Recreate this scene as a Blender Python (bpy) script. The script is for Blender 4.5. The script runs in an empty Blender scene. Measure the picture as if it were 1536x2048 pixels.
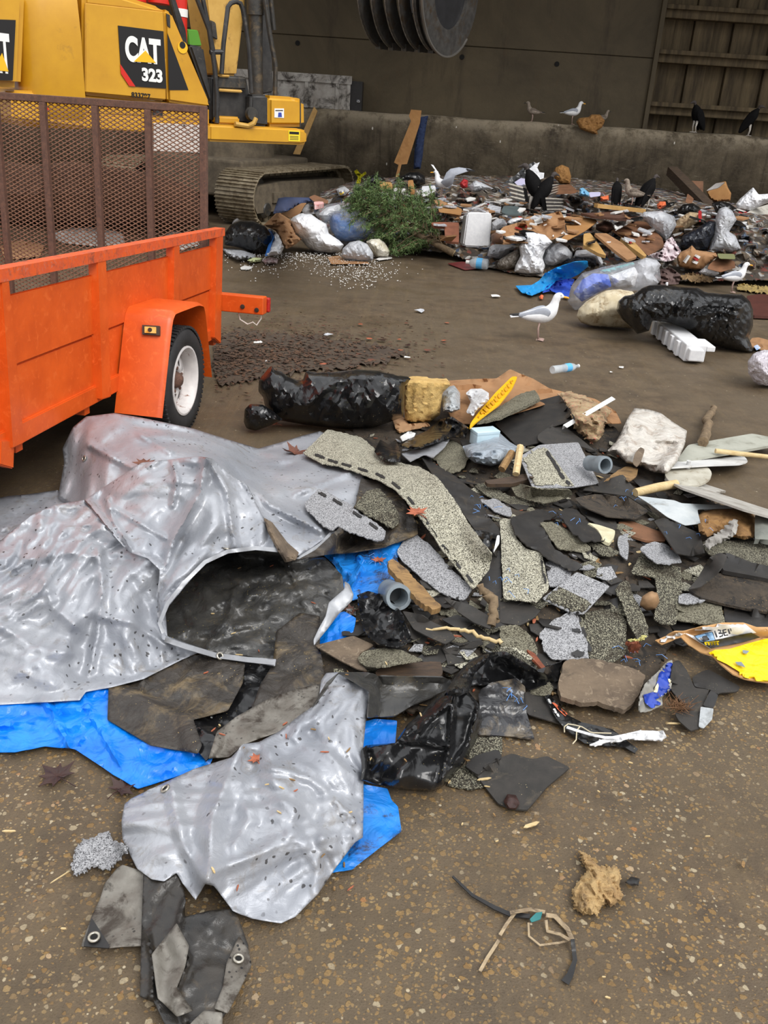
import bpy, bmesh, math, random
import numpy as np
from mathutils import Vector, Matrix, Euler
from mathutils.geometry import delaunay_2d_cdt
PI = math.pi
random.seed(7)
RNG = np.random.RandomState(11)
SC = bpy.context.scene
COL = SC.collection
CH = 2.0; FPX = 1800.0; HOR = 200.0
ROLL = math.atan(0.065)
PIT = math.atan((1024 - HOR) * math.cos(ROLL) / FPX)
F_ = np.array([0, math.cos(PIT), -math.sin(PIT)])
R_ = np.array([1.0, 0, 0]); U_ = np.array([0, math.sin(PIT), math.cos(PIT)])
CX_ = R_ * math.cos(ROLL) + U_ * math.sin(ROLL)
CY_ = -R_ * math.sin(ROLL) + U_ * math.cos(ROLL)
CAM = np.array([0, 0, CH])
def ray(px, py):
 px = np.asarray(px, float); py = np.asarray(py, float)
 return (F_ * FPX + (px - 768)[..., None] * CX_ - (py - 1024)[..., None] * CY_) / FPX
def at_z(px, py, z=0.0):
 d = ray(px, py)
 t = (np.asarray(z, float) - CH) / d[..., 2]
 return CAM + d * t[..., None]
def at_y(px, py, Y):
 d = ray(px, py)
 return CAM + d * (np.asarray(Y, float) / d[..., 1])[..., None]
def at_plane(px, py, p0, n):
 d = ray(px, py); n = np.asarray(n, float)
 t = np.dot(np.asarray(p0) - CAM, n) / (d @ n)
 return CAM + d * np.asarray(t)[..., None]
def proj(p):
 q = np.asarray(p, float) - CAM
 zc = q @ F_
 return 768 + FPX * (q @ CX_) / zc, 1024 - FPX * (q @ CY_) / zc
def _lin(c):
 c = [x / 255.0 for x in c]
 return tuple(x / 12.92 if x <= 0.04045 else ((x + 0.055) / 1.055) ** 2.4 for x in c) + (1.0,)
class NT:
 def __init__(s, name):
  s.m = bpy.data.materials.new(name); s.m.use_nodes = True
  s.t = s.m.node_tree; s.b = s.t.nodes['Principled BSDF']; s.out = s.t.nodes['Material Output']
  s._co = None
 def n(s, typ, **kw):
  nd = s.t.nodes.new(typ)
  for k, v in kw.items(): setattr(nd, k, v)
  return nd
 def l(s, a, b): s.t.links.new(a, b)
 def co(s, kind='Object'):
  if s._co is None: s._co = s.n('ShaderNodeTexCoord')
  return s._co.outputs[kind]
 def mapping(s, vec, scale=(1, 1, 1), rot=(0, 0, 0), loc=(0, 0, 0)):
  m = s.n('ShaderNodeMapping'); s.l(vec, m.inputs[0])
  m.inputs['Scale'].default_value = scale; m.inputs['Rotation'].default_value = rot; m.inputs['Location'].default_value = loc
  return m.outputs[0]
 def noise(s, vec, scale, detail=4, rough=0.6, dist=0.0, out=0):
  nd = s.n('ShaderNodeTexNoise'); s.l(vec, nd.inputs['Vector'])
  nd.inputs['Scale'].default_value = scale; nd.inputs['Detail'].default_value = detail
  nd.inputs['Roughness'].default_value = rough; nd.inputs['Distortion'].default_value = dist
  return nd.outputs[out]
 def voro(s, vec, scale, feature='F1', out='Distance', rnd=1.0):
  nd = s.n('ShaderNodeTexVoronoi', feature=feature); s.l(vec, nd.inputs['Vector'])
  nd.inputs['Scale'].default_value = scale; nd.inputs['Randomness'].default_value = rnd
  return nd.outputs[out]
 def ramp(s, fac, stops, interp='LINEAR'):
  nd = s.n('ShaderNodeValToRGB'); s.l(fac, nd.inputs[0]); r = nd.color_ramp; r.interpolation = interp
  while len(r.elements) < len(stops): r.elements.new(0.5)
  for e, (p, c) in zip(r.elements, stops):
   e.position = p; e.color = c if not isinstance(c, (int, float)) else (c, c, c, 1)
  return nd.outputs[0]
 def mix(s, fac, a, b, typ='MIX'):
  nd = s.n('ShaderNodeMix', data_type='RGBA', blend_type=typ)
  for inp, v in ((nd.inputs[0], fac), (nd.inputs[6], a), (nd.inputs[7], b)):
   if isinstance(v, (int, float)): inp.default_value = v
   elif isinstance(v, tuple): inp.default_value = v
   else: s.l(v, inp)
  return nd.outputs[2]
 def math(s, op, a, b=0.0, clamp=False):
  nd = s.n('ShaderNodeMath', operation=op, use_clamp=clamp)
  for inp, v in zip(nd.inputs, (a, b)):
   if isinstance(v, (int, float)): inp.default_value = v
   else: s.l(v, inp)
  return nd.outputs[0]
 def bump(s, h, strength=0.3, dist=0.01, nrm=None):
  nd = s.n('ShaderNodeBump'); s.l(h, nd.inputs['Height'])
  nd.inputs['Strength'].default_value = strength; nd.inputs['Distance'].default_value = dist
  if nrm is not None: s.l(nrm, nd.inputs['Normal'])
  s.l(nd.outputs[0], s.b.inputs['Normal']); return nd.outputs[0]
 def set(s, **kw):
  for k, v in kw.items():
   k = {'rough': 'Roughness', 'metal': 'Metallic', 'col': 'Base Color', 'spec': 'Specular IOR Level', 'coat': 'Coat Weight', 'trans': 'Transmission Weight', 'sheen': 'Sheen Weight'}.get(k, k)
   if isinstance(v, (int, float, tuple)): s.b.inputs[k].default_value = v
   else: s.l(v, s.b.inputs[k])
MATS = {}
def mat(name, c1, c2=None, scale=8.0, rough=0.6, metal=0.0, bump=0.0, bscale=60.0, bdist=0.004, dirt=None, dscale=6.0, dlo=0.5, dhi=0.65, c3=None, spec=0.5, coat=0.0, stretch=(1, 1, 1), detail=5, alpha=1.0, crinkle=0.0, crscale=14.0, specks=None, sscale=50, sthr=0.12):
 if name in MATS: return MATS[name]
 t = NT(name); co = t.mapping(t.co(), stretch)
 a = _lin(c1); col = a
 if c2:
  f = t.ramp(t.noise(co, scale, detail, 0.65), [(0.35, 0.0), (0.65, 1.0)])
  col = t.mix(f, a, _lin(c2))
 if c3:
  f = t.ramp(t.noise(co, scale * 3.7, 4, 0.7, 1.0), [(0.55, 0.0), (0.68, 1.0)])
  col = t.mix(f, col, _lin(c3))
 if dirt:
  f = t.ramp(t.noise(t.co(), dscale, 8, 0.72, 0.6), [(dlo, 0.0), (dhi, 1.0)])
  col = t.mix(f, col, _lin(dirt))
 if specks:
  v = t.voro(t.co(), sscale); f = t.ramp(v, [(sthr, 1.0), (sthr + 0.05, 0.0)])
  f = t.math('MULTIPLY', f, t.ramp(t.noise(t.co(), 5, 3), [(0.45, 0.0), (0.6, 1.0)]))
  col = t.mix(f, col, _lin(specks))
 t.set(col=col, rough=rough, metal=metal, spec=spec, coat=coat)
 if coat: t.b.inputs['Coat Roughness'].default_value = 0.12
 h = None
 if crinkle:
  v = t.voro(co, crscale, 'DISTANCE_TO_EDGE')
  e = t.ramp(v, [(0.0, 0.0), (0.35, 1.0)])
  h2 = t.noise(co, crscale * 0.6, 3, 0.5, 2.0)
  h = t.bump(t.math('ADD', t.math('MULTIPLY', e, 0.35), h2), crinkle, 0.05)
 if bump: t.bump(t.noise(co, bscale, 5, 0.7), bump, bdist, h)
 if alpha < 1:
  tr = t.n('ShaderNodeBsdfTransparent'); mx = t.n('ShaderNodeMixShader'); mx.inputs[0].default_value = alpha
  t.l(tr.outputs[0], mx.inputs[1]); t.l(t.b.outputs[0], mx.inputs[2]); t.l(mx.outputs[0], t.out.inputs[0])
 MATS[name] = t.m
 return t.m
def link_mesh(name, V, Fs, m=None, parent=None, smooth=True, origin=None, uv=None, mats=None, fmat=None):
 V = np.asarray(V, float)
 if origin is None:
  if parent is None: origin = np.array([(V[:, 0].min() + V[:, 0].max()) / 2, (V[:, 1].min() + V[:, 1].max()) / 2, V[:, 2].min()])
  else: origin = np.zeros(3)
 me = bpy.data.meshes.new(name)
 if parent is not None:
  inv = np.array(PINV.get(parent.name, np.eye(4)))
  V = V @ inv[:3, :3].T + inv[:3, 3]
 me.from_pydata((V - origin).tolist(), [], [tuple(int(i) for i in f) for f in Fs])
 me.polygons.foreach_set('use_smooth', [bool(smooth)] * len(me.polygons))
 for x in (mats or ([m] if m else [])): me.materials.append(x)
 if fmat is not None: me.polygons.foreach_set('material_index', [int(i) for i in fmat])
 if uv is not None:
  lay = me.uv_layers.new(name='UVMap')
  li = np.empty(len(me.loops), int); me.loops.foreach_get('vertex_index', li)
  lay.data.foreach_set('uv', np.asarray(uv, float)[li].ravel())
 me.update()
 o = bpy.data.objects.new(name, me); COL.objects.link(o)
 o.location = origin.tolist()
 if parent is not None:
  o.parent = parent; PINV[o.name] = PINV.get(parent.name, np.eye(4))
 else:
  M = np.eye(4); M[:3, 3] = -np.asarray(origin, float); PINV[o.name] = M
 return o
PINV = {}
def thing(name, label, cat, loc=(0, 0, 0), group=None):
 o = bpy.data.objects.new(name, None); COL.objects.link(o); o.empty_display_size = 0.1
 o.location = tuple(float(x) for x in loc); tag(o, label, cat, group)
 M = np.eye(4); M[:3, 3] = -np.asarray(loc, float); PINV[o.name] = M
 return o
def tag(o, label=None, cat=None, group=None, kind=None):
 if label: o['label'] = label
 if cat: o['category'] = cat
 if group: o['group'] = group
 if kind: o['kind'] = kind
 return o
def bm_link(name, bm, m, parent=None, smooth=False):
 bm.verts.index_update()
 V = [tuple(v.co) for v in bm.verts]; Fs = [[v.index for v in f.verts] for f in bm.faces]
 bm.free()
 return link_mesh(name, V, Fs, m, parent, smooth)
def autosmooth(o, deg=40):
 me = o.data
 me.polygons.foreach_set('use_smooth', [True] * len(me.polygons))
 try: me.set_sharp_from_angle(angle=math.radians(deg))
 except Exception: pass
 return o
class MB:
 def __init__(s, frame=None): s.V = []; s.F = []; s.fr = frame
 def add(s, V, Fs):
  b = len(s.V); V = np.asarray(V, float)
  if s.fr is not None: V = V @ s.fr[0].T + s.fr[1]
  s.V += V.tolist(); s.F += [[i + b for i in f] for f in Fs]; return s
 def box(s, lo, hi, bev=0.0):
  lo = np.minimum(lo, hi).astype(float) if not np.all(np.asarray(lo) <= np.asarray(hi)) else np.asarray(lo, float); hi = np.maximum(lo, hi)
  if bev <= 0:
   V = [(x, y, z) for x in (lo[0], hi[0]) for y in (lo[1], hi[1]) for z in (lo[2], hi[2])]
   return s.add(V, [(0, 1, 3, 2), (4, 6, 7, 5), (0, 4, 5, 1), (2, 3, 7, 6), (0, 2, 6, 4), (1, 5, 7, 3)])
  bm = bmesh.new(); bmesh.ops.create_cube(bm, size=1.0)
  for v in bm.verts: v.co = Vector([(lo[i] + hi[i]) / 2 + v.co[i] * (hi[i] - lo[i]) for i in range(3)])
  bmesh.ops.bevel(bm, geom=bm.edges[:], offset=min(bev, 0.45 * min(hi - lo)), segments=3, affect='EDGES', profile=0.5)
  return s.bm(bm)
 def bm(s, bm):
  bm.verts.index_update()
  s.add([tuple(v.co) for v in bm.verts], [[v.index for v in f.verts] for f in bm.faces]); bm.free(); return s
 def prism(s, poly, d):
  n = len(poly); P = np.asarray(poly, float); V = np.vstack([P, P + np.asarray(d, float)])
  Fs = [list(range(n))[::-1], list(range(n, 2 * n))] + [[i, (i + 1) % n, n + (i + 1) % n, n + i] for i in range(n)]
  return s.add(V, Fs)
 def beam(s, a, b, w, h=None, up=(0, 0, 1)):
  a = np.asarray(a, float); b = np.asarray(b, float); h = h or w
  d = b - a; d /= np.linalg.norm(d); up = np.asarray(up, float)
  if abs(d @ up) > 0.95: up = np.array([1.0, 0, 0])
  x = np.cross(d, up); x /= np.linalg.norm(x); y = np.cross(x, d)
  q = [x * sx * w / 2 + y * sy * h / 2 for sx, sy in ((-1, -1), (1, -1), (1, 1), (-1, 1))]
  return s.prism([a + k for k in q], b - a)
 def tube(s, pts, r, n=8, cap=True):
  P = np.asarray(pts, float); m = len(P); rr = np.full(m, r) if np.isscalar(r) else np.asarray(r, float)
  T = np.gradient(P, axis=0); T /= np.linalg.norm(T, axis=1)[:, None] + 1e-9
  up = np.array([0, 0, 1.0]) if abs(T[0][2]) < 0.9 else np.array([1.0, 0, 0])
  x = np.cross(T[0], up); x /= np.linalg.norm(x); V = []
  for i in range(m):
   x = x - T[i] * (x @ T[i]); x /= np.linalg.norm(x) + 1e-9; y = np.cross(T[i], x)
   for k in range(n):
    a = 2 * PI * k / n; V.append(P[i] + rr[i] * (x * math.cos(a) + y * math.sin(a)))
  Fs = [[i * n + k, i * n + (k + 1) % n, (i + 1) * n + (k + 1) % n, (i + 1) * n + k] for i in range(m - 1) for k in range(n)]
  if cap: Fs += [list(range(n))[::-1], list(range((m - 1) * n, m * n))]
  return s.add(V, Fs)
 def lathe(s, prof, c, ax, n=32):
  ax = np.asarray(ax, float); ax /= np.linalg.norm(ax); up = np.array([0, 0, 1.0]) if abs(ax[2]) < 0.9 else np.array([1.0, 0, 0])
  x = np.cross(ax, up); x /= np.linalg.norm(x); y = np.cross(ax, x); V = []
  for r, h in prof:
   for k in range(n):
    a = 2 * PI * k / n; V.append(np.asarray(c) + ax * h + r * (x * math.cos(a) + y * math.sin(a)))
  m = len(prof)
  Fs = [[i * n + k, i * n + (k + 1) % n, (i + 1) * n + (k + 1) % n, (i + 1) * n + k] for i in range(m - 1) for k in range(n)]
  Fs += [list(range(n))[::-1], list(range((m - 1) * n, m * n))]
  return s.add(V, Fs)
 def out(s, name, m, parent=None, smooth=False, ang=None):
  o = link_mesh(name, s.V, s.F, m, parent, smooth)
  if ang: autosmooth(o, ang)
  return o
def tri(x): return np.abs((x % 1.0) * 2 - 1)
class Crumple:
 def __init__(s, seed, scale, amp, octs=3, aniso=None):
  r = np.random.RandomState(seed); s.k = []
  for o in range(octs):
   for j in range(4):
    th = r.rand() * PI if aniso is None else aniso + r.randn() * 0.5
    w = (1.75 ** o) / scale * (0.7 + 0.6 * r.rand())
    s.k.append((math.cos(th) * w, math.sin(th) * w, r.randn() * w * 0.4, r.rand(), amp / (1.75 ** o) / 3.0))
  s.w = [(r.randn() * 1.5 / scale, r.randn() * 1.5 / scale, r.rand() * 6, r.randn() * 0.15 * scale, r.randn() * 0.15 * scale) for _ in range(5)]
 def __call__(s, P):
  P = np.asarray(P, float); x = P[:, 0].copy(); y = P[:, 1].copy(); z = P[:, 2]
  dx = sum(a * np.sin(kx * x + ky * y + ph) for kx, ky, ph, a, b in s.w); dy = sum(b * np.sin(ky * x - kx * y + ph) for kx, ky, ph, a, b in s.w)
  x = x + dx; y = y + dy; f = 0
  for kx, ky, kz, ph, a in s.k: f = f + a * (tri(kx * x + ky * y + kz * z + ph) - 0.5)
  return f
def tps_fit(P, z, lam=1e-4):
 P = np.asarray(P, float) / 100.0; z = np.asarray(z, float); n = len(P)
 d2 = ((P[:, None] - P[None]) ** 2).sum(-1); K = d2 * np.log(d2 + 1e-9) * 0.5
 A = np.zeros((n + 3, n + 3)); A[:n, :n] = K + lam * np.eye(n); A[:n, n] = 1; A[:n, n + 1:] = P; A[n, :n] = 1; A[n + 1:, :n] = P.T
 w = np.linalg.solve(A, np.concatenate([z, [0, 0, 0]]))
 def ev(Q):
  Q = np.asarray(Q, float) / 100.0; d2 = ((Q[:, None] - P[None]) ** 2).sum(-1)
  return (d2 * np.log(d2 + 1e-9) * 0.5) @ w[:n] + w[n] + Q @ w[n + 1:]
 return ev
def inside(P, poly):
 P = np.asarray(P, float); poly = np.asarray(poly, float); c = np.zeros(len(P), bool); n = len(poly); j = n - 1
 for i in range(n):
  xi, yi = poly[i]; xj, yj = poly[j]
  c ^= ((yi > P[:, 1]) != (yj > P[:, 1])) & (P[:, 0] < (xj - xi) * (P[:, 1] - yi) / (yj - yi + 1e-12) + xi); j = i
 return c
def edge_dist(P, poly, closed=True):
 P = np.asarray(P, float); poly = np.asarray(poly, float); best = np.full(len(P), 1e9); n = len(poly)
 for i in range(n if closed else n - 1):
  a = poly[i]; b = poly[(i + 1) % n]; ab = b - a
  t = np.clip(((P - a) @ ab) / (ab @ ab + 1e-9), 0, 1)
  best = np.minimum(best, np.hypot(*(P - (a + t[:, None] * ab)).T))
 return best
def smooth_poly(pts, step, jag=0.0, rnd=0.5, seed=0):
 P = np.asarray(pts, float); n = len(P); r = np.random.RandomState(seed); out = []
 for i in range(n):
  a = P[i]; b = P[(i + 1) % n]; L = np.hypot(*(b - a)[:2]); k = max(1, int(L / step))
  for j in range(k): out.append(a + (b - a) * (j / k))
 Q = np.array(out)
 if rnd > 0:
  Q = Q * (1 - rnd) + rnd * 0.5 * (np.roll(Q, 1, 0) + np.roll(Q, -1, 0))
 if jag > 0: Q[:, :2] += r.randn(len(Q), 2) * jag
 return Q
def mesh_region(outl, step, seed=0, extra=None):
 r = np.random.RandomState(seed); lo = outl.min(0); hi = outl.max(0)
 xs = np.arange(lo[0], hi[0], step); ys = np.arange(lo[1], hi[1], step * 0.87)
 G = np.array([(x + (0.5 * step if j % 2 else 0), y) for j, y in enumerate(ys) for x in xs]).reshape(-1, 2)
 G = G + r.uniform(-0.22, 0.22, G.shape) * step
 if len(G): G = G[inside(G, outl)]
 if len(G): G = G[edge_dist(G, outl) > step * 0.45]
 if extra is not None and len(extra): G = np.vstack([G, extra])
 n = len(outl); pts = np.vstack([outl, G]) if len(G) else outl
 vs, es, fs, ov, oe, of = delaunay_2d_cdt([Vector(p) for p in pts], [(i, (i + 1) % n) for i in range(n)], [list(range(n))], 1, 1e-4)
 return np.array([tuple(v) for v in vs]), [tuple(f) for f in fs]
def boundary_loops(Fs):
 cnt = {}
 for f in Fs:
  for i in range(len(f)):
   a, b = f[i], f[(i + 1) % len(f)]; cnt[(a, b)] = 1
 return [(a, b) for (a, b) in cnt if (b, a) not in cnt]
BUMPS = []          # rounded mounds of the heaps: world centre, radii, height, rotation
def bump_at(px, py, rx, ry, h, rot=0.0):
 c = at_z(px, py, h * 0.6); BUMPS.append((c[0], c[1], rx, ry, h, rot))
def Hm(x, y):
 z = np.zeros_like(np.asarray(x, float))
 for cx, cy, rx, ry, h, rot in BUMPS:
  c, s = math.cos(rot), math.sin(rot); dx = x - cx; dy = y - cy
  u = (c * dx + s * dy) / rx; v = (-s * dx + c * dy) / ry
  q = np.clip(1 - u * u - v * v, 0, None)
  z = np.maximum(z, h * q ** 0.8) if False else z + h * q ** 1.3
 return z
def hit_mound(px, py):
 z = np.zeros_like(np.asarray(px, float))
 top = 1.4; zz = np.full_like(z, top); done = np.zeros(z.shape, bool)
 for k in range(140):
  q = at_z(px, py, zz); h = Hm(q[..., 0], q[..., 1])
  done |= h >= zz
  zz = np.where(done, zz, zz - 0.01); zz = np.maximum(zz, 0)
 return zz
BS = 6
BH, BW = 2048 // BS + 60, 1536 // BS + 80
OX, OY = -40 * BS, 20 * BS       # the grid reaches a little past the frame on every side
_gx, _gy = np.meshgrid(np.arange(BW) * BS + OX, np.arange(BH) * BS + OY)
BUF = None; WALLY = 18.3
def buf_init():
 global BUF, COVER
 COVER = np.zeros(_gx.shape, bool)
 BUF = np.zeros(_gx.shape); ok = _gy > 300
 BUF[ok] = hit_mound(_gx[ok].astype(float), _gy[ok].astype(float))
 w = at_z(_gx.astype(float), _gy.astype(float), BUF); far = (w[..., 1] > WALLY) & ok
 BUF[far] = np.minimum(at_y(_gx[far].astype(float), _gy[far].astype(float), WALLY)[:, 2], 1.75); BUF[:] = np.maximum(BUF, 0)
def buf_at(P, B=None):
 B = BUF if B is None else B
 u = np.clip((P[:, 0] - OX) / BS, 0, BW - 1.001); v = np.clip((P[:, 1] - OY) / BS, 0, BH - 1.001)
 i = u.astype(int); j = v.astype(int); a = u - i; b = v - j
 return (B[j, i] * (1 - a) + B[j, i + 1] * a) * (1 - b) + (B[j + 1, i] * (1 - a) + B[j + 1, i + 1] * a) * b
def blur(B, k):
 for _ in range(k):
  B = (B + np.roll(B, 1, 0) + np.roll(B, -1, 0)) / 3; B = (B + np.roll(B, 1, 1) + np.roll(B, -1, 1)) / 3
 return B
def maxf(B, k):
 for _ in range(k):
  B = np.maximum(B, np.maximum(np.roll(B, 1, 0), np.roll(B, -1, 0))); B = np.maximum(B, np.maximum(np.roll(B, 1, 1), np.roll(B, -1, 1)))
 return B
GAP = 0.004
def sheet(name, outl, m, parent=None, thick=0.005, rigid=True, ctrl=None, step=14, crum=None, ridges=None, jag=0.0, rnd=0.5, lift=0.0,
   under=None, axis=None, soft=2, skirt=0.0, seed=None, tilt=1.0, follow=True, edge_fade=0.0, update=True, absz=False, pil=0.0, sharp=48):
 if seed is None: seed = abs(hash_name(name + str(outl[0]))) % 100000
 O3 = np.array([(p + (0.0,))[:3] if len(p) < 3 else p for p in [tuple(p) for p in outl]], float)
 ol = smooth_poly(O3, min(step * 0.5, 5.0), jag, rnd * 0.7, seed)
 pts, tris = mesh_region(ol[:, :2].copy(), step, seed)
 CP = O3 if ctrl is None else np.vstack([O3, np.array(ctrl, float)])
 if absz: zf0 = tps_fit(CP[:, :2], CP[:, 2]) if len(CP) > 3 else None
 else:
  nz = np.abs(CP[:, 2]).max() > 1e-6
  zf0 = tps_fit(CP[:, :2], CP[:, 2]) if nz and len(CP) > 3 else (lambda Q: np.zeros(len(Q)))
 lo = ol[:, :2].min(0) - 2 * BS; hi = ol[:, :2].max(0) + 2 * BS
 jx0, jx1 = max(0, int((lo[0] - OX) / BS)), min(BW - 1, int((hi[0] - OX) / BS) + 1)
 jy0, jy1 = max(0, int((lo[1] - OY) / BS)), min(BH - 1, int((hi[1] - OY) / BS) + 1)
 sub = BUF[jy0:jy1 + 1, jx0:jx1 + 1]
 if soft and ol[:, 1].mean() < 640: loc = blur(np.pad(sub, 4, mode='edge'), 1)[4:-4, 4:-4]
 else: loc = blur(maxf(np.pad(sub, 4, mode='edge'), 2), max(1, soft - 1))[4:-4, 4:-4] if soft else sub
 FULL = BUF.copy(); FULL[jy0:jy1 + 1, jx0:jx1 + 1] = loc
 gp = np.stack([_gx[jy0:jy1 + 1, jx0:jx1 + 1].ravel(), _gy[jy0:jy1 + 1, jx0:jx1 + 1].ravel()], 1).astype(float)
 gin = inside(gp, ol[:, :2])
 if rigid and not absz:
  q = gp[gin] if gin.sum() > 6 else ol[:, :2]
  w = at_z(q[:, 0], q[:, 1], buf_at(q))
  A = np.c_[w[:, 0], w[:, 1], np.ones(len(w))]
  A2 = np.vstack([A, [[0.3, 0, 0], [0, 0.3, 0]]]) ; b2 = np.concatenate([w[:, 2], [0, 0]])
  pl = np.linalg.lstsq(A2, b2, rcond=None)[0]
  res = w[:, 2] - A @ pl; pl[2] += np.percentile(res, 80) * 0.7
  nrm = np.array([-pl[0], -pl[1], 1.0]); p0 = np.array([0, 0, pl[2]])
 cr = Crumple(seed, crum[0], crum[1], crum[2] if len(crum) > 2 else 3, crum[3] if len(crum) > 3 else None) if crum else None
 def zf(Q):
  if absz:
   z = zf0(Q)
  elif rigid:
   z = at_plane(Q[:, 0], Q[:, 1], p0, nrm)[:, 2] + zf0(Q)
  else:
   z = buf_at(Q, FULL) + zf0(Q)
  w = at_z(Q[:, 0], Q[:, 1], z)
  if pil > 0:
   d = edge_dist(Q, ol[:, :2]); sc = np.linalg.norm(w - CAM, axis=1) / FPX
   z = z + pil * np.sqrt(np.clip(1 - (1 - np.clip(d * sc / (pil * 1.6), 0, 1)) ** 2, 0, 1))
  if cr is not None:
   c = cr(w)
   if edge_fade > 0: c = c * np.clip(edge_dist(Q, ol[:, :2]) / edge_fade, 0.02, 1)
   z = z + c
  for rd in (ridges or []):
   pl_, hgt, wid = np.array(rd[0], float), rd[1], rd[2]
   d = edge_dist(Q, pl_, closed=False); k = np.clip(1 - d / wid, 0, 1)
   z = z + hgt * k ** (rd[3] if len(rd) > 3 else 1.3)
  z = z + lift + thick + GAP
  base = buf_at(Q, FULL if not rigid else BUF) + thick + GAP * 0.6
  if follow: z = np.maximum(z, base)
  zw = at_y(Q[:, 0], Q[:, 1], WALLY + 0.1)[:, 2]; z = np.where(zw > 0, np.maximum(z, np.minimum(zw, 1.7)), z)
  return np.minimum(z, CH - 0.5)
 z = zf(pts); top = at_z(pts[:, 0], pts[:, 1], z)
 if update and gin.any():
  zz = zf(gp[gin]); s2 = BUF[jy0:jy1 + 1, jx0:jx1 + 1].ravel().copy(); s2[gin] = np.maximum(s2[gin], zz)
  BUF[jy0:jy1 + 1, jx0:jx1 + 1] = s2.reshape(jy1 - jy0 + 1, jx1 - jx0 + 1)
  if name not in ('roofing_debris', 'mixed_litter'): COVER[jy0:jy1 + 1, jx0:jx1 + 1] |= gin.reshape(jy1 - jy0 + 1, jx1 - jx0 + 1)
 n = len(top); tr = orient(top, tris)
 nv = vnormals(top, tr); bot = top - nv * thick; bot[:, 2] = np.maximum(bot[:, 2], 0.0005)
 be = boundary_loops(tr); V = np.vstack([top, bot]); Fs = [list(f) for f in tr] + [[i + n for i in f[::-1]] for f in tr]
 fm = [0] * len(tr) + [1 if under else 0] * len(tr)
 Fs += [[b, a, a + n, b + n] for a, b in be]; fm += [1 if under else 0] * len(be)
 if skirt > 0:       # raised far edges fall away behind the sheet down to what carries it
  bset = sorted({i for e in be for i in e}); idx = {}
  cen = top[:, :2].mean(0)
  rows = []
  for k in range(1, 4):
   for i in bset:
    p = top[i].copy(); dirv = p[:2] - np.array(CAM[:2]); dirv = dirv / np.linalg.norm(dirv)
    f = k / 3.0; zt = max(0.003, p[2] * (1 - f * skirt))
    away = dirv @ (p[:2] - cen) > 0 and p[2] > 0.03
    o_ = dirv * p[2] * 0.45 * math.sin(f * PI / 2) if away else 0 * dirv
    p[:2] += o_
    if away: p[2] = zt
    idx[(k, i)] = len(V) + len(rows); rows.append(p)
  V = np.vstack([V, rows])
  for i in bset: idx[(0, i)] = i
  for a, b in be:
   for k in range(3):
    f = [idx[(k, b)], idx[(k, a)], idx[(k + 1, a)], idx[(k + 1, b)]]
    if np.linalg.norm(V[f[0]] - V[f[3]]) > 1e-4 or np.linalg.norm(V[f[1]] - V[f[2]]) > 1e-4: Fs.append(f); fm.append(0)
 uv = None
 if axis is not None:     # axis: two picture points along the strip line; u along it in metres, v across
  a = np.array(axis[0], float); b = np.array(axis[1], float)
  W = at_z(np.array([a[0], b[0]]), np.array([a[1], b[1]]), zf(np.array([a, b])))
  e = W[1] - W[0]; e[2] = 0; e /= np.linalg.norm(e); f = np.array([-e[1], e[0], 0])
  uv = np.c_[(V - W[0]) @ e, (V - W[0]) @ f]
 return autosmooth(link_mesh(name, V, Fs, m, parent, True, uv=uv, mats=[m, under] if under else None, fmat=fm if under else None), sharp)
def hash_name(s):
 h = 5381
 for c in s: h = (h * 33 + ord(c)) & 0x7fffffff
 return h
def orient(V, tris):
 out = []
 for f in tris:
  a, b, c = V[f[0]], V[f[1]], V[f[2]]
  out.append(f if np.cross(b - a, c - a) @ (CAM - a) > 0 else f[::-1])
 return out
def vnormals(V, tris):
 N = np.zeros_like(V); T = np.array(tris); fn = np.cross(V[T[:, 1]] - V[T[:, 0]], V[T[:, 2]] - V[T[:, 0]])
 for k in range(3): np.add.at(N, T[:, k], fn)
 return N / (np.linalg.norm(N, axis=1)[:, None] + 1e-12)
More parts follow.
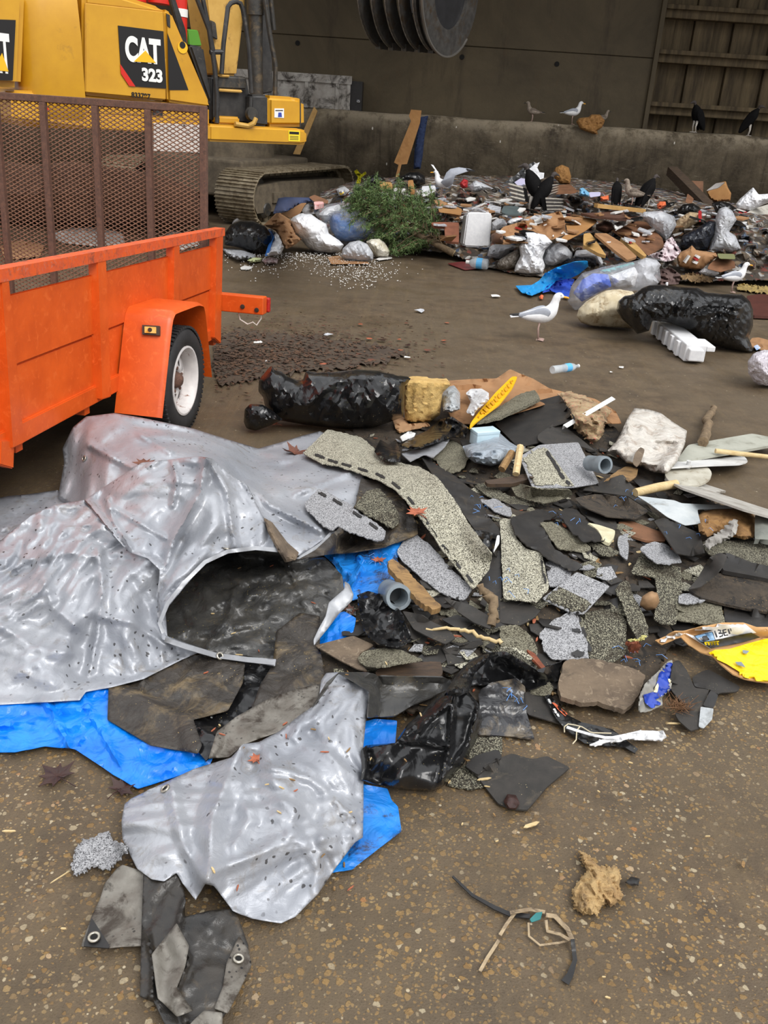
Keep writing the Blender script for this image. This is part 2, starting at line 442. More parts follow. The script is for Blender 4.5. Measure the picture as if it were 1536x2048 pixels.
def bulk(name, outl, m, parent=None, base=None, Y=None, depth=0.25, lean=0.0, step=10, crum=None, jag=0.0, rnd=0.6, seed=None, back=0.7, flat=2.0, ridges=None, round_=0.5, under=None, uvw=False):
 if seed is None: seed = hash_name(name + str(outl[0])) % 100000
 O = np.array([p[:2] for p in outl], float); ol = smooth_poly(O, min(step * 0.6, 5.0), jag, rnd * 0.7, seed)
 pts, tris = mesh_region(ol.copy(), step, seed)
 if Y is None:
  k = np.argmax(O[:, 1]); bp = O[k] if base is None else np.array(base[:2], float)
  z0 = 0.0 if base is None or len(base) < 3 else base[2]
  g = at_z(bp[0], bp[1], z0); Y = g[1]; zb = z0
 else: zb = 0.0
 n = np.array([0, 1.0, -math.tan(lean)]) if True else None
 p0 = np.array([0, Y, zb])
 mid = at_plane(pts[:, 0], pts[:, 1], p0, n)
 sc = np.linalg.norm(mid - CAM, axis=1) / FPX
 d = edge_dist(pts, ol) * sc; D = max(d.max(), 1e-6)
 R = max(depth * round_, 1e-3)
 q = np.clip(d / R, 0, 1); prof = (1 - (1 - q) ** flat) ** (1 / flat)
 for rd in (ridges or []):
  dd = edge_dist(pts, np.array(rd[0], float), closed=False); k_ = np.clip(1 - dd / rd[2], 0, 1); prof = prof + rd[1] / depth * 2 * k_ ** 1.3 * np.clip(q * 3, 0, 1)
 c = np.zeros(len(pts))
 if crum: c = (Crumple(seed, crum[0], crum[1] * 1.15, crum[2] if len(crum) > 2 else 3)(mid) + Crumple(seed + 5, crum[0] * 0.38, crum[1] * 0.5, 2)(mid)) * np.clip(d / (0.2 * D), 0.0, 1)
 rd_ = mid - CAM; rd_ /= np.linalg.norm(rd_, axis=1)[:, None]
 fr = mid - rd_ * (prof * depth * 0.5 + c)[:, None]
 hd = rd_.copy(); hd[:, 2] = 0; hd /= np.linalg.norm(hd, axis=1)[:, None]
 bk = mid + hd * (prof * depth * 0.5 * back * 2 * 0.7 + 0.002)[:, None]
 fr[:, 2] = np.maximum(fr[:, 2], 0.002); bk[:, 2] = np.maximum(bk[:, 2], 0.002)
 tr = orient(fr, tris); nn = len(fr); be = boundary_loops(tr)
 V = np.vstack([fr, bk]); Fs = [list(f) for f in tr] + [[i + nn for i in f[::-1]] for f in tr] + [[b, a, a + nn, b + nn] for a, b in be]
 return autosmooth(link_mesh(name, V, Fs, m, parent, True), 30 if crum else 60)
def flatpoly(name, outl, m, parent=None, plane=None, thick=0.01, bend=None, jag=0, rnd=0.0, step=None, seed=1, crum=None, smooth=False, mats=None):
 p0, n = plane; n = np.asarray(n, float); n = n / np.linalg.norm(n)
 O = np.array([p[:2] for p in outl], float)
 if step:
  ol = smooth_poly(O, step, jag, rnd, seed); pts, tris = mesh_region(ol.copy(), step, seed)
 else:
  pts, tris = O, None
 W = at_plane(pts[:, 0], pts[:, 1], p0, n)
 if n @ (CAM - W[0]) < 0: n = -n
 if crum: W = W + n * Crumple(seed, crum[0], crum[1])(W)[:, None]
 if tris is None:
  mb = MB(); mb.prism(list(W), -n * thick); o = mb.out(name, m, parent);
  bm = bmesh.new(); bm.from_mesh(o.data); bmesh.ops.recalc_face_normals(bm, faces=bm.faces); bm.to_mesh(o.data); bm.free()
  return o
 tr = orient(W, tris); k = len(W); be = boundary_loops(tr)
 V = np.vstack([W, W - n * thick]); V[:, 2] = np.maximum(V[:, 2], 0.001)
 Fs = [list(f) for f in tr] + [[i + k for i in f[::-1]] for f in tr] + [[b, a, a + k, b + k] for a, b in be]
 return link_mesh(name, V, Fs, m, parent, smooth)
def plane3(a, b, c):
 A, B, C = [at_z(p[0], p[1], p[2]) for p in (a, b, c)]
 return A, np.cross(B - A, C - A)
def ygnd(px, py, z=0.0): return float(at_z(px, py, z)[1])
def struct(o): o['kind'] = 'structure'; return o
def floor_mat():
 t = NT('wet_aggregate_floor'); co = t.co()
 big = t.noise(co, 0.9, 6, 0.65, 0.4); mid = t.noise(co, 5.0, 6, 0.7)
 mud = t.mix(t.ramp(mid, [(0.3, 0.0), (0.7, 1.0)]), _lin((66, 55, 43)), _lin((102, 86, 66)))
 mud = t.mix(t.ramp(big, [(0.35, 0.0), (0.7, 1.0)]), mud, _lin((90, 78, 61)))
 st = t.noise(t.mapping(co, (14.0, 0.9, 1.0), (0, 0, 0.62)), 1.0, 5, 0.7)
 mud = t.mix(t.math('MULTIPLY', t.ramp(st, [(0.5, 0.0), (0.68, 1.0)]), 0.35), mud, _lin((104, 88, 64)))
 warp = t.mix(0.018, co, t.noise(co, 48, 2, 0.5, 0, 1), 'ADD')
 def pebbles(scale, lo, keep):
  d = t.voro(warp, scale); c = t.voro(warp, scale, 'F1', 'Color')
  sep = t.n('ShaderNodeSeparateColor'); t.l(c, sep.inputs[0])
  size = t.math('MULTIPLY', sep.outputs[0], 0.20); thr = t.math('ADD', size, lo)
  m = t.math('MULTIPLY', t.math('SUBTRACT', thr, d), 14.0, True)
  m = t.math('MULTIPLY', m, t.math('GREATER_THAN', sep.outputs[1], keep))
  pc = t.ramp(sep.outputs[2], [(0.0, _lin((124, 94, 52))), (0.3, _lin((150, 118, 68))), (0.6, _lin((160, 134, 90))), (0.85, _lin((118, 96, 68))), (0.97, _lin((190, 176, 146))), (1.0, _lin((156, 104, 54)))])
  return m, pc, d
 cov = t.ramp(t.noise(co, 1.7, 5, 0.65, 0.5), [(0.36, 0.25), (0.58, 1.0)])
 rng = t.n('ShaderNodeSeparateXYZ'); t.l(t.co('Object'), rng.inputs[0])
 near = t.n('ShaderNodeMapRange'); t.l(rng.outputs[1], near.inputs[0])
 near.inputs[1].default_value = 2.6; near.inputs[2].default_value = 5.0; near.inputs[3].default_value = 1.0; near.inputs[4].default_value = 0.12
 cov = t.math('MULTIPLY', cov, near.outputs[0])
 m1, c1, d1 = pebbles(40, 0.26, 0.2); m2, c2, d2 = pebbles(82, 0.24, 0.25)
 m1 = t.math('MULTIPLY', m1, cov); m2 = t.math('MULTIPLY', m2, cov)
 col = t.mix(t.math('MULTIPLY', m2, 0.6), mud, c2); col = t.mix(t.math('MULTIPLY', m1, 0.66), col, c1)
 d3 = t.voro(co, 21); c3 = t.n('ShaderNodeSeparateColor'); t.l(t.voro(co, 21, 'F1', 'Color'), c3.inputs[0])
 m3 = t.math('MULTIPLY', t.math('LESS_THAN', d3, 0.10), t.math('GREATER_THAN', c3.outputs[0], 0.86))
 col = t.mix(t.math('MULTIPLY', m3, 0.7), col, _lin((186, 172, 146)))
 grit = t.noise(co, 160, 3, 0.7); col = t.mix(t.ramp(grit, [(0.55, 0.0), (0.75, 0.6)]), col, _lin((40, 33, 25)))
 rough = t.ramp(t.noise(co, 2.2, 5, 0.6), [(0.35, 0.42), (0.62, 0.8)])
 t.set(col=col, rough=rough, spec=0.35)
 h = t.math('ADD', t.math('MULTIPLY', m1, 0.5), t.math('ADD', t.math('MULTIPLY', grit, 0.35), t.math('MULTIPLY', mid, 1.4)))
 h = t.math('ADD', h, t.math('MULTIPLY', st, 0.9))
 t.bump(h, 0.5, 0.012)
 return t.m
def build_setting():
 mb = MB(); V = []; nx, ny = 90, 110
 xs = np.linspace(-16, 16, nx); ys = np.linspace(-3, 19.2, ny)
 V = np.array([(x, y, 0.0) for y in ys for x in xs]); V[:, 2] = -0.012 + 0.008 * np.sin(V[:, 0] * 1.3 + 0.7 * V[:, 1]) * np.sin(V[:, 1] * 0.9)
 V[:, 2] = np.minimum(V[:, 2], -0.002)
 Fs = [(j * nx + i, j * nx + i + 1, (j + 1) * nx + i + 1, (j + 1) * nx + i) for j in range(ny - 1) for i in range(nx - 1)]
 struct(link_mesh('floor', V, Fs, floor_mat(), origin=np.zeros(3)))
 WY = 18.5
 t = NT('stained_concrete'); co = t.co()
 c = t.mix(t.ramp(t.noise(co, 1.3, 8, 0.7, 0.4), [(0.35, 0.0), (0.65, 1.0)]), _lin((60, 52, 41)), _lin((108, 97, 79)))
 run = t.noise(t.mapping(co, (7.0, 1, 0.7)), 1.0, 6, 0.7); c = t.mix(t.ramp(run, [(0.5, 0.0), (0.7, 0.75)]), c, _lin((48, 40, 32)))
 sc = t.noise(t.mapping(co, (1.2, 1, 5.0), (0, 0.5, 0)), 2.0, 8, 0.8, 0.8); c = t.mix(t.ramp(sc, [(0.58, 0.0), (0.7, 0.6)]), c, _lin((150, 142, 126)))
 sx = t.n('ShaderNodeSeparateXYZ'); t.l(co, sx.inputs[0])
 top = t.n('ShaderNodeMapRange'); t.l(sx.outputs[2], top.inputs[0]); top.inputs[1].default_value = 1.45; top.inputs[2].default_value = 1.8
 wear = t.math('MULTIPLY', top.outputs[0], t.ramp(t.noise(co, 3.0, 7, 0.75), [(0.4, 0.0), (0.56, 0.9)]))
 c = t.mix(wear, c, _lin((152, 140, 120)))
 drop = t.math('LESS_THAN', t.voro(t.mapping(co, (1, 1, 0.5)), 4.5), 0.06); c = t.mix(t.math('MULTIPLY', drop, 0.9), c, _lin((206, 200, 190)))
 t.set(col=c, rough=0.75, spec=0.25); t.bump(t.noise(co, 14, 8, 0.75), 0.7, 0.03)
 prof = [(0, -0.02), (0, 1.62)] + [(0.17 - 0.17 * math.cos(a), 1.62 + 0.165 * math.sin(a)) for a in np.linspace(0.2, PI / 2, 7)] + [(0.75, 1.785), (0.75, -0.02)]
 X0, X1 = -16, 16; n = len(prof); nx = 60
 V = [(x, WY + a + 0.03 * math.sin(x * 2.1) * (b > 0.5), b + 0.012 * math.sin(x * 3.3) * (b > 1.5)) for x in np.linspace(X0, X1, nx) for a, b in prof]
 Fs = [(i * n + k, (i + 1) * n + k, (i + 1) * n + (k + 1) % n, i * n + (k + 1) % n) for i in range(nx - 1) for k in range(n)]
 struct(link_mesh('wall_front', V, Fs, t.m, origin=np.zeros(3)))
 t = NT('dirty_steel_plate'); co = t.co()
 c = t.mix(t.ramp(t.noise(co, 0.5, 8, 0.68, 0.6), [(0.35, 0.0), (0.65, 1.0)]), _lin((66, 57, 41)), _lin((88, 77, 57)))
 c = t.mix(t.ramp(t.noise(t.mapping(co, (3, 1, 1.4), (0, 0.6, 0)), 1.2, 8, 0.75, 0.7), [(0.58, 0.0), (0.72, 0.5)]), c, _lin((88, 68, 44)))
 c = t.mix(t.ramp(t.noise(t.mapping(co, (2.5, 1, 0.5)), 0.8, 6, 0.7), [(0.55, 0.0), (0.7, 0.6)]), c, _lin((44, 34, 25)))
 t.set(col=c, rough=0.62, spec=0.3); t.bump(t.noise(co, 5, 7, 0.7), 0.5, 0.02); plate = t.m
 bx = lambda px, py: at_y(px, py, WY + 0.6)
 xe = float(bx(1300, 180)[0])
 mb = MB(); zs = [1.7, float(bx(900, 90)[2]), 7.0]
 for a, b in zip(zs[:-1], zs[1:]):
  mb.box((-16, WY + 0.62, a + 0.008), (xe, WY + 0.72, b - 0.008), 0.006)
 mb.box((-16, WY + 0.66, 1.6), (xe, WY + 0.75, 7.0))
 struct(mb.out('wall_back', plate))
 holes = MB()
 for px, py in ((595, 86), (924, 114), (1114, 128)):
  w = bx(px, py); holes.lathe([(0.0, 0), (0.045, 0), (0.045, 0.012), (0.0, 0.012)], w + np.array([0, 0.004, 0]), (0, 1, 0), 14)
 struct(holes.out('trim_2', mat('hole_black', (14, 12, 10), rough=0.9)))
 t = NT('sheet_pile'); co = t.co()
 c = t.mix(t.ramp(t.noise(t.mapping(co, (6, 1, 0.6)), 1.0, 7, 0.7), [(0.35, 0.0), (0.66, 1.0)]), _lin((60, 50, 36)), _lin((108, 93, 68)))
 t.set(col=c, rough=0.7, spec=0.25); t.bump(t.noise(co, 9, 6, 0.7), 0.5, 0.02); pile = t.m
 mb = MB(); x = xe
 k = 0
 while x < 16:
  y0 = WY + (1.05 if k % 2 else 0.98); mb.box((x, y0, 1.5), (x + 0.36, y0 + 0.12, 7.0), 0.01); x += 0.37; k += 1
 mb.box((xe, WY + 1.09, 1.5), (16, WY + 1.2, 7.0)); struct(mb.out('wall_right', pile))
 mb = MB(); mb.box((xe - 0.04, WY + 0.55, 1.7), (xe + 0.05, WY + 1.1, 7.0), 0.01)
 struct(mb.out('trim_1', plate))
 for py in (-70, 38, 128, 232):
  z = float(at_y(1400, py, WY + 0.8)[2]); mb = MB()
  mb.box((xe + 0.05, WY + 0.72, z - 0.02), (16, WY + 1.0, z + 0.16), 0.015); mb.box((xe + 0.05, WY + 0.62, z + 0.12), (16, WY + 0.74, z + 0.2), 0.01)
  struct(mb.out('beam', pile))
 mb = MB(); mb.box((-16, 14.5, 7.0), (16, 19.4, 7.2)); struct(mb.out('ceiling', plate))  # unseen roof slab, added overhead to shade the back wall and heap
def build_light():
 w = bpy.data.worlds.new('World'); SC.world = w; w.use_nodes = True; t = w.node_tree
 bg = t.nodes['Background']; tc = t.nodes.new('ShaderNodeTexCoord'); sx = t.nodes.new('ShaderNodeSeparateXYZ'); t.links.new(tc.outputs['Generated'], sx.inputs[0])
 r = t.nodes.new('ShaderNodeValToRGB'); t.links.new(sx.outputs[2], r.inputs[0])
 r.color_ramp.elements[0].position = 0.0; r.color_ramp.elements[0].color = (0.42, 0.42, 0.42, 1)
 r.color_ramp.elements[1].position = 0.75; r.color_ramp.elements[1].color = (1.0, 1.02, 1.05, 1)
 e = r.color_ramp.elements.new(0.3); e.color = (0.7, 0.71, 0.73, 1)
 t.links.new(r.outputs[0], bg.inputs[0]); bg.inputs[1].default_value = 0.85
 s = bpy.data.lights.new('sun', 'SUN'); s.energy = 1.6; s.angle = math.radians(35); s.color = (1.0, 0.98, 0.95)
 so = bpy.data.objects.new('sun', s); COL.objects.link(so); so.rotation_euler = Euler((math.radians(40), math.radians(8), math.radians(28)))
 cam = bpy.data.cameras.new('camera'); co = bpy.data.objects.new('camera', cam); COL.objects.link(co)
 M = Matrix.Identity(4)
 for i in range(3): M[i][0] = CX_[i]; M[i][1] = CY_[i]; M[i][2] = -F_[i]; M[i][3] = CAM[i]
 co.matrix_world = M; cam.sensor_fit = 'VERTICAL'; cam.sensor_height = 36; cam.sensor_width = 27; cam.lens = 36 * FPX / 2048; cam.clip_start = 0.05; cam.clip_end = 200
 SC.camera = co
 vs = SC.view_settings; vs.view_transform = 'Standard'; vs.look = 'None'; vs.exposure = 0.76; vs.gamma = 1.0; vs.use_curve_mapping = False
 SC.cycles.max_bounces = 6; SC.cycles.transparent_max_bounces = 24; SC.cycles.use_denoising = True; SC.cycles.adaptive_threshold = 0.02
def text_mesh(body, size, frame, m, name, parent, bold=0.0, sx=1.0, shear=0.0, ext=0.002):
 cu = bpy.data.curves.new('lettering', 'FONT'); cu.body = body; cu.size = size; cu.extrude = ext; cu.offset = bold; cu.shear = shear
 ob = bpy.data.objects.new('lettering', cu); COL.objects.link(ob)
 bpy.context.view_layer.update(); dg = bpy.context.evaluated_depsgraph_get()
 me = bpy.data.meshes.new_from_object(ob.evaluated_get(dg)); bpy.data.objects.remove(ob)
 V = np.array([tuple(v.co) for v in me.vertices]); Fs = [tuple(p.vertices) for p in me.polygons]
 o, X, Y, Z = frame; V[:, 0] *= sx
 W = np.asarray(o) + V[:, :1] * X + V[:, 1:2] * Y + V[:, 2:] * Z
 return link_mesh(name, W, Fs, m, parent, False)
def build_trailer():
 orange = mat('orange_paint', (216, 88, 22), (198, 76, 16), 5, 0.42, 0.0, 0.12, 30, 0.004, dirt=(120, 52, 24), dscale=9, dlo=0.68, dhi=0.8, c3=(220, 98, 36))
 orange_w = mat('orange_paint_worn', (205, 84, 44), (226, 92, 30), 14, 0.5, 0.0, 0.2, 60, 0.004, dirt=(150, 74, 52), dscale=16, dlo=0.52, dhi=0.66, c3=(190, 110, 88), stretch=(3, 1, 1))
 rust = mat('rusty_steel', (104, 74, 60), (80, 58, 49), 30, 0.85, 0.0, 0.4, 120, 0.003, c3=(124, 86, 66))
 rubber = mat('tire_rubber', (30, 29, 30), (46, 44, 44), 9, 0.72, 0, 0.2, 70)
 white = mat('white_rim', (214, 208, 204), (196, 190, 188), 12, 0.45, 0.0, 0.1, dirt=(122, 74, 46), dscale=14, dlo=0.58, dhi=0.64)
 dark = mat('dark_underside', (38, 30, 24), (60, 44, 32), 12, 0.8)
 pw = at_z(385, 857); u = ray(1083, 333); u = u / np.linalg.norm(u)
 uh = u.copy(); uh[2] = 0; uh /= np.linalg.norm(uh); no = np.array([uh[1], -uh[0], 0]); up = np.cross(no, u); up = up / np.linalg.norm(up)
 if up[2] < 0: up = -up
 p0 = pw - 0.27 * no
 SP = lambda x, y, o=0.0: at_plane(x, y, p0 + no * o, no)
 c0 = SP(440, 690)
 T = thing('utility_trailer', 'orange steel utility trailer with a tall rusty mesh ramp gate at its rear', 'trailer', (c0[0], c0[1], 0))
 def pr(name, poly, d, m, o=0.0, parent=T):
  P = [SP(x, y, o) for x, y in poly]; mb = MB(); mb.prism(P, no * d)
  bm = bmesh.new(); ob = mb.out(name, m, parent); bm.from_mesh(ob.data); bmesh.ops.recalc_face_normals(bm, faces=bm.faces)
  bmesh.ops.bevel(bm, geom=bm.edges[:], offset=0.006, segments=2, affect='EDGES'); bm.to_mesh(ob.data); bm.free(); return ob
 def lerp(a, b, t): return (a[0] + (b[0] - a[0]) * t, a[1] + (b[1] - a[1]) * t)
 L = lambda x, a, b: (x, a[1] + (b[1] - a[1]) * (x - a[0]) / (b[0] - a[0]))
 topA, topB = (21, 589), (433, 489); seA, seB = (37, 728), (431, 576); boA, boB = (48, 843), (330, 704)
 for x0, x1, nm in ((-230, 8, 0), (8, 204, 0), (204, 354, 0), (354, 438, 0)):
  pr('side_panel', [L(x0, topA, topB), L(x1, topA, topB), L(x1, seA, seB), L(x0, seA, seB)], -0.012, orange, 0.004)
  pr('side_panel', [L(x0, seA, seB), L(x1, seA, seB), L(x1, boA, boB), L(x0, boA, boB)], -0.012, orange, -0.006)
 pr('frame_rail', [L(-230, boA, boB), L(440, boA, boB), L(440, (50, 885), (204, 801)), L(-230, (50, 885), (204, 801))], -0.05, orange, 0.012)
 a = SP(-250, 600.5, 0.035); b = SP(448, 463.5, 0.035)
 mb = MB(); mb.beam(a - no * 0.03, b - no * 0.03, 0.075, 0.055, up); autosmooth(mb.out('top_rail', orange_w, T))
 for q in ([(2, 560), (19, 557), (50, 886), (25, 898)], [(195, 520), (213, 518), (223, 794), (204, 800)], [(348, 489), (360, 487), (358, 690), (346, 690)], [(433, 466), (447, 463), (442, 688), (429, 676)]):
  pr('post', q, -0.055, orange, 0.04)
 pr('jack_leg', [(2, 880), (30, 880), (28, 938), (0, 930)], -0.06, orange, 0.03)
 g0 = SP(440, 640); W = 1.95; ln = 3.9
 fr = (np.stack([u, -no, up], 0).T, SP(440, 600, 0))
 fr = (np.stack([u, -no, up], 1), fr[1])
 def fb(name, lo, hi, m, bev=0.0, parent=T):
  mb = MB(fr); mb.box(lo, hi, bev); return mb.out(name, m, parent)
 zd = float((SP(330, 708) - fr[1]) @ up)
 fb('deck', (-ln, 0.01, zd - 0.06), (0, W, zd), mat('deck_wood', (110, 82, 58), (80, 60, 44), 20, 0.8, stretch=(1, 6, 1)))
 zt = float((SP(440, 470) - fr[1]) @ up)
 fb('far_panel', (-ln, W - 0.02, zd), (0, W, zt - 0.12), orange); fb('far_rail', (-ln, W - 0.06, zt - 0.05), (0, W, zt), orange_w)
 for k in (0.0, -0.95, -1.9, -2.9): fb('far_post', (k - 0.05, W - 0.05, zd), (k, W + 0.01, zt), orange)
 for k in range(6): fb('cross_member', (-3.6 + k * 0.7, 0.02, zd - 0.13), (-3.54 + k * 0.7, W, zd - 0.06), orange)
 oo = 0.29
 fp = [SP(322, 836, oo), SP(343, 640, oo), SP(350, 622, oo), SP(362, 617, oo), SP(398, 604, oo), SP(409, 607, oo), SP(413, 622, oo), SP(426, 752, oo)]
 fp = np.array(fp); res = []
 for i in range(len(fp) - 1):
  for k in range(6): res.append(fp[i] + (fp[i + 1] - fp[i]) * k / 6)
 res = np.array(res + [fp[-1]])
 for _ in range(2): res[1:-1] = (res[:-2] + 2 * res[1:-1] + res[2:]) / 4
 V = []; cen = res.mean(0)
 rows = [(0.0, 0.0), (-0.02, 0.0), (-0.29, 0.0), (-0.29, 1.0), (-0.02, 1.0), (0.0, 1.0), (0.0, 2.0)]
 for off, th in [(0.0, 0), (-0.012, 0.6), (-0.03, 1.0), (-0.285, 1.0), (-0.285, 0.4), (-0.0, 0.0)]:
  for i, p in enumerate(res):
   t_ = res[min(i + 1, len(res) - 1)] - res[max(i - 1, 0)]; nn = np.cross(no, t_); nn /= np.linalg.norm(nn)
   if nn @ (p - cen) < 0: nn = -nn
   V.append(p + no * off + nn * 0.02 * (th - 1))
 m_ = len(res); k_ = 6
 Fs = [(r * m_ + i, r * m_ + i + 1, ((r + 1) % k_) * m_ + i + 1, ((r + 1) % k_) * m_ + i) for r in range(k_) for i in range(m_ - 1)]
 f = link_mesh('fender', V, Fs, orange, T); bm = bmesh.new(); bm.from_mesh(f.data); bmesh.ops.recalc_face_normals(bm, faces=bm.faces); bm.to_mesh(f.data); bm.free(); autosmooth(f, 50)
 fp2 = np.array([SP(322, 836, oo), SP(343, 640, oo)])
 q = [at_plane(x, y, res[4], np.cross(no, res[6] - res[2])) for x, y in ((287, 651), (321, 653), (321, 672), (287, 670))]
 n_ = np.cross(q[1] - q[0], q[3] - q[0]); n_ /= np.linalg.norm(n_); n_ = n_ if n_ @ (CAM - q[0]) > 0 else -n_
 mb = MB(); mb.prism(q, n_ * 0.02); l = mb.out('marker_light', mat('lamp_rubber', (60, 50, 42), rough=0.6), T)
 c = sum(q) / 4; qi = [c + (p - c) * 0.66 + n_ * 0.019 for p in q]; mb = MB(); mb.prism(qi, n_ * 0.009); mb.out('lens', mat('amber_lens', (214, 150, 44), (240, 200, 120), 40, 0.25, spec=0.7), l)
 mb = MB(); mb.lathe([(0.0, 0), (0.012, 0), (0.012, 0.006), (0, 0.006)], c + n_ * 0.028, n_, 12); mb.out('bulb_cap', dark, l)
 wc = SP(372, 780, 0.26); wc[2] = 0.335; R = 0.335
 wh = None
 mb = MB(); pr_ = [(0.205, -0.16), (0.215, -0.185), (0.26, -0.2), (0.305, -0.195), (0.328, -0.17), (0.335, -0.13), (0.335, -0.06), (0.328, -0.02), (0.305, 0.005), (0.262, 0.01), (0.22, 0.0), (0.207, -0.015)]
 mb.lathe(pr_, wc, no, 56); mb.F = mb.F[:-2]; wh = autosmooth(mb.out('wheel', rubber, T), 60)
 tm = MB()
 for k in range(64):
  a = 2 * PI * k / 64; d = u * math.cos(a) + up * math.sin(a); e = -u * math.sin(a) + up * math.cos(a)
  for (w0, w1, sh) in ((-0.165, -0.115, 0.0), (-0.105, -0.055, 0.4), (-0.045, -0.0, 0.8)):
   c_ = wc + d * 0.331 + e * 0.033 * sh * 0.5; tm.beam(c_ + no * w0, c_ + no * w1 + e * 0.008, 0.02, 0.014, d)
 tm.out('tread', rubber, wh)
 mb = MB(); mb.lathe([(0.217, -0.012), (0.217, 0.004), (0.205, 0.006), (0.19, -0.008), (0.183, -0.05), (0.178, -0.1), (0.2, -0.15), (0.21, -0.15)], wc, no, 56); mb.F = mb.F[:-2]; autosmooth(mb.out('rim', white, wh), 50)
 mb = MB(); mb.lathe([(0, -0.125), (0.178, -0.125), (0.178, -0.14), (0, -0.14)], wc, no, 32); mb.out('wheel_shade_disc', dark, wh)  # dark disc added behind the spokes; its colour stands in for shade
 mb = MB(); N = 8; K = 64; V = []; Fs = []
 for rr, dp in ((0.055, -0.075), (0.09, -0.06), (0.165, -0.085), (0.184, -0.1)):
  for k in range(K):
   a = 2 * PI * k / K; V.append(wc + rr * (u * math.cos(a) + up * math.sin(a)) + no * dp)
 for r in range(3):
  for k in range(K):
   if r == 1 and (k % 8) in (2, 3, 4, 5): continue
   Fs.append((r * K + k, r * K + (k + 1) % K, (r + 1) * K + (k + 1) % K, (r + 1) * K + k))
 d_ = link_mesh('spokes', V, Fs, white, wh, True); md = d_.modifiers.new('s', 'SOLIDIFY'); md.thickness = 0.008
 mb = MB(); mb.lathe([(0.0, -0.02), (0.03, -0.025), (0.045, -0.04), (0.056, -0.075), (0.056, -0.15), (0, -0.15)], wc, no, 24); autosmooth(mb.out('hub', rust, wh))
 for k in range(5):
  a = 2 * PI * k / 5 + 0.3; mb = MB(); mb.lathe([(0, 0.02), (0.011, 0.016), (0.012, 0), (0, 0)], wc + 0.075 * (u * math.cos(a) + up * math.sin(a)) + no * -0.066, no, 6); mb.out('lug_nut', rust, wh)
 mb = MB(); mb.beam(wc - no * 0.15, wc - no * 1.9, 0.06, 0.06); mb.out('axle', dark, T)
 A = SP(424, 590, 0.0); ob = 0.36
 zb = float((SP(430, 606) - fr[1]) @ up)
 mb = MB(fr); mb.box((-0.07, -ob, zb - 0.065), (0.03, 0.03, zb + 0.065), 0.008); br = mb.out('light_bracket', orange, T)
 mb = MB(fr); mb.box((0.03, -ob - 0.02, zb - 0.06), (0.075, -ob + 0.13, zb + 0.05), 0.012); mb.out('tail_light', mat('red_lens', (150, 26, 22), (190, 40, 30), 40, 0.25), br)
 mb = MB(fr)
 for yy, zz in ((-0.2, 0.005), (-0.31, -0.01)):
  mb = MB(fr); mb.lathe([(0, -0.012), (0.016, -0.01), (0.018, 0), (0, 0)], np.array([-0.07, yy, zb + zz - 0.02]), (1, 0, 0), 10); mb.out('bolt', dark, br)
 mb = MB(fr); mb.tube([(-0.02, -0.15, zb - 0.06), (-0.03, -0.17, zb - 0.12), (-0.03, -0.23, zb - 0.15), (-0.03, -0.27, zb - 0.13), (-0.03, -0.3, zb - 0.15), (-0.02, -0.33, zb - 0.1), (-0.02, -0.33, zb - 0.06)], 0.005, 6); mb.out('wire', mat('white_wire', (222, 218, 210)), br)
 gp = SP(445, 458); P = lambda x, y: at_plane(x, y, gp, u)
 tr = P(419, 213); tl = P(-95, 163); ax = -no
 h0 = float((tr - fr[1]) @ up); wd = 1.93; aoff = float((tr - fr[1]) @ ax)
 G = (np.stack([u, ax, up], 1), fr[1] + ax * aoff)
 g = MB(G); g.box((-0.025, 0, zd), (0.025, 0.05, h0), 0.006); gate = g.out('ramp_gate', rust, T)
 for nm, lo, hi in (('gate_frame', (-0.025, wd - 0.05, zd), (0.025, wd, h0)), ('gate_frame', (-0.025, 0.05, h0 - 0.05), (0.025, wd - 0.05, h0)), ('gate_frame', (-0.025, 0.05, zd), (0.025, wd - 0.05, zd + 0.05))):
  b_ = MB(G); b_.box(lo, hi, 0.006); b_.out(nm, rust, gate)
 for yy in (0.43, 0.83, 1.23, 1.6): b_ = MB(G); b_.box((-0.045, yy - 0.022, zd + 0.05), (0.0, yy + 0.022, h0 - 0.05), 0.004); b_.out('gate_bar', rust, gate)
 mb = MB(G); pw_, ph_ = 0.056, 0.030; Hh = h0 - zd - 0.06; Wd = wd - 0.06
 nd = int((Wd / pw_ + Hh / ph_)) + 1; sl = ph_ / pw_
 for fam in (1, -1):
  for i in range(-int(Hh / ph_) - 1, int(Wd / pw_) + 2) if fam == 1 else range(0, nd + 1):
   x0 = i * pw_; pts = []
   for (y, z) in ([(x0, 0), (x0 + fam * Hh / sl, Hh)],):
    (xa, za), (xb, zb_) = y, z
    t0, t1 = 0.0, 1.0
    dx = xb - xa
    for lim, sg in ((0, 1), (Wd, -1)):
     ta = (lim - xa) / dx
     if dx * sg > 0: t0 = max(t0, ta)
     else: t1 = min(t1, ta)
    if t1 - t0 > 0.002:
     o_ = 0.004 * fam
     mb.beam((o_, 0.03 + xa + dx * t0, zd + 0.03 + (zb_ - za) * t0), (o_, 0.03 + xa + dx * t1, zd + 0.03 + (zb_ - za) * t1), 0.0065, 0.006, (1, 0, 0))
 mb.out('expanded_mesh', mat('mesh_rust', (142, 104, 82), (112, 80, 64), 30, 0.85), gate)
 return T
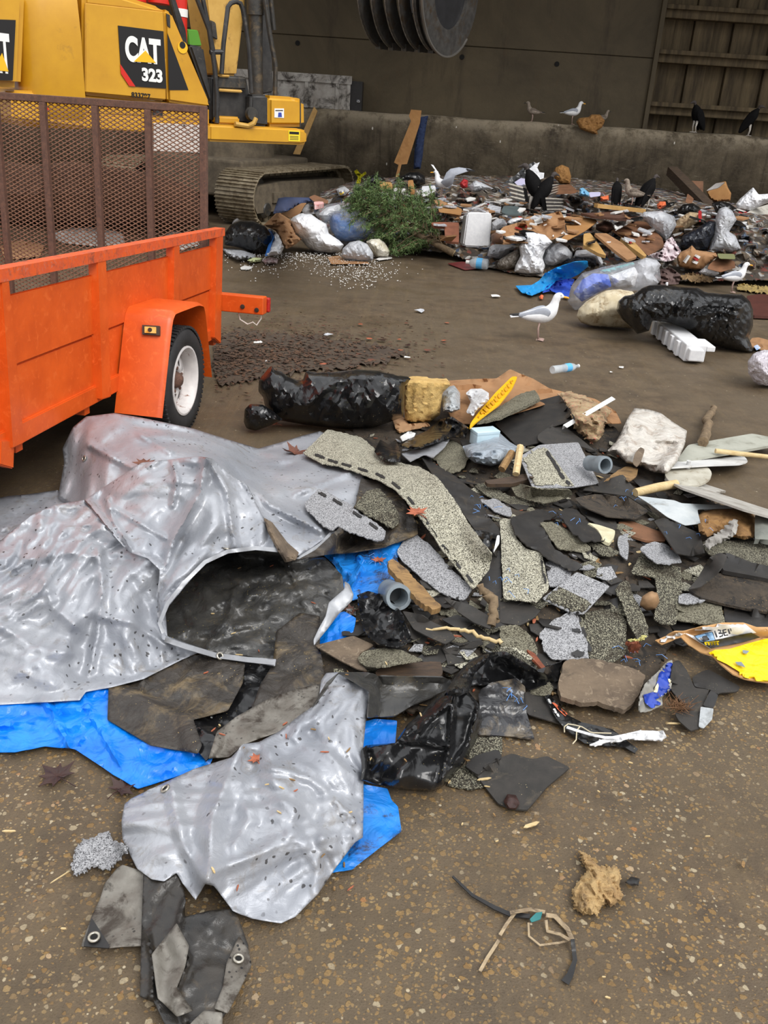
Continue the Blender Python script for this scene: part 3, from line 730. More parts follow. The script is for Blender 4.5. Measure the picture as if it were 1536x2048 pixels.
def build_excavator():
 yel = mat('yellow_paint', (208, 154, 32), (194, 140, 28), 2.0, 0.38, 0, 0.05, 20, dirt=(146, 104, 40), dscale=3, dlo=0.6, dhi=0.78, coat=0.2)
 yel2 = mat('yellow_pale', (206, 164, 84), (188, 146, 66), 4, 0.5, dirt=(140, 104, 52), dscale=5, dlo=0.58, dhi=0.7)
 blk = mat('black_plastic', (34, 33, 33), (56, 54, 52), 8, 0.5, dirt=(92, 86, 76), dscale=10, dlo=0.58, dhi=0.72)
 gry = mat('dark_steel', (70, 68, 64), (48, 46, 44), 8, 0.5, 0.3, dirt=(96, 84, 66), dscale=8)
 decal = mat('decal_black', (26, 24, 24), rough=0.35); wht = mat('decal_white', (236, 236, 232), rough=0.45); red = mat('decal_red', (206, 40, 26), rough=0.4); dye = mat('decal_yellow', (240, 184, 30), rough=0.4)
 shoe = mat('track_steel', (158, 146, 122), (122, 110, 90), 9, 0.6, 0.1, 0.3, 60, dirt=(104, 90, 68), dscale=7, dlo=0.45, dhi=0.6)
 mud = mat('mud_dark', (84, 75, 62), (112, 100, 82), 7, 0.85, 0, 0.4, 30)
 D = 12.6; a = math.radians(37); f = np.array([math.cos(a), math.sin(a), 0]); ns = np.array([math.sin(a), -math.cos(a), 0]); up = np.array([0, 0, 1.0])
 P0 = at_y(615, 288, D)
 S = lambda x, y, o=0.0: at_plane(x, y, P0 + ns * o, ns)
 E = thing('excavator', 'yellow tracked excavator standing behind the orange trailer', 'excavator', (P0[0] - 1.5 * f[0], P0[1], 0))
 def pr(name, poly, d, m, o=0.0, parent=E, bev=0.02, sm=True):
  P = [S(x, y, o) for x, y in poly]; mb = MB(); mb.prism(P, -ns * d); ob = mb.out(name, m, parent)
  bm = bmesh.new(); bm.from_mesh(ob.data); bmesh.ops.recalc_face_normals(bm, faces=bm.faces)
  if bev: bmesh.ops.bevel(bm, geom=bm.edges[:], offset=bev, segments=3, affect='EDGES', clamp_overlap=True)
  bm.to_mesh(ob.data); bm.free()
  if sm: autosmooth(ob, 35)
  return ob
 W = 2.6
 zt = float(S(250, -30)[2]); zb = float(S(120, 258)[2]); zh = float(S(300, 20)[2])
 s = lambda x: float((S(x, 100) - P0) @ f)
 s1, s0 = s(164), s(44)
 def plan(pts): return [P0 + f * x - ns * y for x, y in pts]
 rc = 0.3; arc = [(s0 + rc - rc * math.cos(t), rc - rc * math.sin(t)) for t in np.linspace(PI / 2, 0, 8)]
 arc2 = [(s0 + rc - rc * math.cos(t), W - rc + rc * math.sin(t)) for t in np.linspace(0, PI / 2, 8)]
 prof = [(s1, 0)] + arc + arc2 + [(s1, W)]
 P = plan(prof); V = []; lv = [(zb, 0.90), (zb + 0.12, 0.97), (zb + 0.3, 1.0), (zt - 0.5, 1.0), (zt - 0.2, 0.985), (zt, 0.93)]
 c = sum(P) / len(P); n = len(P)
 for z, k in lv:
  for p in P: q = c + (p - c) * k; V.append((q[0], q[1], z))
 Fs = [(r * n + i, r * n + (i + 1) % n, (r + 1) * n + (i + 1) % n, (r + 1) * n + i) for r in range(len(lv) - 1) for i in range(n)] + [list(range(n))[::-1], list(range((len(lv) - 1) * n, len(lv) * n))]
 ob = link_mesh('counterweight', V, Fs, yel, E); autosmooth(ob, 40)
 pr('hood', [(166, -34), (322, 14), (336, 26), (336, 203), (166, 190)], W * 0.9, yel, -0.01, bev=0.05)
 pr('hood_door', [(170, 4), (328, 22), (333, 120), (333, 201), (170, 186)], 0.03, yel, 0.012, bev=0.02)
 pr('side_shroud', [(328, 16), (344, 26), (420, 205), (420, 216), (336, 204)], 0.5, yel, 0.01, bev=0.03)
 pr('rear_window', [(377, 88), (408, 94), (424, 200), (420, 212)], 0.35, blk, -0.03, bev=0.03)
 pr('body_lower', [(24, 180), (166, 186), (420, 214), (420, 272), (170, 258), (24, 240)], W * 0.85, yel, -0.06, bev=0.03)
 for q in ([(172, 196), (205, 199), (205, 228), (172, 226)], [(212, 203), (300, 210), (300, 232), (212, 228)], [(336, 216), (408, 222), (408, 242), (336, 238)], [(172, 232), (300, 238), (300, 264), (172, 256)]):
  pr('tool_door', q, 0.02, yel, -0.05, bev=0.008)
 pr('louver', [(306, 208), (326, 209), (326, 232), (306, 230)], 0.03, blk, -0.04, bev=0.004)
 pr('step_plate', [(308, 246), (406, 250), (406, 306), (308, 302)], 0.04, mat('white_perforated', (206, 198, 190), (186, 178, 170), 12, 0.6, specks=(70, 60, 54), sscale=14, sthr=0.24), -0.02, bev=0.004)
 pr('handle', [(84, 212), (102, 214), (102, 222), (84, 222)], 0.03, red, -0.03, bev=0.004)
 dk = pr('decal', [(236, 51), (327, 62.5), (333, 177), (271, 173), (241, 129)], 0.006, decal, 0.022, bev=0, sm=False)
 pr('stripe', [(240.5, 128), (271, 173), (258.5, 172), (242, 147)], 0.004, red, 0.027, dk, 0, False)
 pr('triangle', [(291, 101), (312, 126), (268, 123)], 0.004, dye, 0.036, dk, 0, False)
 def letters(body, x, y, x2, h_px, m, nm, par, o=0.03, bold=0.0, wide=1.0):
  p = S(x, y, o); q = S(x2, y + (x2 - x) * 0.105, o); X = q - p; L = np.linalg.norm(X); X /= L
  hh = np.linalg.norm(S(x, y - h_px, o) - p); size = hh / 0.70
  ob = text_mesh(body, size, (p, X, up, ns), m, nm, par, bold, 1.0)
  co = np.array([tuple(v.co) for v in ob.data.vertices]); wx = (co @ X); cur = wx.max() - wx.min(); org = p - np.array([E.location[0], E.location[1], E.location[2]])
  k = L / cur; b0 = wx.min()
  for v in ob.data.vertices:
   w = np.array(v.co); d = w @ X; w = w + X * ((d - b0) * k + org @ X - d); v.co = w
  return ob
 letters('CAT', 251, 119, 322, 46, wht, 'lettering', dk, 0.03, 0.016)
 letters('323', 284, 160, 325, 24, wht, 'lettering', dk, 0.03, 0.008)
 letters('833797', 263, 194, 301, 10, decal, 'serial_number', E, 0.016, 0.002)
 pr('decal', [(335, 66), (377, 180), (338, 180)], 0.006, decal, 0.016, bev=0, sm=False)
 cc = S(365, 95, 0.014); mb = MB(); mb.lathe([(0, 0), (0.062, 0), (0.062, 0.006), (0, 0.006)], cc, ns, 20); rd = mb.out('round_sticker', dye, E)
 cc = S(365, 90, 0.021); mb = MB(); mb.lathe([(0, 0), (0.036, 0), (0.036, 0.003), (0, 0.003)], cc, ns, 16); mb.out('sticker_mark', decal, rd)
 pr('vent', [(333, 27), (340, 30), (341, 56), (335, 52)], 0.02, blk, 0.02, bev=0.003)
 bk = P0 + f * (s0 - 0.002) - ns * 0.0
 B = lambda x, y, o=0.0: at_plane(x, y, bk - f * o, -f)
 mb = MB(); mb.prism([S(-30, 38, 0.02), S(31, 40, 0.02), S(25, 161, 0.02), S(-30, 160, 0.02)], ns * 0.01); d2 = mb.out('decal', decal, E)
 mb = MB(); mb.prism([S(-40, -20, -0.005), S(52, -14, -0.005), S(44, 176, -0.005), S(-40, 172, -0.005)], -ns * 0.5); ob = mb.out('counterweight_boss', yel, E)
 bm = bmesh.new(); bm.from_mesh(ob.data); bmesh.ops.recalc_face_normals(bm, faces=bm.faces); bmesh.ops.bevel(bm, geom=bm.edges[:], offset=0.06, segments=4, affect='EDGES'); bm.to_mesh(ob.data); bm.free(); autosmooth(ob)
 letters('CAT', -42, 138, 23, 76, wht, 'lettering', d2, 0.032, 0.016)
 mb = MB(); mb.prism([S(4, 106, 0.036), S(17, 143, 0.036), S(-14, 140, 0.036)], ns * 0.004); mb.out('triangle', dye, d2)
 pr('walkway', [(418, 248), (600, 257), (615, 262), (615, 288), (600, 290), (418, 283)], 0.55, yel, 0.06, bev=0.03)
 pr('side_box', [(536, 191), (590, 194), (611, 200), (612, 254), (536, 254)], 0.7, yel, 0.03, bev=0.05)
 pr('box_seam', [(600, 197), (602, 197), (602, 254), (600, 254)], 0.01, gry, 0.036, bev=0, sm=False)
 pr('battery_cover', [(502, 189), (537, 190), (537, 254), (500, 250)], 0.68, blk, 0.02, bev=0.03)
 lb = pr('warning_label', [(549, 217), (568, 217), (568, 236), (549, 235)], 0.004, wht, 0.036, bev=0, sm=False)
 pr('label_mark', [(557, 225), (563, 225), (564, 234), (556, 234)], 0.003, mat('label_blue', (50, 70, 160)), 0.039, lb, 0, False)
 pr('label_mark', [(551, 220), (566, 220), (566, 222), (551, 222)], 0.003, gry, 0.039, lb, 0, False)
 ls = pr('warning_label', [(577, 261), (600, 262), (600, 283), (577, 282)], 0.004, mat('label_yellow', (240, 214, 40)), 0.065, bev=0, sm=False)
 pr('label_mark', [(579, 263), (598, 264), (598, 269), (579, 268)], 0.003, decal, 0.068, ls, 0, False)
 for k in range(3): pr('label_mark', [(580, 272 + 3 * k), (597, 272.6 + 3 * k), (597, 273.6 + 3 * k), (580, 273 + 3 * k)], 0.003, gry, 0.068, ls, 0, False)
 pr('step_box', [(420, 150), (494, 153), (502, 190), (500, 250), (420, 246)], 0.7, blk, -0.12, bev=0.04)
 pr('step_box', [(434, 150), (494, 154), (494, 180), (434, 178)], 0.3, gry, -0.06, bev=0.02)
 pr('step_edge', [(438, 149), (460, 150), (460, 155), (438, 154)], 0.15, yel2, -0.03, bev=0.01)
 pr('step_edge', [(438, 177), (485, 180), (485, 186), (438, 183)], 0.15, yel2, -0.03, bev=0.01)
 pr('step_edge', [(436, 232), (480, 234), (480, 250), (436, 248)], 0.3, yel, 0.0, bev=0.02)
 mb = MB(); mb.tube([S(470, 248, 0.06), S(496, 252, 0.06), S(508, 246, 0.1), S(512, 236, 0.1)], 0.03, 8); autosmooth(mb.out('tow_hook', yel2, E))
 mb = MB(); mb.lathe([(0, 0), (0.07, 0), (0.08, -0.06), (0.05, -0.12), (0, -0.12)], S(506, 228, 0.1), ns, 14); autosmooth(mb.out('work_light', gry, E))
 for q in ([(443, 148), (447, 88), (456, 14), (462, 6), (472, 3), (481, 7), (486, 20), (497, 90), (503, 186)], [(420, 104), (446, 104)], [(393, -5), (418, 60), (430, 140), (436, 215)], [(405, -5), (426, 100), (434, 190), (434, 246)]):
  P = [S(x, y, 0.0) for x, y in q]; mb = MB(); mb.tube(P, 0.028, 8); autosmooth(mb.out('hand_rail', blk, E))
 for q in ([(529, -5), (540, 70), (551, 130), (550, 192)], [(541, -5), (548, 60)]):
  P = [S(x, y, -0.4) for x, y in q]; mb = MB(); mb.tube(P, 0.03, 8); autosmooth(mb.out('hose', gry, E))
 o = -0.9
 pr('boom', [(404, -60), (496, -60), (490, 20), (474, 152), (436, 152), (420, 80)], 0.55, yel2, o + 0.2, bev=0.03)
 mb = MB()
 p1 = S(500, -60, o - 0.1); p1[2] += 0.3
 k1 = S(440, -80, o - 0.1)
 tip = at_y(800, -560, 15.6); bkt = at_y(880, -20, 15.6); bkt0 = bkt + np.array([0, 0, 0.9])
 b2 = MB(); b2.beam(k1, tip, 0.5, 0.7); b2.out('boom', yel2, E); b2 = MB(); b2.beam(tip, bkt0, 0.4, 0.5, (1, 0, 0)); b2.out('stick', yel2, E)
 pr('boom_bracket', [(421, 40), (432, 45), (436, 80), (424, 74)], 0.05, gry, o + 0.26, bev=0.01)
 a_ = S(513, 192, o + 0.35); b_ = S(511, 30, o + 0.35); c_ = S(508, -60, o + 0.35)
 mb = MB(); mb.tube([a_, b_], 0.085, 16); autosmooth(mb.out('lift_cylinder', gry, E)); mb = MB(); mb.tube([b_, c_], 0.105, 16); autosmooth(mb.out('lift_cylinder', gry, E))
 pr('cylinder_guard', [(524, -10), (540, -10), (548, 185), (520, 190)], 0.2, blk, o + 0.2, bev=0.02)
 for x, w_, z0, z1 in ((318, 22, -20, 8), (264, 26, -30, 2)):
  p = S(x, z1, -0.7); q = S(x, z0, -0.7); mb = MB(); mb.tube([p, q], w_ / 1800 * 12.6 * 0.9, 14); autosmooth(mb.out('red_tank', red, E))
 p = S(360, 90, -0.6); q = S(360, -30, -0.6); mb = MB(); mb.tube([p, q], 0.085, 14); rp = autosmooth(mb.out('red_post', red, E))
 p = S(360, 34, -0.6); q = S(360, 18, -0.6); mb = MB(); mb.tube([p, q], 0.092, 14); autosmooth(mb.out('white_band', wht, rp))
 pr('green_panel', [(374, 58), (396, 60), (404, 92), (378, 92)], 0.1, mat('green_paint', (84, 148, 40)), -0.7, bev=0.01)
 pr('post_arm', [(340, -6), (350, -6), (372, 60), (376, 100), (366, 96)], 0.08, blk, -0.3, bev=0.01)
 g = at_z(470, 462); th = math.radians(24); d = np.array([math.sin(th), math.cos(th), 0]); r = np.array([math.cos(th), -math.sin(th), 0])
 Hh = 0.84; Ln = 3.5; sw = 0.74; rad = Hh / 2
 base = at_z(468, 452); base = base - d * 0.0
 def loop(sv):
  straight = Ln - 2 * rad; per = 2 * straight + 2 * PI * rad; sv %= per
  if sv < straight: return (rad + sv, Hh, 0.0)
  sv -= straight
  if sv < PI * rad: t = sv / rad; return (Ln - rad + rad * math.sin(t), rad + rad * math.cos(t), t)
  sv -= PI * rad
  if sv < straight: return (Ln - rad - sv, 0, PI)
  sv -= straight; t = sv / rad; return (rad - rad * math.sin(t), rad - rad * math.cos(t), PI + t)
 per = 2 * (Ln - 2 * rad) + 2 * PI * rad; NS = 44
 def track(off):
  o_ = base + r * off
  fr_ = mb = MB(); pp = [o_ + d * x + np.array([0, 0, z]) + r * -0.22 for x, z in ((0.25, 0.2), (0.12, 0.42), (0.3, 0.62), (1.0, 0.66), (Ln - 0.3, 0.62), (Ln - 0.12, 0.42), (Ln - 0.25, 0.2))]
  mb.prism(pp, r * 0.5); tk = mb.out('track', mud, E)
  for k in range(NS):
   x, z, t = loop(per * k / NS); tg = np.array([0, 0, -math.sin(t)]) + d * math.cos(t); nm = np.array([0, 0, math.cos(t)]) + d * math.sin(t)
   c = o_ + d * x + np.array([0, 0, z]); pitch = per / NS
   m = MB((np.stack([tg, r, nm], 1), c)); m.box((-pitch * 0.48, -sw / 2, -0.035), (pitch * 0.48, sw / 2, -0.012), 0.006)
   for gx in (-0.38, -0.02, 0.34): m.box((pitch * gx, -sw / 2, -0.014), (pitch * (gx + 0.1), sw / 2, 0.012))
   m.box((-pitch * 0.5, -0.13, -0.1), (pitch * 0.3, -0.07, -0.03)); m.box((-pitch * 0.5, 0.07, -0.1), (pitch * 0.3, 0.13, -0.03))
   m.out('track_shoe', shoe, tk)
  for k in range(7):
   x = 0.55 + k * (Ln - 1.1) / 6; mb = MB(); mb.lathe([(0, 0.3), (0.1, 0.3), (0.14, 0.24), (0.14, -0.24), (0, -0.24)], o_ + d * x + np.array([0, 0, 0.24]), r, 18); mb.out('roller', gry, tk)
  mb = MB(); mb.lathe([(0, 0.2), (0.1, 0.2), (0.34, 0.14), (0.34, -0.14), (0, -0.2)], o_ + d * 0.43 + np.array([0, 0, rad]), r, 28); mb.out('idler', gry, tk)
  mb = MB(); mb.prism([o_ + r * 0.26 + d * x + np.array([0, 0, z]) for x, z in ((0.7, 0.5), (Ln - 0.6, 0.5), (Ln - 0.6, 0.34), (0.7, 0.34))], r * 0.06); mb.out('track_guard', mud, tk)
  return tk
 track(0.0); track(-2.45)
 cb = base + d * Ln * 0.5 - r * 1.22
 mb = MB((np.stack([d, r, up], 1), cb)); mb.box((-1.1, -0.95, 0.35), (1.1, 0.95, 0.95), 0.05); mb.out('carbody', mud, E)
 mb = MB(); mb.lathe([(0.75, 0.9), (0.75, 1.35), (0, 1.35), (0, 0.9)], cb, up, 30); autosmooth(mb.out('swing_ring', mud, E))
 ax = np.array([-0.86, 0.5, 0.03]); ax /= np.linalg.norm(ax); uu = np.cross(up, ax); uu /= np.linalg.norm(uu); vv = np.cross(ax, uu)
 if uu[1] > 0: uu = -uu
 vv = np.cross(uu, ax); vv = vv if vv[2] > 0 else -vv
 bc = at_y(904, -20, 15.3); R1 = 0.88
 bs = mat('worn_bucket_steel', (84, 82, 79), (60, 58, 56), 8, 0.45, 0.4, dirt=(70, 58, 44), dscale=6); edge = mat('shiny_edge', (150, 146, 140), rough=0.35, metal=0.8)
 def disc(off, ro, ri, thk, m, nm, par, a0=0, a1=2 * PI, n=48):
  V = []; Fs = []
  for k in range(n + 1):
   t = a0 + (a1 - a0) * k / n
   for rr, h in ((ri, 0), (ro, 0), (ro, thk), (ri, thk)): V.append(bc + ax * (off + h) + rr * (uu * math.cos(t) + vv * math.sin(t)))
  for k in range(n):
   for j in range(4): Fs.append((k * 4 + j, k * 4 + (j + 1) % 4, (k + 1) * 4 + (j + 1) % 4, (k + 1) * 4 + j))
  Fs += [(0, 1, 2, 3), tuple(n * 4 + j for j in (3, 2, 1, 0))]
  o = link_mesh(nm, V, Fs, m, par, True); autosmooth(o, 40); return o
 bk_ = disc(0.0, R1, 0.52, 0.05, bs, 'bucket', E)
 disc(-0.012, R1 + 0.012, R1 - 0.012, 0.03, edge, 'edge_band', bk_, -2.4, 0.6)
 disc(0.04, 0.53, 0.0, 0.01, mat('bucket_inside', (24, 24, 26), (34, 34, 36), 5, 0.5), 'inner_plate', bk_)
 for k in range(5):
  o_ = disc(0.12 + 0.235 * k, R1 - 0.03, R1 - 0.26, 0.05, bs, 'tine', bk_, -2.5, 0.9, 30)
  t = -1.5; c = bc + ax * (0.145 + 0.235 * k) + (R1 - 0.1) * (uu * math.cos(t) + vv * math.sin(t)); tg = uu
  mb = MB(); mb.beam(c - tg * 0.12, c + tg * 0.16 - vv * 0.03, 0.09, 0.1, tuple(vv)); mb.out('tooth', gry, o_)
  disc(0.165 + 0.235 * k, R1 - 0.03, R1 - 0.05, 0.02, edge, 'edge_band', o_, -2.2, 0.2, 20)
 disc(0.05, R1 - 0.2, R1 - 0.24, 1.15, bs, 'bucket_shell', bk_, 0.3, 3.6, 30)
 return E
def Zc(x0, y0, s):
 return lambda *pts: [(x0 + p[0] / s, y0 + p[1] / s) + tuple(p[2:]) for p in pts]
z4 = Zc(560, 840, 2.844); z5 = Zc(1000, 900, 2.866); z7 = Zc(540, 1240, 2.4); z6 = Zc(0, 1280, 2.4); z8 = Zc(880, 1300, 2.341)
z2 = Zc(900, 640, 2.415); z1 = Zc(420, 640, 2.743); zB = Zc(860, 300, 2.272); zC = Zc(420, 330, 2.844); z9 = Zc(120, 1600, 2.4); z3 = Zc(0, 820, 2.327)
def front_mats():
 g = {}
 t = NT('silver_tarp'); co = t.co()
 c = t.mix(t.ramp(t.noise(co, 3, 5, 0.6), [(0.35, 0), (0.65, 1)]), _lin((170, 172, 177)), _lin((148, 151, 158)))
 c = t.mix(t.ramp(t.noise(co, 7, 8, 0.75, 0.8), [(0.56, 0), (0.68, 0.55)]), c, _lin((122, 112, 98)))
 sp = t.math('MULTIPLY', t.ramp(t.voro(t.mix(.02, co, t.noise(co, 40, 2, .5, 0, 1), 'ADD'), 30), [(0.15, 1.0), (0.2, 0.0)]), t.ramp(t.noise(co, 4.0, 4, 0.7), [(0.46, 0), (0.58, 1)]))
 c = t.mix(t.math('MULTIPLY', sp, 0.85), c, _lin((48, 44, 42)))
 t.set(col=c, metal=0.3, rough=t.ramp(t.noise(co, 6, 4, 0.6), [(0.3, 0.36), (0.7, 0.52)]))
 h = t.bump(t.math('ADD', t.noise(t.mapping(co, (1, 0.4, 1), (0, 0, 0.6)), 26, 4, 0.6, 0.8), t.noise(t.mapping(co, (0.4, 1, 1), (0, 0, 0.3)), 34, 4, 0.6, 0.8)), 0.22, 0.012)
 t.bump(t.noise(t.mapping(co, (1, 3, 1)), 260, 2, 0.5), 0.1, 0.002, h)
 g['silver'] = t.m
 g['silver_dirty'] = mat('silver_tarp_soiled', (126, 122, 114), (96, 90, 82), 9, 0.5, 0.25, 0.3, 60, 0.004, dirt=(58, 50, 42), dscale=8, dlo=0.5, dhi=0.62, specks=(30, 28, 27), sscale=60, sthr=0.2)
 g['lining'] = mat('black_lining', (48, 48, 48), (68, 66, 62), 7, 0.32, 0, 0.25, 30, 0.01, dirt=(92, 82, 66), dscale=7, dlo=0.58, dhi=0.76, crinkle=0.25, crscale=10, specks=(196, 172, 96), sscale=70, sthr=0.06)
 g['lining_mud'] = mat('muddy_lining', (58, 52, 46), (42, 38, 34), 9, 0.5, 0, 0.5, 35, 0.012, dirt=(112, 96, 70), dscale=6, dlo=0.52, dhi=0.7, crinkle=0.3, crscale=10, specks=(186, 160, 104), sscale=60, sthr=0.07)
 g['hem'] = mat('tarp_hem', (166, 168, 172), (146, 147, 150), 12, 0.42, 0.25, 0.15, 90, dirt=(110, 104, 96), dscale=12, dlo=0.6, dhi=0.72)
 g['blue'] = mat('blue_tarp', (10, 132, 232), (4, 108, 212), 4, 0.36, 0, 0.2, 60, 0.004, dirt=(34, 66, 112), dscale=7, dlo=0.64, dhi=0.8, crinkle=0.35, crscale=11, coat=0.2)
 g['blue_soiled'] = mat('blue_tarp_soiled', (30, 128, 210), (20, 106, 190), 6, 0.42, 0, 0.25, 60, 0.004, dirt=(44, 44, 52), dscale=11, dlo=0.53, dhi=0.64, crinkle=0.3, crscale=12)
 g['bag'] = mat('black_bag', (17, 17, 18), (26, 26, 27), 5, 0.26, 0, 0.1, 30, 0.006, dirt=(84, 76, 64), dscale=5, dlo=0.6, dhi=0.85, crinkle=0.22, crscale=7, coat=0.12, specks=(186, 170, 120), sscale=50, sthr=0.05)
 g['steel'] = mat('grommet_steel', (196, 190, 176), (150, 144, 132), 60, 0.32, 0.8)
 def granule(name, cols, dirt, dl=0.56, sc=300, alt=0.5):
  t = NT(name); co = t.co(); v = t.voro(co, sc, 'F1', 'Color'); s_ = t.n('ShaderNodeSeparateColor'); t.l(v, s_.inputs[0])
  n = len(cols); c = t.ramp(s_.outputs[0], [(i / n, _lin(q)) for i, q in enumerate(cols)], 'CONSTANT')
  c = t.mix(t.ramp(t.noise(co, 7, 7, 0.72, 0.5), [(dl, 0), (dl + 0.14, 0.85)]), c, _lin(dirt))
  t.set(col=c, rough=0.85, spec=0.2); t.bump(t.voro(co, sc), 0.5, 0.003); return t.m
 g['beige'] = granule('granules_beige', [(180, 176, 158), (142, 138, 122), (80, 77, 68), (160, 156, 137), (58, 55, 49), (192, 188, 170)], (76, 68, 52), 0.58)
 g['grey'] = granule('granules_grey', [(150, 150, 152), (128, 128, 130), (168, 168, 170), (84, 84, 86), (142, 142, 144)], (104, 100, 96), 0.6)
 g['speck'] = granule('granules_dark', [(112, 110, 96), (60, 56, 48), (38, 36, 32), (150, 146, 126), (84, 80, 68), (46, 44, 38)], (50, 44, 36), 0.52)
 g['moss'] = granule('granules_moss', [(132, 128, 110), (96, 92, 78), (114, 110, 95), (60, 56, 47)], (72, 67, 54), 0.55)
 g['felt'] = mat('shingle_back', (52, 48, 44), (38, 36, 33), 14, 0.7, 0, 0.3, 120, 0.003, dirt=(88, 78, 64), dscale=9, dlo=0.56, dhi=0.72, specks=(176, 160, 120), sscale=55, sthr=0.05)
 g['felt_dark'] = mat('asphalt_back', (30, 28, 27), (44, 41, 38), 10, 0.5, 0, 0.3, 90, 0.003, dirt=(74, 64, 50), dscale=8, dlo=0.58, dhi=0.74, specks=(150, 140, 110), sscale=70, sthr=0.05)
 g['felt_brown'] = mat('brown_felt', (116, 100, 82), (88, 75, 62), 8, 0.95, 0, 0.7, 60, 0.008, dirt=(60, 52, 44), dscale=6, dlo=0.56, dhi=0.7, c3=(136, 120, 100))
 g['tar'] = mat('tar_dash', (34, 33, 33), (44, 42, 41), 40, 0.5)
 g['dirt'] = mat('debris_dirt', (50, 43, 35), (72, 61, 48), 14, 0.85, 0, 0.9, 45, 0.015, dirt=(28, 24, 20), dscale=9, dlo=0.5, dhi=0.6, specks=(150, 120, 76), sscale=60, sthr=0.12)
 g['wood'] = mat('weathered_wood', (150, 118, 74), (120, 92, 58), 20, 0.8, 0, 0.4, 60, stretch=(1, 6, 1), dirt=(78, 60, 42), dscale=9)
 g['wood_pale'] = mat('pale_wood', (206, 184, 140), (182, 156, 108), 24, 0.75, 0, 0.3, 60, stretch=(1, 5, 1))
 g['wood_dark'] = mat('dark_wet_wood', (78, 60, 44), (52, 41, 32), 20, 0.65, 0, 0.5, 60, stretch=(1, 6, 1))
 g['bark'] = mat('bark', (128, 108, 82), (92, 76, 56), 30, 0.85, 0, 0.6, 80)
 g['card'] = mat('cardboard', (156, 117, 80), (142, 103, 67), 4, 0.85, 0, 0.15, 30, dirt=(118, 82, 52), dscale=5, dlo=0.55, dhi=0.7)
 g['card_wet'] = mat('wet_cardboard', (126, 86, 58), (104, 70, 46), 5, 0.7, 0, 0.2, 30, dirt=(88, 58, 36), dscale=6, dlo=0.52, dhi=0.66)
 g['white'] = mat('white_plastic', (214, 214, 212), (196, 196, 194), 8, 0.45, 0, 0.1, 60, dirt=(150, 140, 124), dscale=9, dlo=0.6, dhi=0.75)
 g['white_bag'] = mat('white_bag', (222, 222, 222), (204, 204, 206), 7, 0.4, 0, 0.15, 40, dirt=(164, 150, 132), dscale=9, dlo=0.58, dhi=0.74, crinkle=0.4, crscale=16)
 g['sack'] = mat('woven_white_sack', (196, 191, 183), (178, 171, 161), 10, 0.65, 0, 0.25, 220, 0.002, dirt=(140, 116, 98), dscale=10, dlo=0.55, dhi=0.72, crinkle=0.4, crscale=14)
 g['pvc'] = mat('grey_pvc', (132, 142, 148), (112, 120, 126), 14, 0.4, dirt=(90, 84, 76), dscale=14, dlo=0.58, dhi=0.7)
 g['leaf'] = mat('brown_leaf', (112, 66, 46), (84, 48, 36), 40, 0.6, 0, 0.3, 120)
 g['leaf_dark'] = mat('wet_leaf', (58, 34, 28), (44, 26, 22), 40, 0.4, 0, 0.3, 120)
 g['leaf_red'] = mat('orange_leaf', (170, 96, 66), (140, 74, 50), 60, 0.6, 0, 0.4, 150)
 g['thread'] = mat('blue_thread', (96, 150, 220), rough=0.5); g['string'] = mat('pale_string', (196, 184, 156), rough=0.8)
 g['black'] = mat('black_plain', (24, 23, 23), (36, 34, 33), 20, 0.45)
 return g
def grommet(px, py, parent, r=0.014, lift=0.0):
 z = float(buf_at(np.array([[px, py]], float))[0]) + 0.003 + lift
 p = [at_z(px + a, py + b, float(buf_at(np.array([[px + a, py + b]], float))[0])) for a, b in ((0, 0), (14, 0), (0, 14))]
 n = np.cross(p[1] - p[0], p[2] - p[0]); n = n / np.linalg.norm(n); n = n if n[2] > 0 else -n
 c = at_z(px, py, z); mb = MB(); k = 24; V = []
 x = np.cross(n, (0, 1, 0.3)); x /= np.linalg.norm(x); y = np.cross(n, x)
 mb.tube([c + r * (x * math.cos(t) + y * math.sin(t)) for t in np.linspace(0, 2 * PI, k)], r * 0.32, 8, False)
 g = mb.out('grommet', GM['steel'], parent, True)
 mb = MB(); mb.lathe([(0, 0), (r * 0.8, 0), (r * 0.8, 0.0015), (0, 0.0015)], c - n * 0.001, n, 18); mb.out('grommet_hole', mat('hole_black', (14, 12, 10), rough=0.9), g)
 return g
def strip_on(name, pts, wpx, m, parent=None, thick=0.0015, lift=0.001, step=5, **kw):
 P = np.array(pts, float); T = np.gradient(P, axis=0); T /= np.linalg.norm(T, axis=1)[:, None]; N = np.c_[-T[:, 1], T[:, 0]]
 w = np.asarray(wpx, float) if not np.isscalar(wpx) else np.full(len(P), wpx); L = P + N * w[:, None] / 2; R = P - N * w[:, None] / 2
 return sheet(name, [tuple(p) for p in L] + [tuple(p) for p in R[::-1]], m, parent, thick, rigid=False, step=step, lift=lift, soft=1, rnd=0.0, **kw)
def dashes(parent, pts, ln=11, w=6, n=None):
 P = np.array(pts, float)
 for i, p in enumerate(P):
  t = P[min(i + 1, len(P) - 1)] - P[max(i - 1, 0)]; t = t / np.linalg.norm(t); k = np.array([-t[1], t[0]])
  q = [tuple(p + t * a * ln + k * b * w / 2) for a, b in ((-1, -0.8), (-0.6, -1), (0.7, -1), (1, -0.6), (0.95, 1), (-0.9, 1))]
  sheet('tar_dash', q, GM['tar'], parent, 0.0015, rigid=False, step=6, lift=0.0, soft=0, rnd=0.2, jag=0.4, update=False)
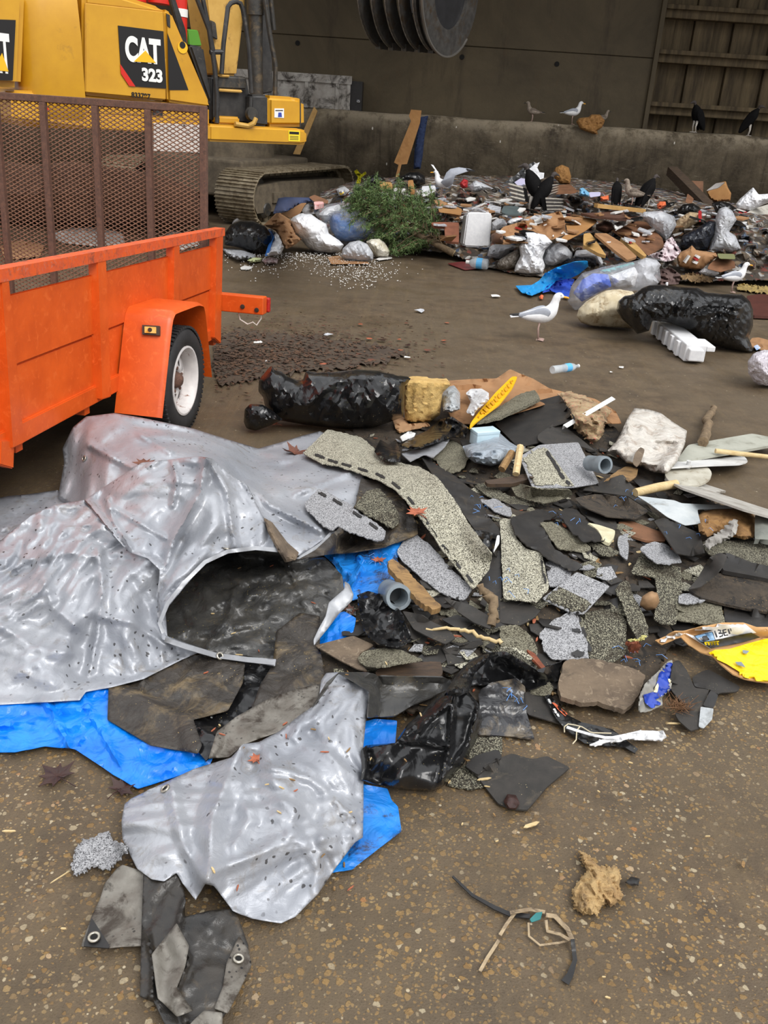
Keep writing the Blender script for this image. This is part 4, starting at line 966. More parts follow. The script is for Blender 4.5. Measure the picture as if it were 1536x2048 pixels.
def maple_leaf(px, py, size, rot, m, label, z=None, cat='leaf', group=None, name='maple_leaf', curl=0.25):
 if z is None: z = float(buf_at(np.array([[px, py]], float))[0])
 c = at_z(px, py, z + 0.006); pol = []
 for ang, r in ((-90, .1), (-78, .35), (-52, .42), (-38, .75), (-25, .5), (-8, .62), (2, 1.0), (14, .62), (28, .5), (42, .8), (55, .55), (68, .6), (80, .75), (90, 1.1)):
  pol.append((ang, r))
 full = [(math.radians(a), r) for a, r in pol] + [(PI - math.radians(a), r) for a, r in pol[::-1][1:]]
 V = [c]; rs = random.Random(int(px * 7 + py)); n = len(full)
 for ring in (0.5, 1.0):
  for a, r in full:
   x = r * ring * size * math.cos(a + rot); y = r * ring * size * math.sin(a + rot)
   V.append(c + np.array([x, y, 0.003 + curl * size * (r * ring) ** 2 * (0.5 + 0.5 * math.sin(3 * a + rot)) + rs.uniform(0, 0.05) * size]))
 Fs = [(0, 1 + i, 1 + (i + 1) % n) for i in range(n)] + [(1 + i, 1 + n + i, 1 + n + (i + 1) % n, 1 + (i + 1) % n) for i in range(n)]
 V = np.array(V); V2 = V - np.array([0, 0, 0.0012]); k = len(V)
 F2 = [list(f) for f in Fs] + [[i + k for i in f[::-1]] for f in Fs]
 o = link_mesh(name, np.vstack([V, V2]), F2, m)
 tag(o, label, cat, group)
 mb = MB(); a = -PI / 2 + rot; d = np.array([math.cos(a), math.sin(a), 0])
 mb.tube([c, c + d * size * 0.5 + np.array([0, 0, 0.004]), c + d * size * 1.1 + np.array([size * .1, 0, 0.002])], [0.0022, 0.0018, 0.0016], 6); mb.out('stalk', m, o)
 return o
def stick(name, label, cat, pts, r, m, group=None, n=8, knots=0, parent=None):
 P = [at_z(p[0], p[1], p[2]) for p in pts]; P = np.array(P)
 if len(P) > 2 or knots:
  t = np.linspace(0, len(P) - 1, max(8, 4 * len(P))); Q = np.stack([np.interp(t, range(len(P)), P[:, k]) for k in range(3)], 1)
  if knots: Q[1:-1] += np.random.RandomState(int(pts[0][0])).randn(len(Q) - 2, 3) * np.max(r) * 0.25 * knots
  P = Q
 rr = np.full(len(P), r) if np.isscalar(r) else np.interp(np.linspace(0, 1, len(P)), np.linspace(0, 1, len(r)), r)
 mb = MB(); mb.tube(P, rr, n); o = mb.out(name, m, parent); autosmooth(o, 50)
 if parent is None: tag(o, label, cat, group)
 return o
def bz(px, py): return float(buf_at(np.array([[px, py]], float))[0])
GM = {}
def S(name, label, cat, outl, m, group=None, **kw):
 o = sheet(name, outl, GM[m] if isinstance(m, str) else m, **kw); tag(o, label, cat, group); return o
zM = Zc(560, 1080, 5.12); zN = Zc(980, 1000, 4.8); zP = Zc(1230, 1220, 5.02); zQ = Zc(1000, 1360, 4.267)
def build_mounds():
 bump_at(960, 1100, 0.95, 0.9, 0.17); bump_at(760, 980, 0.55, 0.75, 0.14); bump_at(1330, 1130, 0.75, 0.6, 0.08); bump_at(1010, 930, 0.6, 0.6, 0.12)
 bump_at(860, 1330, 0.5, 0.45, 0.06); bump_at(1120, 850, 0.7, 0.5, 0.06)
 buf_init()
def build_front():
 GM.update(front_mats())
 o = sheet('roofing_debris', [(640, 880), (800, 830), (960, 800), (1200, 830), (1300, 930), (1420, 1000), (1560, 1060), (1580, 1240), (1340, 1290), (1300, 1370), (1100, 1410), (960, 1400), (860, 1420), (700, 1420), (640, 1340), (560, 1290), (560, 1050)], GM['dirt'], None, 0.01, rigid=False, step=9, crum=(0.1, 0.014, 4), jag=3, seed=3, edge_fade=10)
 tag(o, 'dark crushed roofing dirt and splinters filling the shingle heap', 'debris', None, 'stuff')
 S('blue_tarp', 'bright blue tarp strip spread from left edge below silver tarp', 'tarp', [(-90, 1395, 0.03), (10, 1395, 0.03), (150, 1370, 0.05), (215, 1360, 0.06), (330, 1420, 0.05), (440, 1480, 0.04), (420, 1530, 0.02), (330, 1560, 0.01), (275, 1577, 0.006), (225, 1548, 0.01), (150, 1498, 0.012), (90, 1492, 0.01), (30, 1504, 0.006), (-90, 1504, 0.006)], 'blue', rigid=False, step=8, crum=(0.12, 0.022, 3), thick=0.002, ridges=[([(90, 1400), (140, 1490)], 0.03, 12), ([(165, 1390), (240, 1530)], 0.02, 10)])
 S('blue_tarp', 'dirt-smeared blue tarp corner poking out right of torn silver tarp', 'tarp', [(680, 1560, 0.05), (775, 1577, 0.02), (783, 1600, 0.01), (796, 1613, 0.01), (803, 1662, 0.006), (760, 1695, 0.005), (705, 1738, 0.004), (640, 1750, 0.004), (620, 1600, 0.03)], 'blue_soiled', rigid=False, step=7, crum=(0.12, 0.012), thick=0.002)
 S('blue_tarp', 'folded blue tarp with blue threads lying behind grey pipe coupling', 'tarp', zM((380, 90), (900, 60), (1290, -40), (1230, 130), (1200, 200), (1290, 420), (1240, 470), (1040, 540), (860, 590), (730, 620), (640, 560), (640, 420), (560, 260)), 'blue_soiled', rigid=False, step=6, crum=(0.14, 0.022), thick=0.002, ridges=[(zM((810, 170), (820, 300), (730, 480)), 0.03, 9), (zM((530, 160), (720, 380), (800, 330)), 0.02, 8)])
 S('blue_tarp', 'bright blue tarp flap below the silver-edged lining fold', 'tarp', zM((330, 1090), (380, 960), (560, 760), (660, 730), (780, 800), (760, 900), (740, 970), (560, 1030)), 'blue', rigid=False, step=6, crum=(0.1, 0.02), thick=0.002)
 S('blue_tarp', 'small blue tarp patch showing between torn silver tarp and black bag', 'tarp', zM((860, 1860), (980, 1830), (1200, 1850), (1180, 2080), (1000, 2130), (850, 2160)), 'blue', rigid=False, step=6, crum=(0.1, 0.015), thick=0.002)
 S('plastic_scrap', 'glossy black plastic bunched between muddy flaps under the silver tarp', 'plastic', z6((900, 380), (1000, 200), (1160, 60), (1330, 90), (1400, 200), (1300, 330), (1130, 400), (1060, 480), (990, 580), (900, 480)), 'bag', rigid=False, step=5, crum=(.1, .03), lift=.005)
 T = thing('silver_tarp', 'big crumpled silver tarp with black lining sprawled beside the orange trailer', 'tarp', tuple(at_z(300, 1150, 0.0)[:2]) + (0,))
 A = dict(rigid=False, absz=True, thick=0.0025, follow=True, sharp=100, soft=3)
 sheet('side_fold', [(-60, 1010, .03), (15, 992, .06), (60, 988, .07), (115, 980, .08), (150, 1000, .1), (130, 1040, .12), (60, 1070, .16), (-60, 1090, .16)], GM['silver'], T, step=7, crum=(0.12, 0.03), skirt=0.9, **A)
 sheet('back_fold', [(116, 992, .1), (129, 923, .2), (125, 897, .24), (146, 854, .36), (172, 833, .4), (228, 826, .42), (292, 837, .4), (387, 857, .34), (450, 877, .22), (516, 897, .06), (560, 885, .05), (602, 872, .05), (640, 862, .06), (690, 885, .12), (728, 955, .2), (722, 1000, .2), (690, 1055, .22), (658, 1070, .22), (600, 1112, .2), (500, 1100, .24), (400, 1050, .28), (200, 1040, .22)], GM['silver'], T, step=5, crum=(0.34, 0.035, 2), skirt=0.95, ctrl=[(300, 900, .43), (450, 930, .38), (600, 950, .2), (200, 950, .34), (660, 960, .2)],
   ridges=[([(180, 890), (262, 935), (300, 925)], .03, 12), ([(280, 870), (340, 905)], .02, 10), ([(500, 970), (540, 1010), (640, 1060)], .04, 14), ([(490, 970), (530, 1040), (570, 1110)], .03, 10), ([(590, 990), (700, 945)], .02, 9)], **A)
 sheet('hem', [(587, 1120, .235), (640, 1085, .245), (662, 1062, .245), (664, 1078, .235), (640, 1100, .23), (600, 1130, .22), (575, 1134, .2)], GM['hem'], T, step=6, skirt=0.0, **A)
 sheet('lining', [(540, 1090, .17), (455, 1096, .14), (400, 1130, .12), (355, 1176, .1), (325, 1215, .07), (310, 1255, .05), (330, 1285, .04), (412, 1304, .03), (552, 1320, .035), (600, 1330, .04), (632, 1290, .05), (660, 1240, .07), (690, 1190, .09), (684, 1150, .12), (650, 1115, .15), (590, 1118, .17)], GM['lining'], T, step=7, crum=(0.18, 0.03, 4), ridges=[([(470, 1180), (455, 1240), (415, 1290)], .03, 10), ([(565, 1120), (600, 1180), (628, 1260)], .012, 6)], **A)
 sheet('muddy_flap', [(553, 1262, .05), (600, 1225, .06), (640, 1232, .06), (640, 1300, .05), (650, 1345, .06), (640, 1400, .06), (560, 1440, .05), (480, 1480, .05), (520, 1370, .05), (545, 1330, .05)], GM['lining_mud'], T, step=7, crum=(0.15, 0.025, 4), **A)
 sheet('white_fold', zM((350, 1080, .06), (345, 1020, .07), (400, 900, .09), (470, 780, .12), (500, 640, .14), (660, 500, .17), (660, 420, .17), (710, 450, .17), (755, 560, .15), (740, 620, .14), (600, 760, .1), (480, 920, .08), (380, 1040, .06)), GM['hem'], T, step=6, skirt=0, lift=.03, **A)
 sheet('muddy_flap', z3((670, 1240, .05), (850, 1150, .06), (1000, 1130, .06), (1140, 1180, .06), (1130, 1270, .05), (1060, 1400, .04), (900, 1440, .03), (940, 1560, .03), (920, 1600, .02), (700, 1560, .02), (500, 1440, .02), (505, 1290, .03)), GM['lining_mud'], T, step=7, crum=(0.13, 0.02, 4), ridges=[(z3((670, 1250), (650, 1350), (700, 1500)), .02, 8)], **A)
 sheet('left_fold', [(-80, 1090, .3), (0, 1082, .3), (26, 1060, .33), (64, 1030, .36), (112, 1009, .37), (168, 1000, .38), (215, 1050, .36), (258, 1095, .34), (325, 1125, .3), (330, 1207, .2), (335, 1275, .13), (404, 1303, .07), (365, 1318, .05), (288, 1357, .035), (223, 1374, .03), (172, 1383, .03), (159, 1400, .025), (0, 1409, .025), (-80, 1409, .025)], GM['silver'], T, step=4.5, crum=(0.26, 0.06, 4), skirt=0.0, ctrl=[(150, 1120, .32), (60, 1230, .2), (250, 1240, .19), (150, 1320, .09), (30, 1330, .1)],
   ridges=[([(198, 1100), (205, 1180), (196, 1270), (165, 1398)], .03, 16), ([(90, 1160), (105, 1215), (150, 1250)], .02, 18), ([(150, 1250), (185, 1215), (205, 1160)], .02, 18), ([(200, 1232), (265, 1245), (330, 1290)], .02, 14), ([(60, 1120), (130, 1105), (195, 1115)], .02, 16), ([(0, 1250), (60, 1290), (150, 1310)], .02, 20)], **A)
 L_ = sheet('raised_fold', [(168, 1000, .34), (240, 953, .46), (284, 925, .51), (339, 919, .54), (395, 912, .57), (425, 917, .57), (455, 945, .54), (494, 970, .48), (524, 1030, .42), (556, 1104, .33), (511, 1099, .34), (455, 1107, .35), (412, 1128, .34), (370, 1171, .31), (339, 1210, .26), (321, 1250, .18), (330, 1270, .12), (372, 1286, .07), (430, 1305, .05), (495, 1314, .05), (552, 1318, .055), (550, 1332, .03), (495, 1324, .03), (430, 1315, .035), (372, 1299, .05), (324, 1278, .1), (314, 1240, .16), (316, 1180, .24), (320, 1140, .29), (296, 1116, .32), (258, 1104, .33), (215, 1056, .35)], GM['silver'], T, step=4.5, crum=(0.28, 0.055, 3), skirt=0.3,
   ctrl=[(330, 1000, .47), (420, 1000, .5), (440, 1060, .42), (260, 1030, .4), (360, 1100, .36)], ridges=[([(412, 915), (400, 985), (350, 1075), (322, 1160)], .05, 16), ([(415, 915), (455, 985), (470, 1095)], .035, 14), ([(215, 1000), (225, 1040), (260, 1095)], .03, 10), ([(345, 925), (355, 960), (345, 1010)], .025, 10), ([(225, 1015), (330, 1075)], .02, 9)], **A)
 strip_on('hem', [(556, 1100), (511, 1096), (455, 1103), (410, 1124), (367, 1167), (335, 1207), (319, 1247), (327, 1266)], 8, GM['hem'], T)
 strip_on('hem', [(330, 1279), (372, 1293), (430, 1310), (495, 1319), (550, 1325)], 10, GM['hem'], T)
 for p in ((454, 1098), (440, 1312), (168, 917), (590, 1108)): grommet(p[0], p[1], T, 0.012)
 for p, w in (([(350, 1120), (455, 1090), (480, 1060)], 0),): pass
 S('bark_strip', 'brown crumbly bark strip lying in the crease of the silver tarp', 'bark', [(528, 1035), (545, 1045), (575, 1085), (598, 1105), (592, 1120), (570, 1125), (555, 1100), (536, 1065)], 'felt_brown', rigid=False, pil=0.02, step=5, crum=(0.03, 0.008), thick=0.004)
 F = thing('torn_tarp', 'torn silver tarp piece spattered with black specks, nearest the camera', 'tarp', tuple(at_z(500, 1700, 0.0)[:2]) + (0,))
 sheet('grey_flap', z9((270, 330, .02), (300, 310, .03), (420, 350, .03), (400, 700, .008), (285, 705, .006), (240, 710, .006), (100, 702, .005), (150, 560, .006), (190, 480, .008), (215, 400, .012)), GM['silver_dirty'], F, step=6, crum=(0.12, 0.01), **A)
 sheet('corner_patch', z9((152, 565), (240, 700), (235, 711), (112, 702)), GM['black'], F, 0.003, rigid=False, step=6, lift=0.001)
 grommet(188, 1874, F, 0.0125, 0.003)
 sheet('black_flap', z9((400, 350, .05), (560, 340, .06), (600, 450, .05), (600, 560, .04), (720, 530, .05), (840, 520, .04), (905, 700, .01), (900, 800, .008), (800, 1020, .006), (740, 1110, .006), (520, 1110, .008), (455, 975, .02), (383, 945, .015), (388, 720, .02)), mat('black_flap', (36, 35, 34), (52, 47, 41), 8, .36, 0, .3, 35, .01, dirt=(88, 74, 54), dscale=7, dlo=.56, dhi=.74), F, step=6, crum=(0.13, 0.016, 4), ridges=[(z9((600, 480), (560, 640), (620, 760), (560, 920), (600, 1060)), .03, 10), (z9((420, 640), (450, 800), (440, 950)), .03, 9)], **A)
 sheet('grey_flap', z9((440, 740, .02), (560, 590, .05), (620, 700, .04), (600, 800, .03), (560, 900, .025), (640, 1010, .015), (560, 1040, .015), (470, 950, .02)), GM['silver_dirty'], F, step=6, crum=(0.1, 0.012), lift=0.004, **A)
 sheet('hem', z9((860, 650, .02), (905, 720, .015), (920, 790, .012), (860, 920, .01), (805, 1025, .008), (740, 1000, .008), (780, 900, .01), (800, 780, .012)), GM['silver_dirty'], F, step=6, crum=(0.1, 0.006), lift=.004, **A)
 sheet('hem', z9((640, 1060, .01), (690, 1010, .012), (780, 1020, .01), (780, 1110, .008), (600, 1110, .008)), GM['silver_dirty'], F, step=6, lift=.004, **A)
 grommet(477, 1917, F, 0.0115, 0.003)
 sheet('back_strip', z6((1000, 570, .05), (1040, 440, .06), (1130, 370, .08), (1290, 280, .1), (1400, 240, .12), (1540, 210, .13), (1530, 300, .13), (1440, 360, .12), (1340, 440, .1), (1170, 500, .08), (1100, 560, .06)), GM['silver_dirty'], F, step=5, crum=(.12, .012), **A)
 main = [(637, 1405, .13), (642, 1361, .15), (652, 1346, .16), (675, 1344, .16), (744, 1382, .14), (732, 1440, .12), (727, 1490, .09), (727, 1615, .05), (726, 1675, .04), (711, 1684, .04), (676, 1729, .03), (637, 1787, .02), (591, 1833, .012), (562, 1846, .01), (503, 1837, .012), (466, 1821, .03), (428, 1772, .08), (410, 1768, .07), (391, 1800, .05), (366, 1767, .06), (353, 1746, .07), (328, 1762, .06), (303, 1758, .05), (274, 1737, .04), (245, 1679, .04), (243, 1642, .05), (249, 1608, .06), (262, 1597, .06), (325, 1567, .06), (387, 1538, .07), (462, 1515, .08), (487, 1488, .09), (517, 1484, .1), (558, 1463, .11), (600, 1430, .12)]
 sheet('silver_sheet', main, GM['silver'], F, step=5, crum=(0.22, 0.05, 3), skirt=0.0, ctrl=[(600, 1580, .13), (480, 1620, .13), (380, 1640, .12), (310, 1640, .09), (540, 1740, .07), (680, 1450, .16), (640, 1680, .08)],
   ridges=[([(483, 1490), (425, 1634), (416, 1762)], .06, 36, 1.0), ([(362, 1676), (390, 1730), (408, 1760)], .03, 20, 1.0), ([(718, 1670), (640, 1675), (560, 1690), (425, 1745)], .04, 40, 1.0), ([(540, 1500), (550, 1580), (600, 1660)], .03, 34, 1.0), ([(600, 1450), (700, 1400)], .02, 20, 1.0), ([(345, 1570), (350, 1620), (360, 1650)], .025, 22, 1.0), ([(620, 1560), (650, 1600), (710, 1615)], .02, 22, 1.0), ([(480, 1560), (500, 1640), (470, 1690)], .02, 22, 1.0)], **A)
 grommet(330, 1577, F, 0.012, 0.002)
 sh = 'asphalt shingles of the torn-off roof heap'
 S('felt_sheet', 'muddy black underlay sheet under the grey half-round shingle', 'roofing felt', z4((460, 330), (600, 360), (700, 450), (780, 590), (785, 650), (600, 720), (400, 752), (170, 778), (90, 800), (200, 740), (330, 620), (430, 480)), 'lining_mud', rigid=False, step=7, crum=(0.14, 0.02), lift=0.015)
 S('felt_sheet', 'long dark asphalt sheet curling beside the big curved shingle', 'roofing felt', z4((790, 190), (900, 260), (1000, 320), (1130, 430), (1180, 540), (1250, 620), (1245, 700), (1210, 760), (1090, 600), (980, 440), (880, 330)), 'felt_dark', rigid=False, step=7, crum=(0.2, 0.02), lift=0.02)
 S('plastic_scrap', 'white-edged scrap of black plastic beside the tall beige shingle', 'plastic', z4((1090, 620), (1200, 640), (1245, 650), (1240, 700), (1215, 752), (1140, 720)), 'bag', rigid=False, step=5, crum=(0.06, 0.02), lift=0.01)
 S('white_chip', 'small white torn vinyl chip standing by the tall beige shingle', 'vinyl chip', z4((1235, 655), (1250, 655), (1248, 700), (1214, 752)), 'white', rigid=False, step=5, lift=0.025)
 S('asphalt_scrap', 'dark wedge of asphalt sheet between curved and tall shingles', 'roofing felt', z4((1150, 760), (1255, 740), (1262, 1000), (1240, 1060), (1130, 940), (1190, 850)), 'felt_dark', lift=0.0, crum=(0.1, 0.006))
 o = S('shingle', 'speckled shingle patch on the muddy underlay inside the curved strip', 'shingle', z4((500, 400), (560, 380), (640, 470), (690, 560), (640, 620), (500, 540), (420, 490)), 'speck', sh, rigid=False, jag=1.2, crum=(0.1, 0.008))
 o = S('shingle', 'pale grey half-round shingle with black dashes lying on the silver tarp', 'shingle', z4((222, 388), (300, 425), (425, 500), (535, 580), (605, 632), (592, 678), (545, 686), (440, 652), (345, 612), (330, 600), (300, 628), (240, 595), (150, 505), (142, 470), (190, 412)), 'grey', sh, jag=0.8, lift=0.02, step=8)
 dashes(o, z4((238, 418), (328, 464), (440, 536), (532, 600)), 11, 5)
 S('shingle', 'pale grey shingle tab under the lower end of the curved strip', 'shingle', z4((700, 690), (780, 655), (860, 715), (950, 820), (1020, 890), (1097, 958), (1060, 1012), (1020, 1022), (920, 985), (800, 895), (690, 795), (663, 750)), 'grey', sh, lift=0.01, jag=0.7)
 o = S('shingle', 'big curved beige shingle strip sweeping across the left of the heap', 'shingle', z4((270, 52, .0), (460, 98, .0), (560, 178, .01), (690, 243, .02), (800, 268, .03), (900, 328, .04), (990, 448, .04), (1080, 598, .03), (1205, 765, .01), (1190, 850, 0), (1120, 940, 0), (1097, 962, 0), (1050, 900, 0), (990, 820, .01), (920, 735, .02), (860, 640, .035), (800, 558, .04), (735, 478, .04), (660, 398, .03), (560, 342, .015), (430, 293, .0), (320, 258, 0), (240, 248, 0), (130, 188, 0)), 'beige', sh, rigid=False, step=9, lift=0.015, jag=0.5, soft=5)
 dashes(o, z4((225, 204), (300, 232), (378, 254), (472, 283), (570, 316), (660, 370), (745, 458), (828, 568), (875, 642), (940, 730), (1008, 818), (1078, 900)), 11, 5)
 S('shingle', 'small speckled shingle beside the light blue box and grey bag', 'shingle', z4((860, 200), (960, 110), (1010, 130), (1080, 190), (1050, 270), (990, 300), (930, 290)), 'moss', sh, lift=0.01, jag=0.8)
 S('foil_scrap', 'curved shiny silver foil scrap behind the small speckled shingle', 'foil', z4((690, 190), (800, 165), (900, 125), (965, 108), (940, 150), (870, 215), (820, 195), (740, 235)), 'hem', rigid=False, crum=(0.08, 0.012), lift=0.02, step=6)
 S('bag_scrap', 'crinkled black bag scrap resting on top edge of curved shingle', 'plastic', z4((535, 180), (570, 110), (620, 140), (660, 110), (685, 180), (685, 240), (590, 235)), 'bag', rigid=False, pil=0.04, crum=(0.06, 0.02), step=5)
 S('shingle', 'tall beige shingle standing at heap centre with blue threads on it', 'shingle', z5((0, 395), (70, 392), (90, 500), (150, 565), (240, 590, .01), (262, 700), (285, 790), (210, 872), (20, 850), (8, 600)), 'beige', sh, lift=0.02, jag=0.5)
 S('shingle', 'pinkish grey shingle tab right of the tall beige shingle', 'shingle', zN((530, 590), (620, 590), (790, 690), (770, 740), (640, 830), (570, 830)), 'grey', sh, lift=0.005)
 o = S('tar_strip', 'row of black tar dashes beside the tall beige shingle', 'tar strip', zN((490, 515), (525, 520), (530, 600), (545, 700), (560, 800), (530, 800), (505, 690), (488, 600)), 'tar', rigid=False, thick=0.0015, jag=0.8, step=5, soft=0)
 S('felt_sheet', 'dark mud-covered asphalt sheet lying across the heap middle', 'roofing felt', zN((190, 170), (480, 80), (640, 140), (480, 220), (560, 340), (620, 470), (780, 560), (900, 640), (800, 690), (600, 590), (480, 500), (360, 440), (240, 330)), 'felt_dark', rigid=False, crum=(0.12, 0.014), lift=0.008, jag=1)
 S('shingle', 'brownish speckled shingle slab scattered with wood chips', 'shingle', zN((480, 215), (600, 210), (760, 300), (920, 400), (980, 470), (900, 500), (780, 480), (660, 470), (590, 380)), 'moss', sh, lift=0.02, jag=0.6)
 S('shingle', 'speckled shingle tip below the cream foam chip', 'shingle', zN((920, 400), (1060, 390), (1150, 450), (1250, 500), (1180, 545), (1050, 520)), 'speck', sh, lift=0.015, jag=0.8)
 S('felt_sheet', 'black asphalt scrap with blue threads left of cream foam chip', 'roofing felt', zN((640, 110), (760, 70), (860, 110), (960, 230), (1040, 300), (1110, 390), (900, 400), (780, 300)), 'felt_dark', rigid=False, crum=(0.1, 0.014), lift=0.015, jag=1)
 S('felt_strip', 'brown-grey felt strip slanting above the cream foam chip', 'roofing felt', zN((820, 40), (900, 20), (1000, 90), (1200, 190), (1230, 260), (1180, 290), (1050, 250), (920, 160)), 'felt', lift=0.03, jag=0.5)
 S('foam_chip', 'cream foam chip with one hole wedged in the heap', 'foam', zN((940, 215), (1050, 240), (1205, 290), (1195, 350), (1145, 420), (1090, 390), (1040, 290)), mat('cream_foam', (206, 200, 170), (186, 178, 146), 20, 0.85, 0, 0.3, 60), thick=0.015, lift=0.02)
 S('shingle', 'thin speckled shingle shard left of brown box flap', 'shingle', zN((1230, 340), (1330, 340), (1330, 470), (1320, 580), (1250, 530), (1225, 430)), 'grey', sh, lift=0.015, jag=0.8)
 S('box_flap', 'brown cardboard box flap with orange patch in the heap', 'cardboard', zN((1225, 210), (1360, 200), (1700, 330), (1680, 400), (1500, 390), (1370, 350), (1290, 300)), 'card_wet', lift=0.02, thick=0.01)
 o = S('shingle', 'tilted shingle with grey upper half and speckled lower half', 'shingle', z5((440, 698, .02), (630, 780, .02), (480, 942, 0), (400, 930, 0), (240, 852, 0)), 'grey', sh, lift=0.02)
 sheet('granule_band', z5((335, 780), (500, 860), (530, 890), (480, 941), (400, 929), (242, 852)), GM['speck'], o, 0.0015, rigid=False, step=6, soft=0, rnd=0)
 S('felt_sheet', 'flat dark brown felt piece under the tall beige shingle', 'roofing felt', z5((0, 870), (80, 855), (240, 910), (200, 960), (115, 1005), (0, 990)), 'felt', lift=0.01)
 S('shingle', 'dark speckled shingle square below the tilted half-grey shingle', 'shingle', z5((440, 945), (560, 915), (690, 905), (725, 985), (720, 1170), (640, 1222), (540, 1205), (470, 1170)), 'speck', sh, lift=0.008, jag=0.6)
 o = S('shingle', 'pale grey ragged shingle with black tar blotches at heap front', 'shingle', z5((225, 1050), (270, 1010), (310, 970), (380, 930), (440, 940), (470, 1040), (500, 1110), (510, 1190), (420, 1200), (300, 1200), (255, 1150)), 'grey', sh, lift=0.014, jag=1.2)
 for q in (z5((410, 1020), (470, 1025), (480, 1045), (415, 1040)), z5((405, 1160), (450, 1145), (485, 1155), (480, 1180), (430, 1190)), z5((330, 910), (400, 925), (400, 940), (340, 930))):
  sheet('tar_blotch', q, GM['tar'], o, 0.0015, rigid=False, step=5, jag=1.0, soft=0, update=False)
 dashes(o, z5((452, 955), (482, 1045), (510, 1125)), 11, 7)
 S('shingle', 'brown dirty shingle flap curling left of pale ragged shingle', 'shingle', z5((0, 1010), (90, 1000), (150, 1040), (190, 1080), (220, 1150), (200, 1200), (120, 1140), (0, 1120)), 'moss', sh, rigid=False, lift=0.02, crum=(0.1, 0.012), jag=0.8)
 S('shingle', 'narrow speckled shingle point hanging over black plastic', 'shingle', z5((0, 1130), (100, 1135), (180, 1180), (215, 1230), (195, 1265), (120, 1230), (0, 1165)), 'beige', sh, rigid=False, lift=0.03, jag=0.7)
 S('shingle', 'upright speckled shingle strip between two shingle squares', 'shingle', z5((660, 800), (690, 755), (735, 745), (765, 840), (800, 900), (850, 1010), (852, 1075), (790, 1092), (735, 990), (700, 880)), 'speck', sh, lift=0.03, jag=0.6)
 S('shingle', 'torn L-shaped speckled shingle around a tan stone', 'shingle', z5((745, 705), (780, 650), (810, 575), (860, 640), (1040, 668), (1045, 815), (1012, 960), (1010, 1000), (940, 1002), (880, 970), (903, 840), (893, 732), (790, 715)), 'speck', sh, lift=0.03, jag=1.0)
 S('shingle', 'grey granulated roof piece with blue wire behind torn L-shaped shingle', 'shingle', z5((800, 560), (870, 525), (960, 540), (1020, 600), (1045, 640), (960, 655), (880, 640)), 'grey', sh, rigid=False, lift=0.03, crum=(0.08, 0.01), jag=1)
 S('shingle', 'beige speckled shingle corner right of the torn L-shaped shingle', 'shingle', z5((1015, 880), (1150, 865), (1262, 870), (1292, 990), (1190, 1000), (1010, 972)), 'moss', sh, lift=0.02, jag=0.5)
 S('shingle', 'grey torn scrap above beige speckled shingle corner', 'shingle', z5((1025, 830), (1110, 815), (1190, 850), (1150, 875), (1020, 880)), 'grey', sh, lift=0.02, jag=0.7)
 o = bulk('stone', z5((800, 890), (815, 840), (860, 815), (905, 825), (915, 870), (890, 915), (840, 922)), mat('tan_stone', (150, 118, 84), (122, 94, 66), 14, 0.7, 0, 0.3, 50), base=z5((850, 922))[0] + (0.1,), depth=0.1, step=4); tag(o, 'rounded tan stone inside the torn L-shaped shingle', 'stone')
 S('plank', 'flat brown sawdust-covered board at right edge of heap', 'board', z5((1080, 800), (1180, 740), (1250, 705), (1400, 715), (1600, 745), (1600, 940), (1400, 905), (1280, 880), (1150, 845)), 'dirt', lift=0.02, thick=0.012)
 S('felt_sheet', 'black flat asphalt strip under right edge of heap', 'roofing felt', z5((1280, 885), (1600, 930), (1600, 1020), (1430, 1010), (1290, 985)), 'felt_dark', lift=0.006)
 S('shingle', 'speckled shingle at right edge in front of the grey block', 'shingle', z5((1165, 560), (1250, 522), (1400, 515), (1600, 520), (1600, 680), (1430, 640), (1290, 600), (1200, 605)), 'speck', sh, lift=0.04, jag=0.5)
 S('felt_sheet', 'black asphalt beam-like strip under right speckled shingle', 'roofing felt', z5((1240, 590), (1310, 590), (1430, 640), (1600, 680), (1600, 750), (1420, 715), (1280, 690)), 'felt_dark', lift=0.03, thick=0.02)
 S('felt_sheet', 'dark curled shingle flap standing up like a blade', 'roofing felt', z5((1075, 800), (1130, 740), (1200, 615, .05), (1255, 590, .07), (1305, 600, .07), (1285, 655, .05), (1240, 710, .03), (1150, 785)), 'felt', rigid=False, lift=0.02)
 S('felt_sheet', 'black crumpled underlay between box flap and tan insulation', 'roofing felt', z5((880, 405), (960, 380), (1060, 440), (1150, 480), (1170, 590), (1100, 610), (1010, 590), (950, 500)), 'felt_dark', rigid=False, crum=(0.12, 0.02), lift=0.03)
 o = S('insulation_batt', 'tan fluffy insulation lump under the white flashing', 'insulation', z5((1130, 380), (1160, 350), (1260, 335), (1370, 330), (1440, 350), (1468, 400), (1455, 500), (1400, 515), (1350, 500), (1250, 470), (1190, 500), (1140, 470)), mat('tan_fluff', (150, 112, 64), (120, 86, 48), 14, 0.95, 0, 0.9, 60, 0.012, c3=(170, 132, 84)), rigid=False, pil=0.09, crum=(0.08, 0.03), step=6, lift=0.02)
 S('fluff', 'grey lint fluff clump clinging to tan insulation', 'insulation', z5((1165, 540), (1190, 510), (1260, 470), (1310, 410), (1350, 395), (1365, 425), (1350, 480), (1310, 510), (1200, 560)), mat('grey_fluff', (168, 164, 158), (136, 132, 126), 20, 0.95, 0, 0.9, 80, 0.01), rigid=False, pil=0.03, crum=(0.04, 0.015), jag=1.5, step=5)
 bl = MB(); p = at_z(1534, 1090, 0.0); fr = (np.eye(3), p);
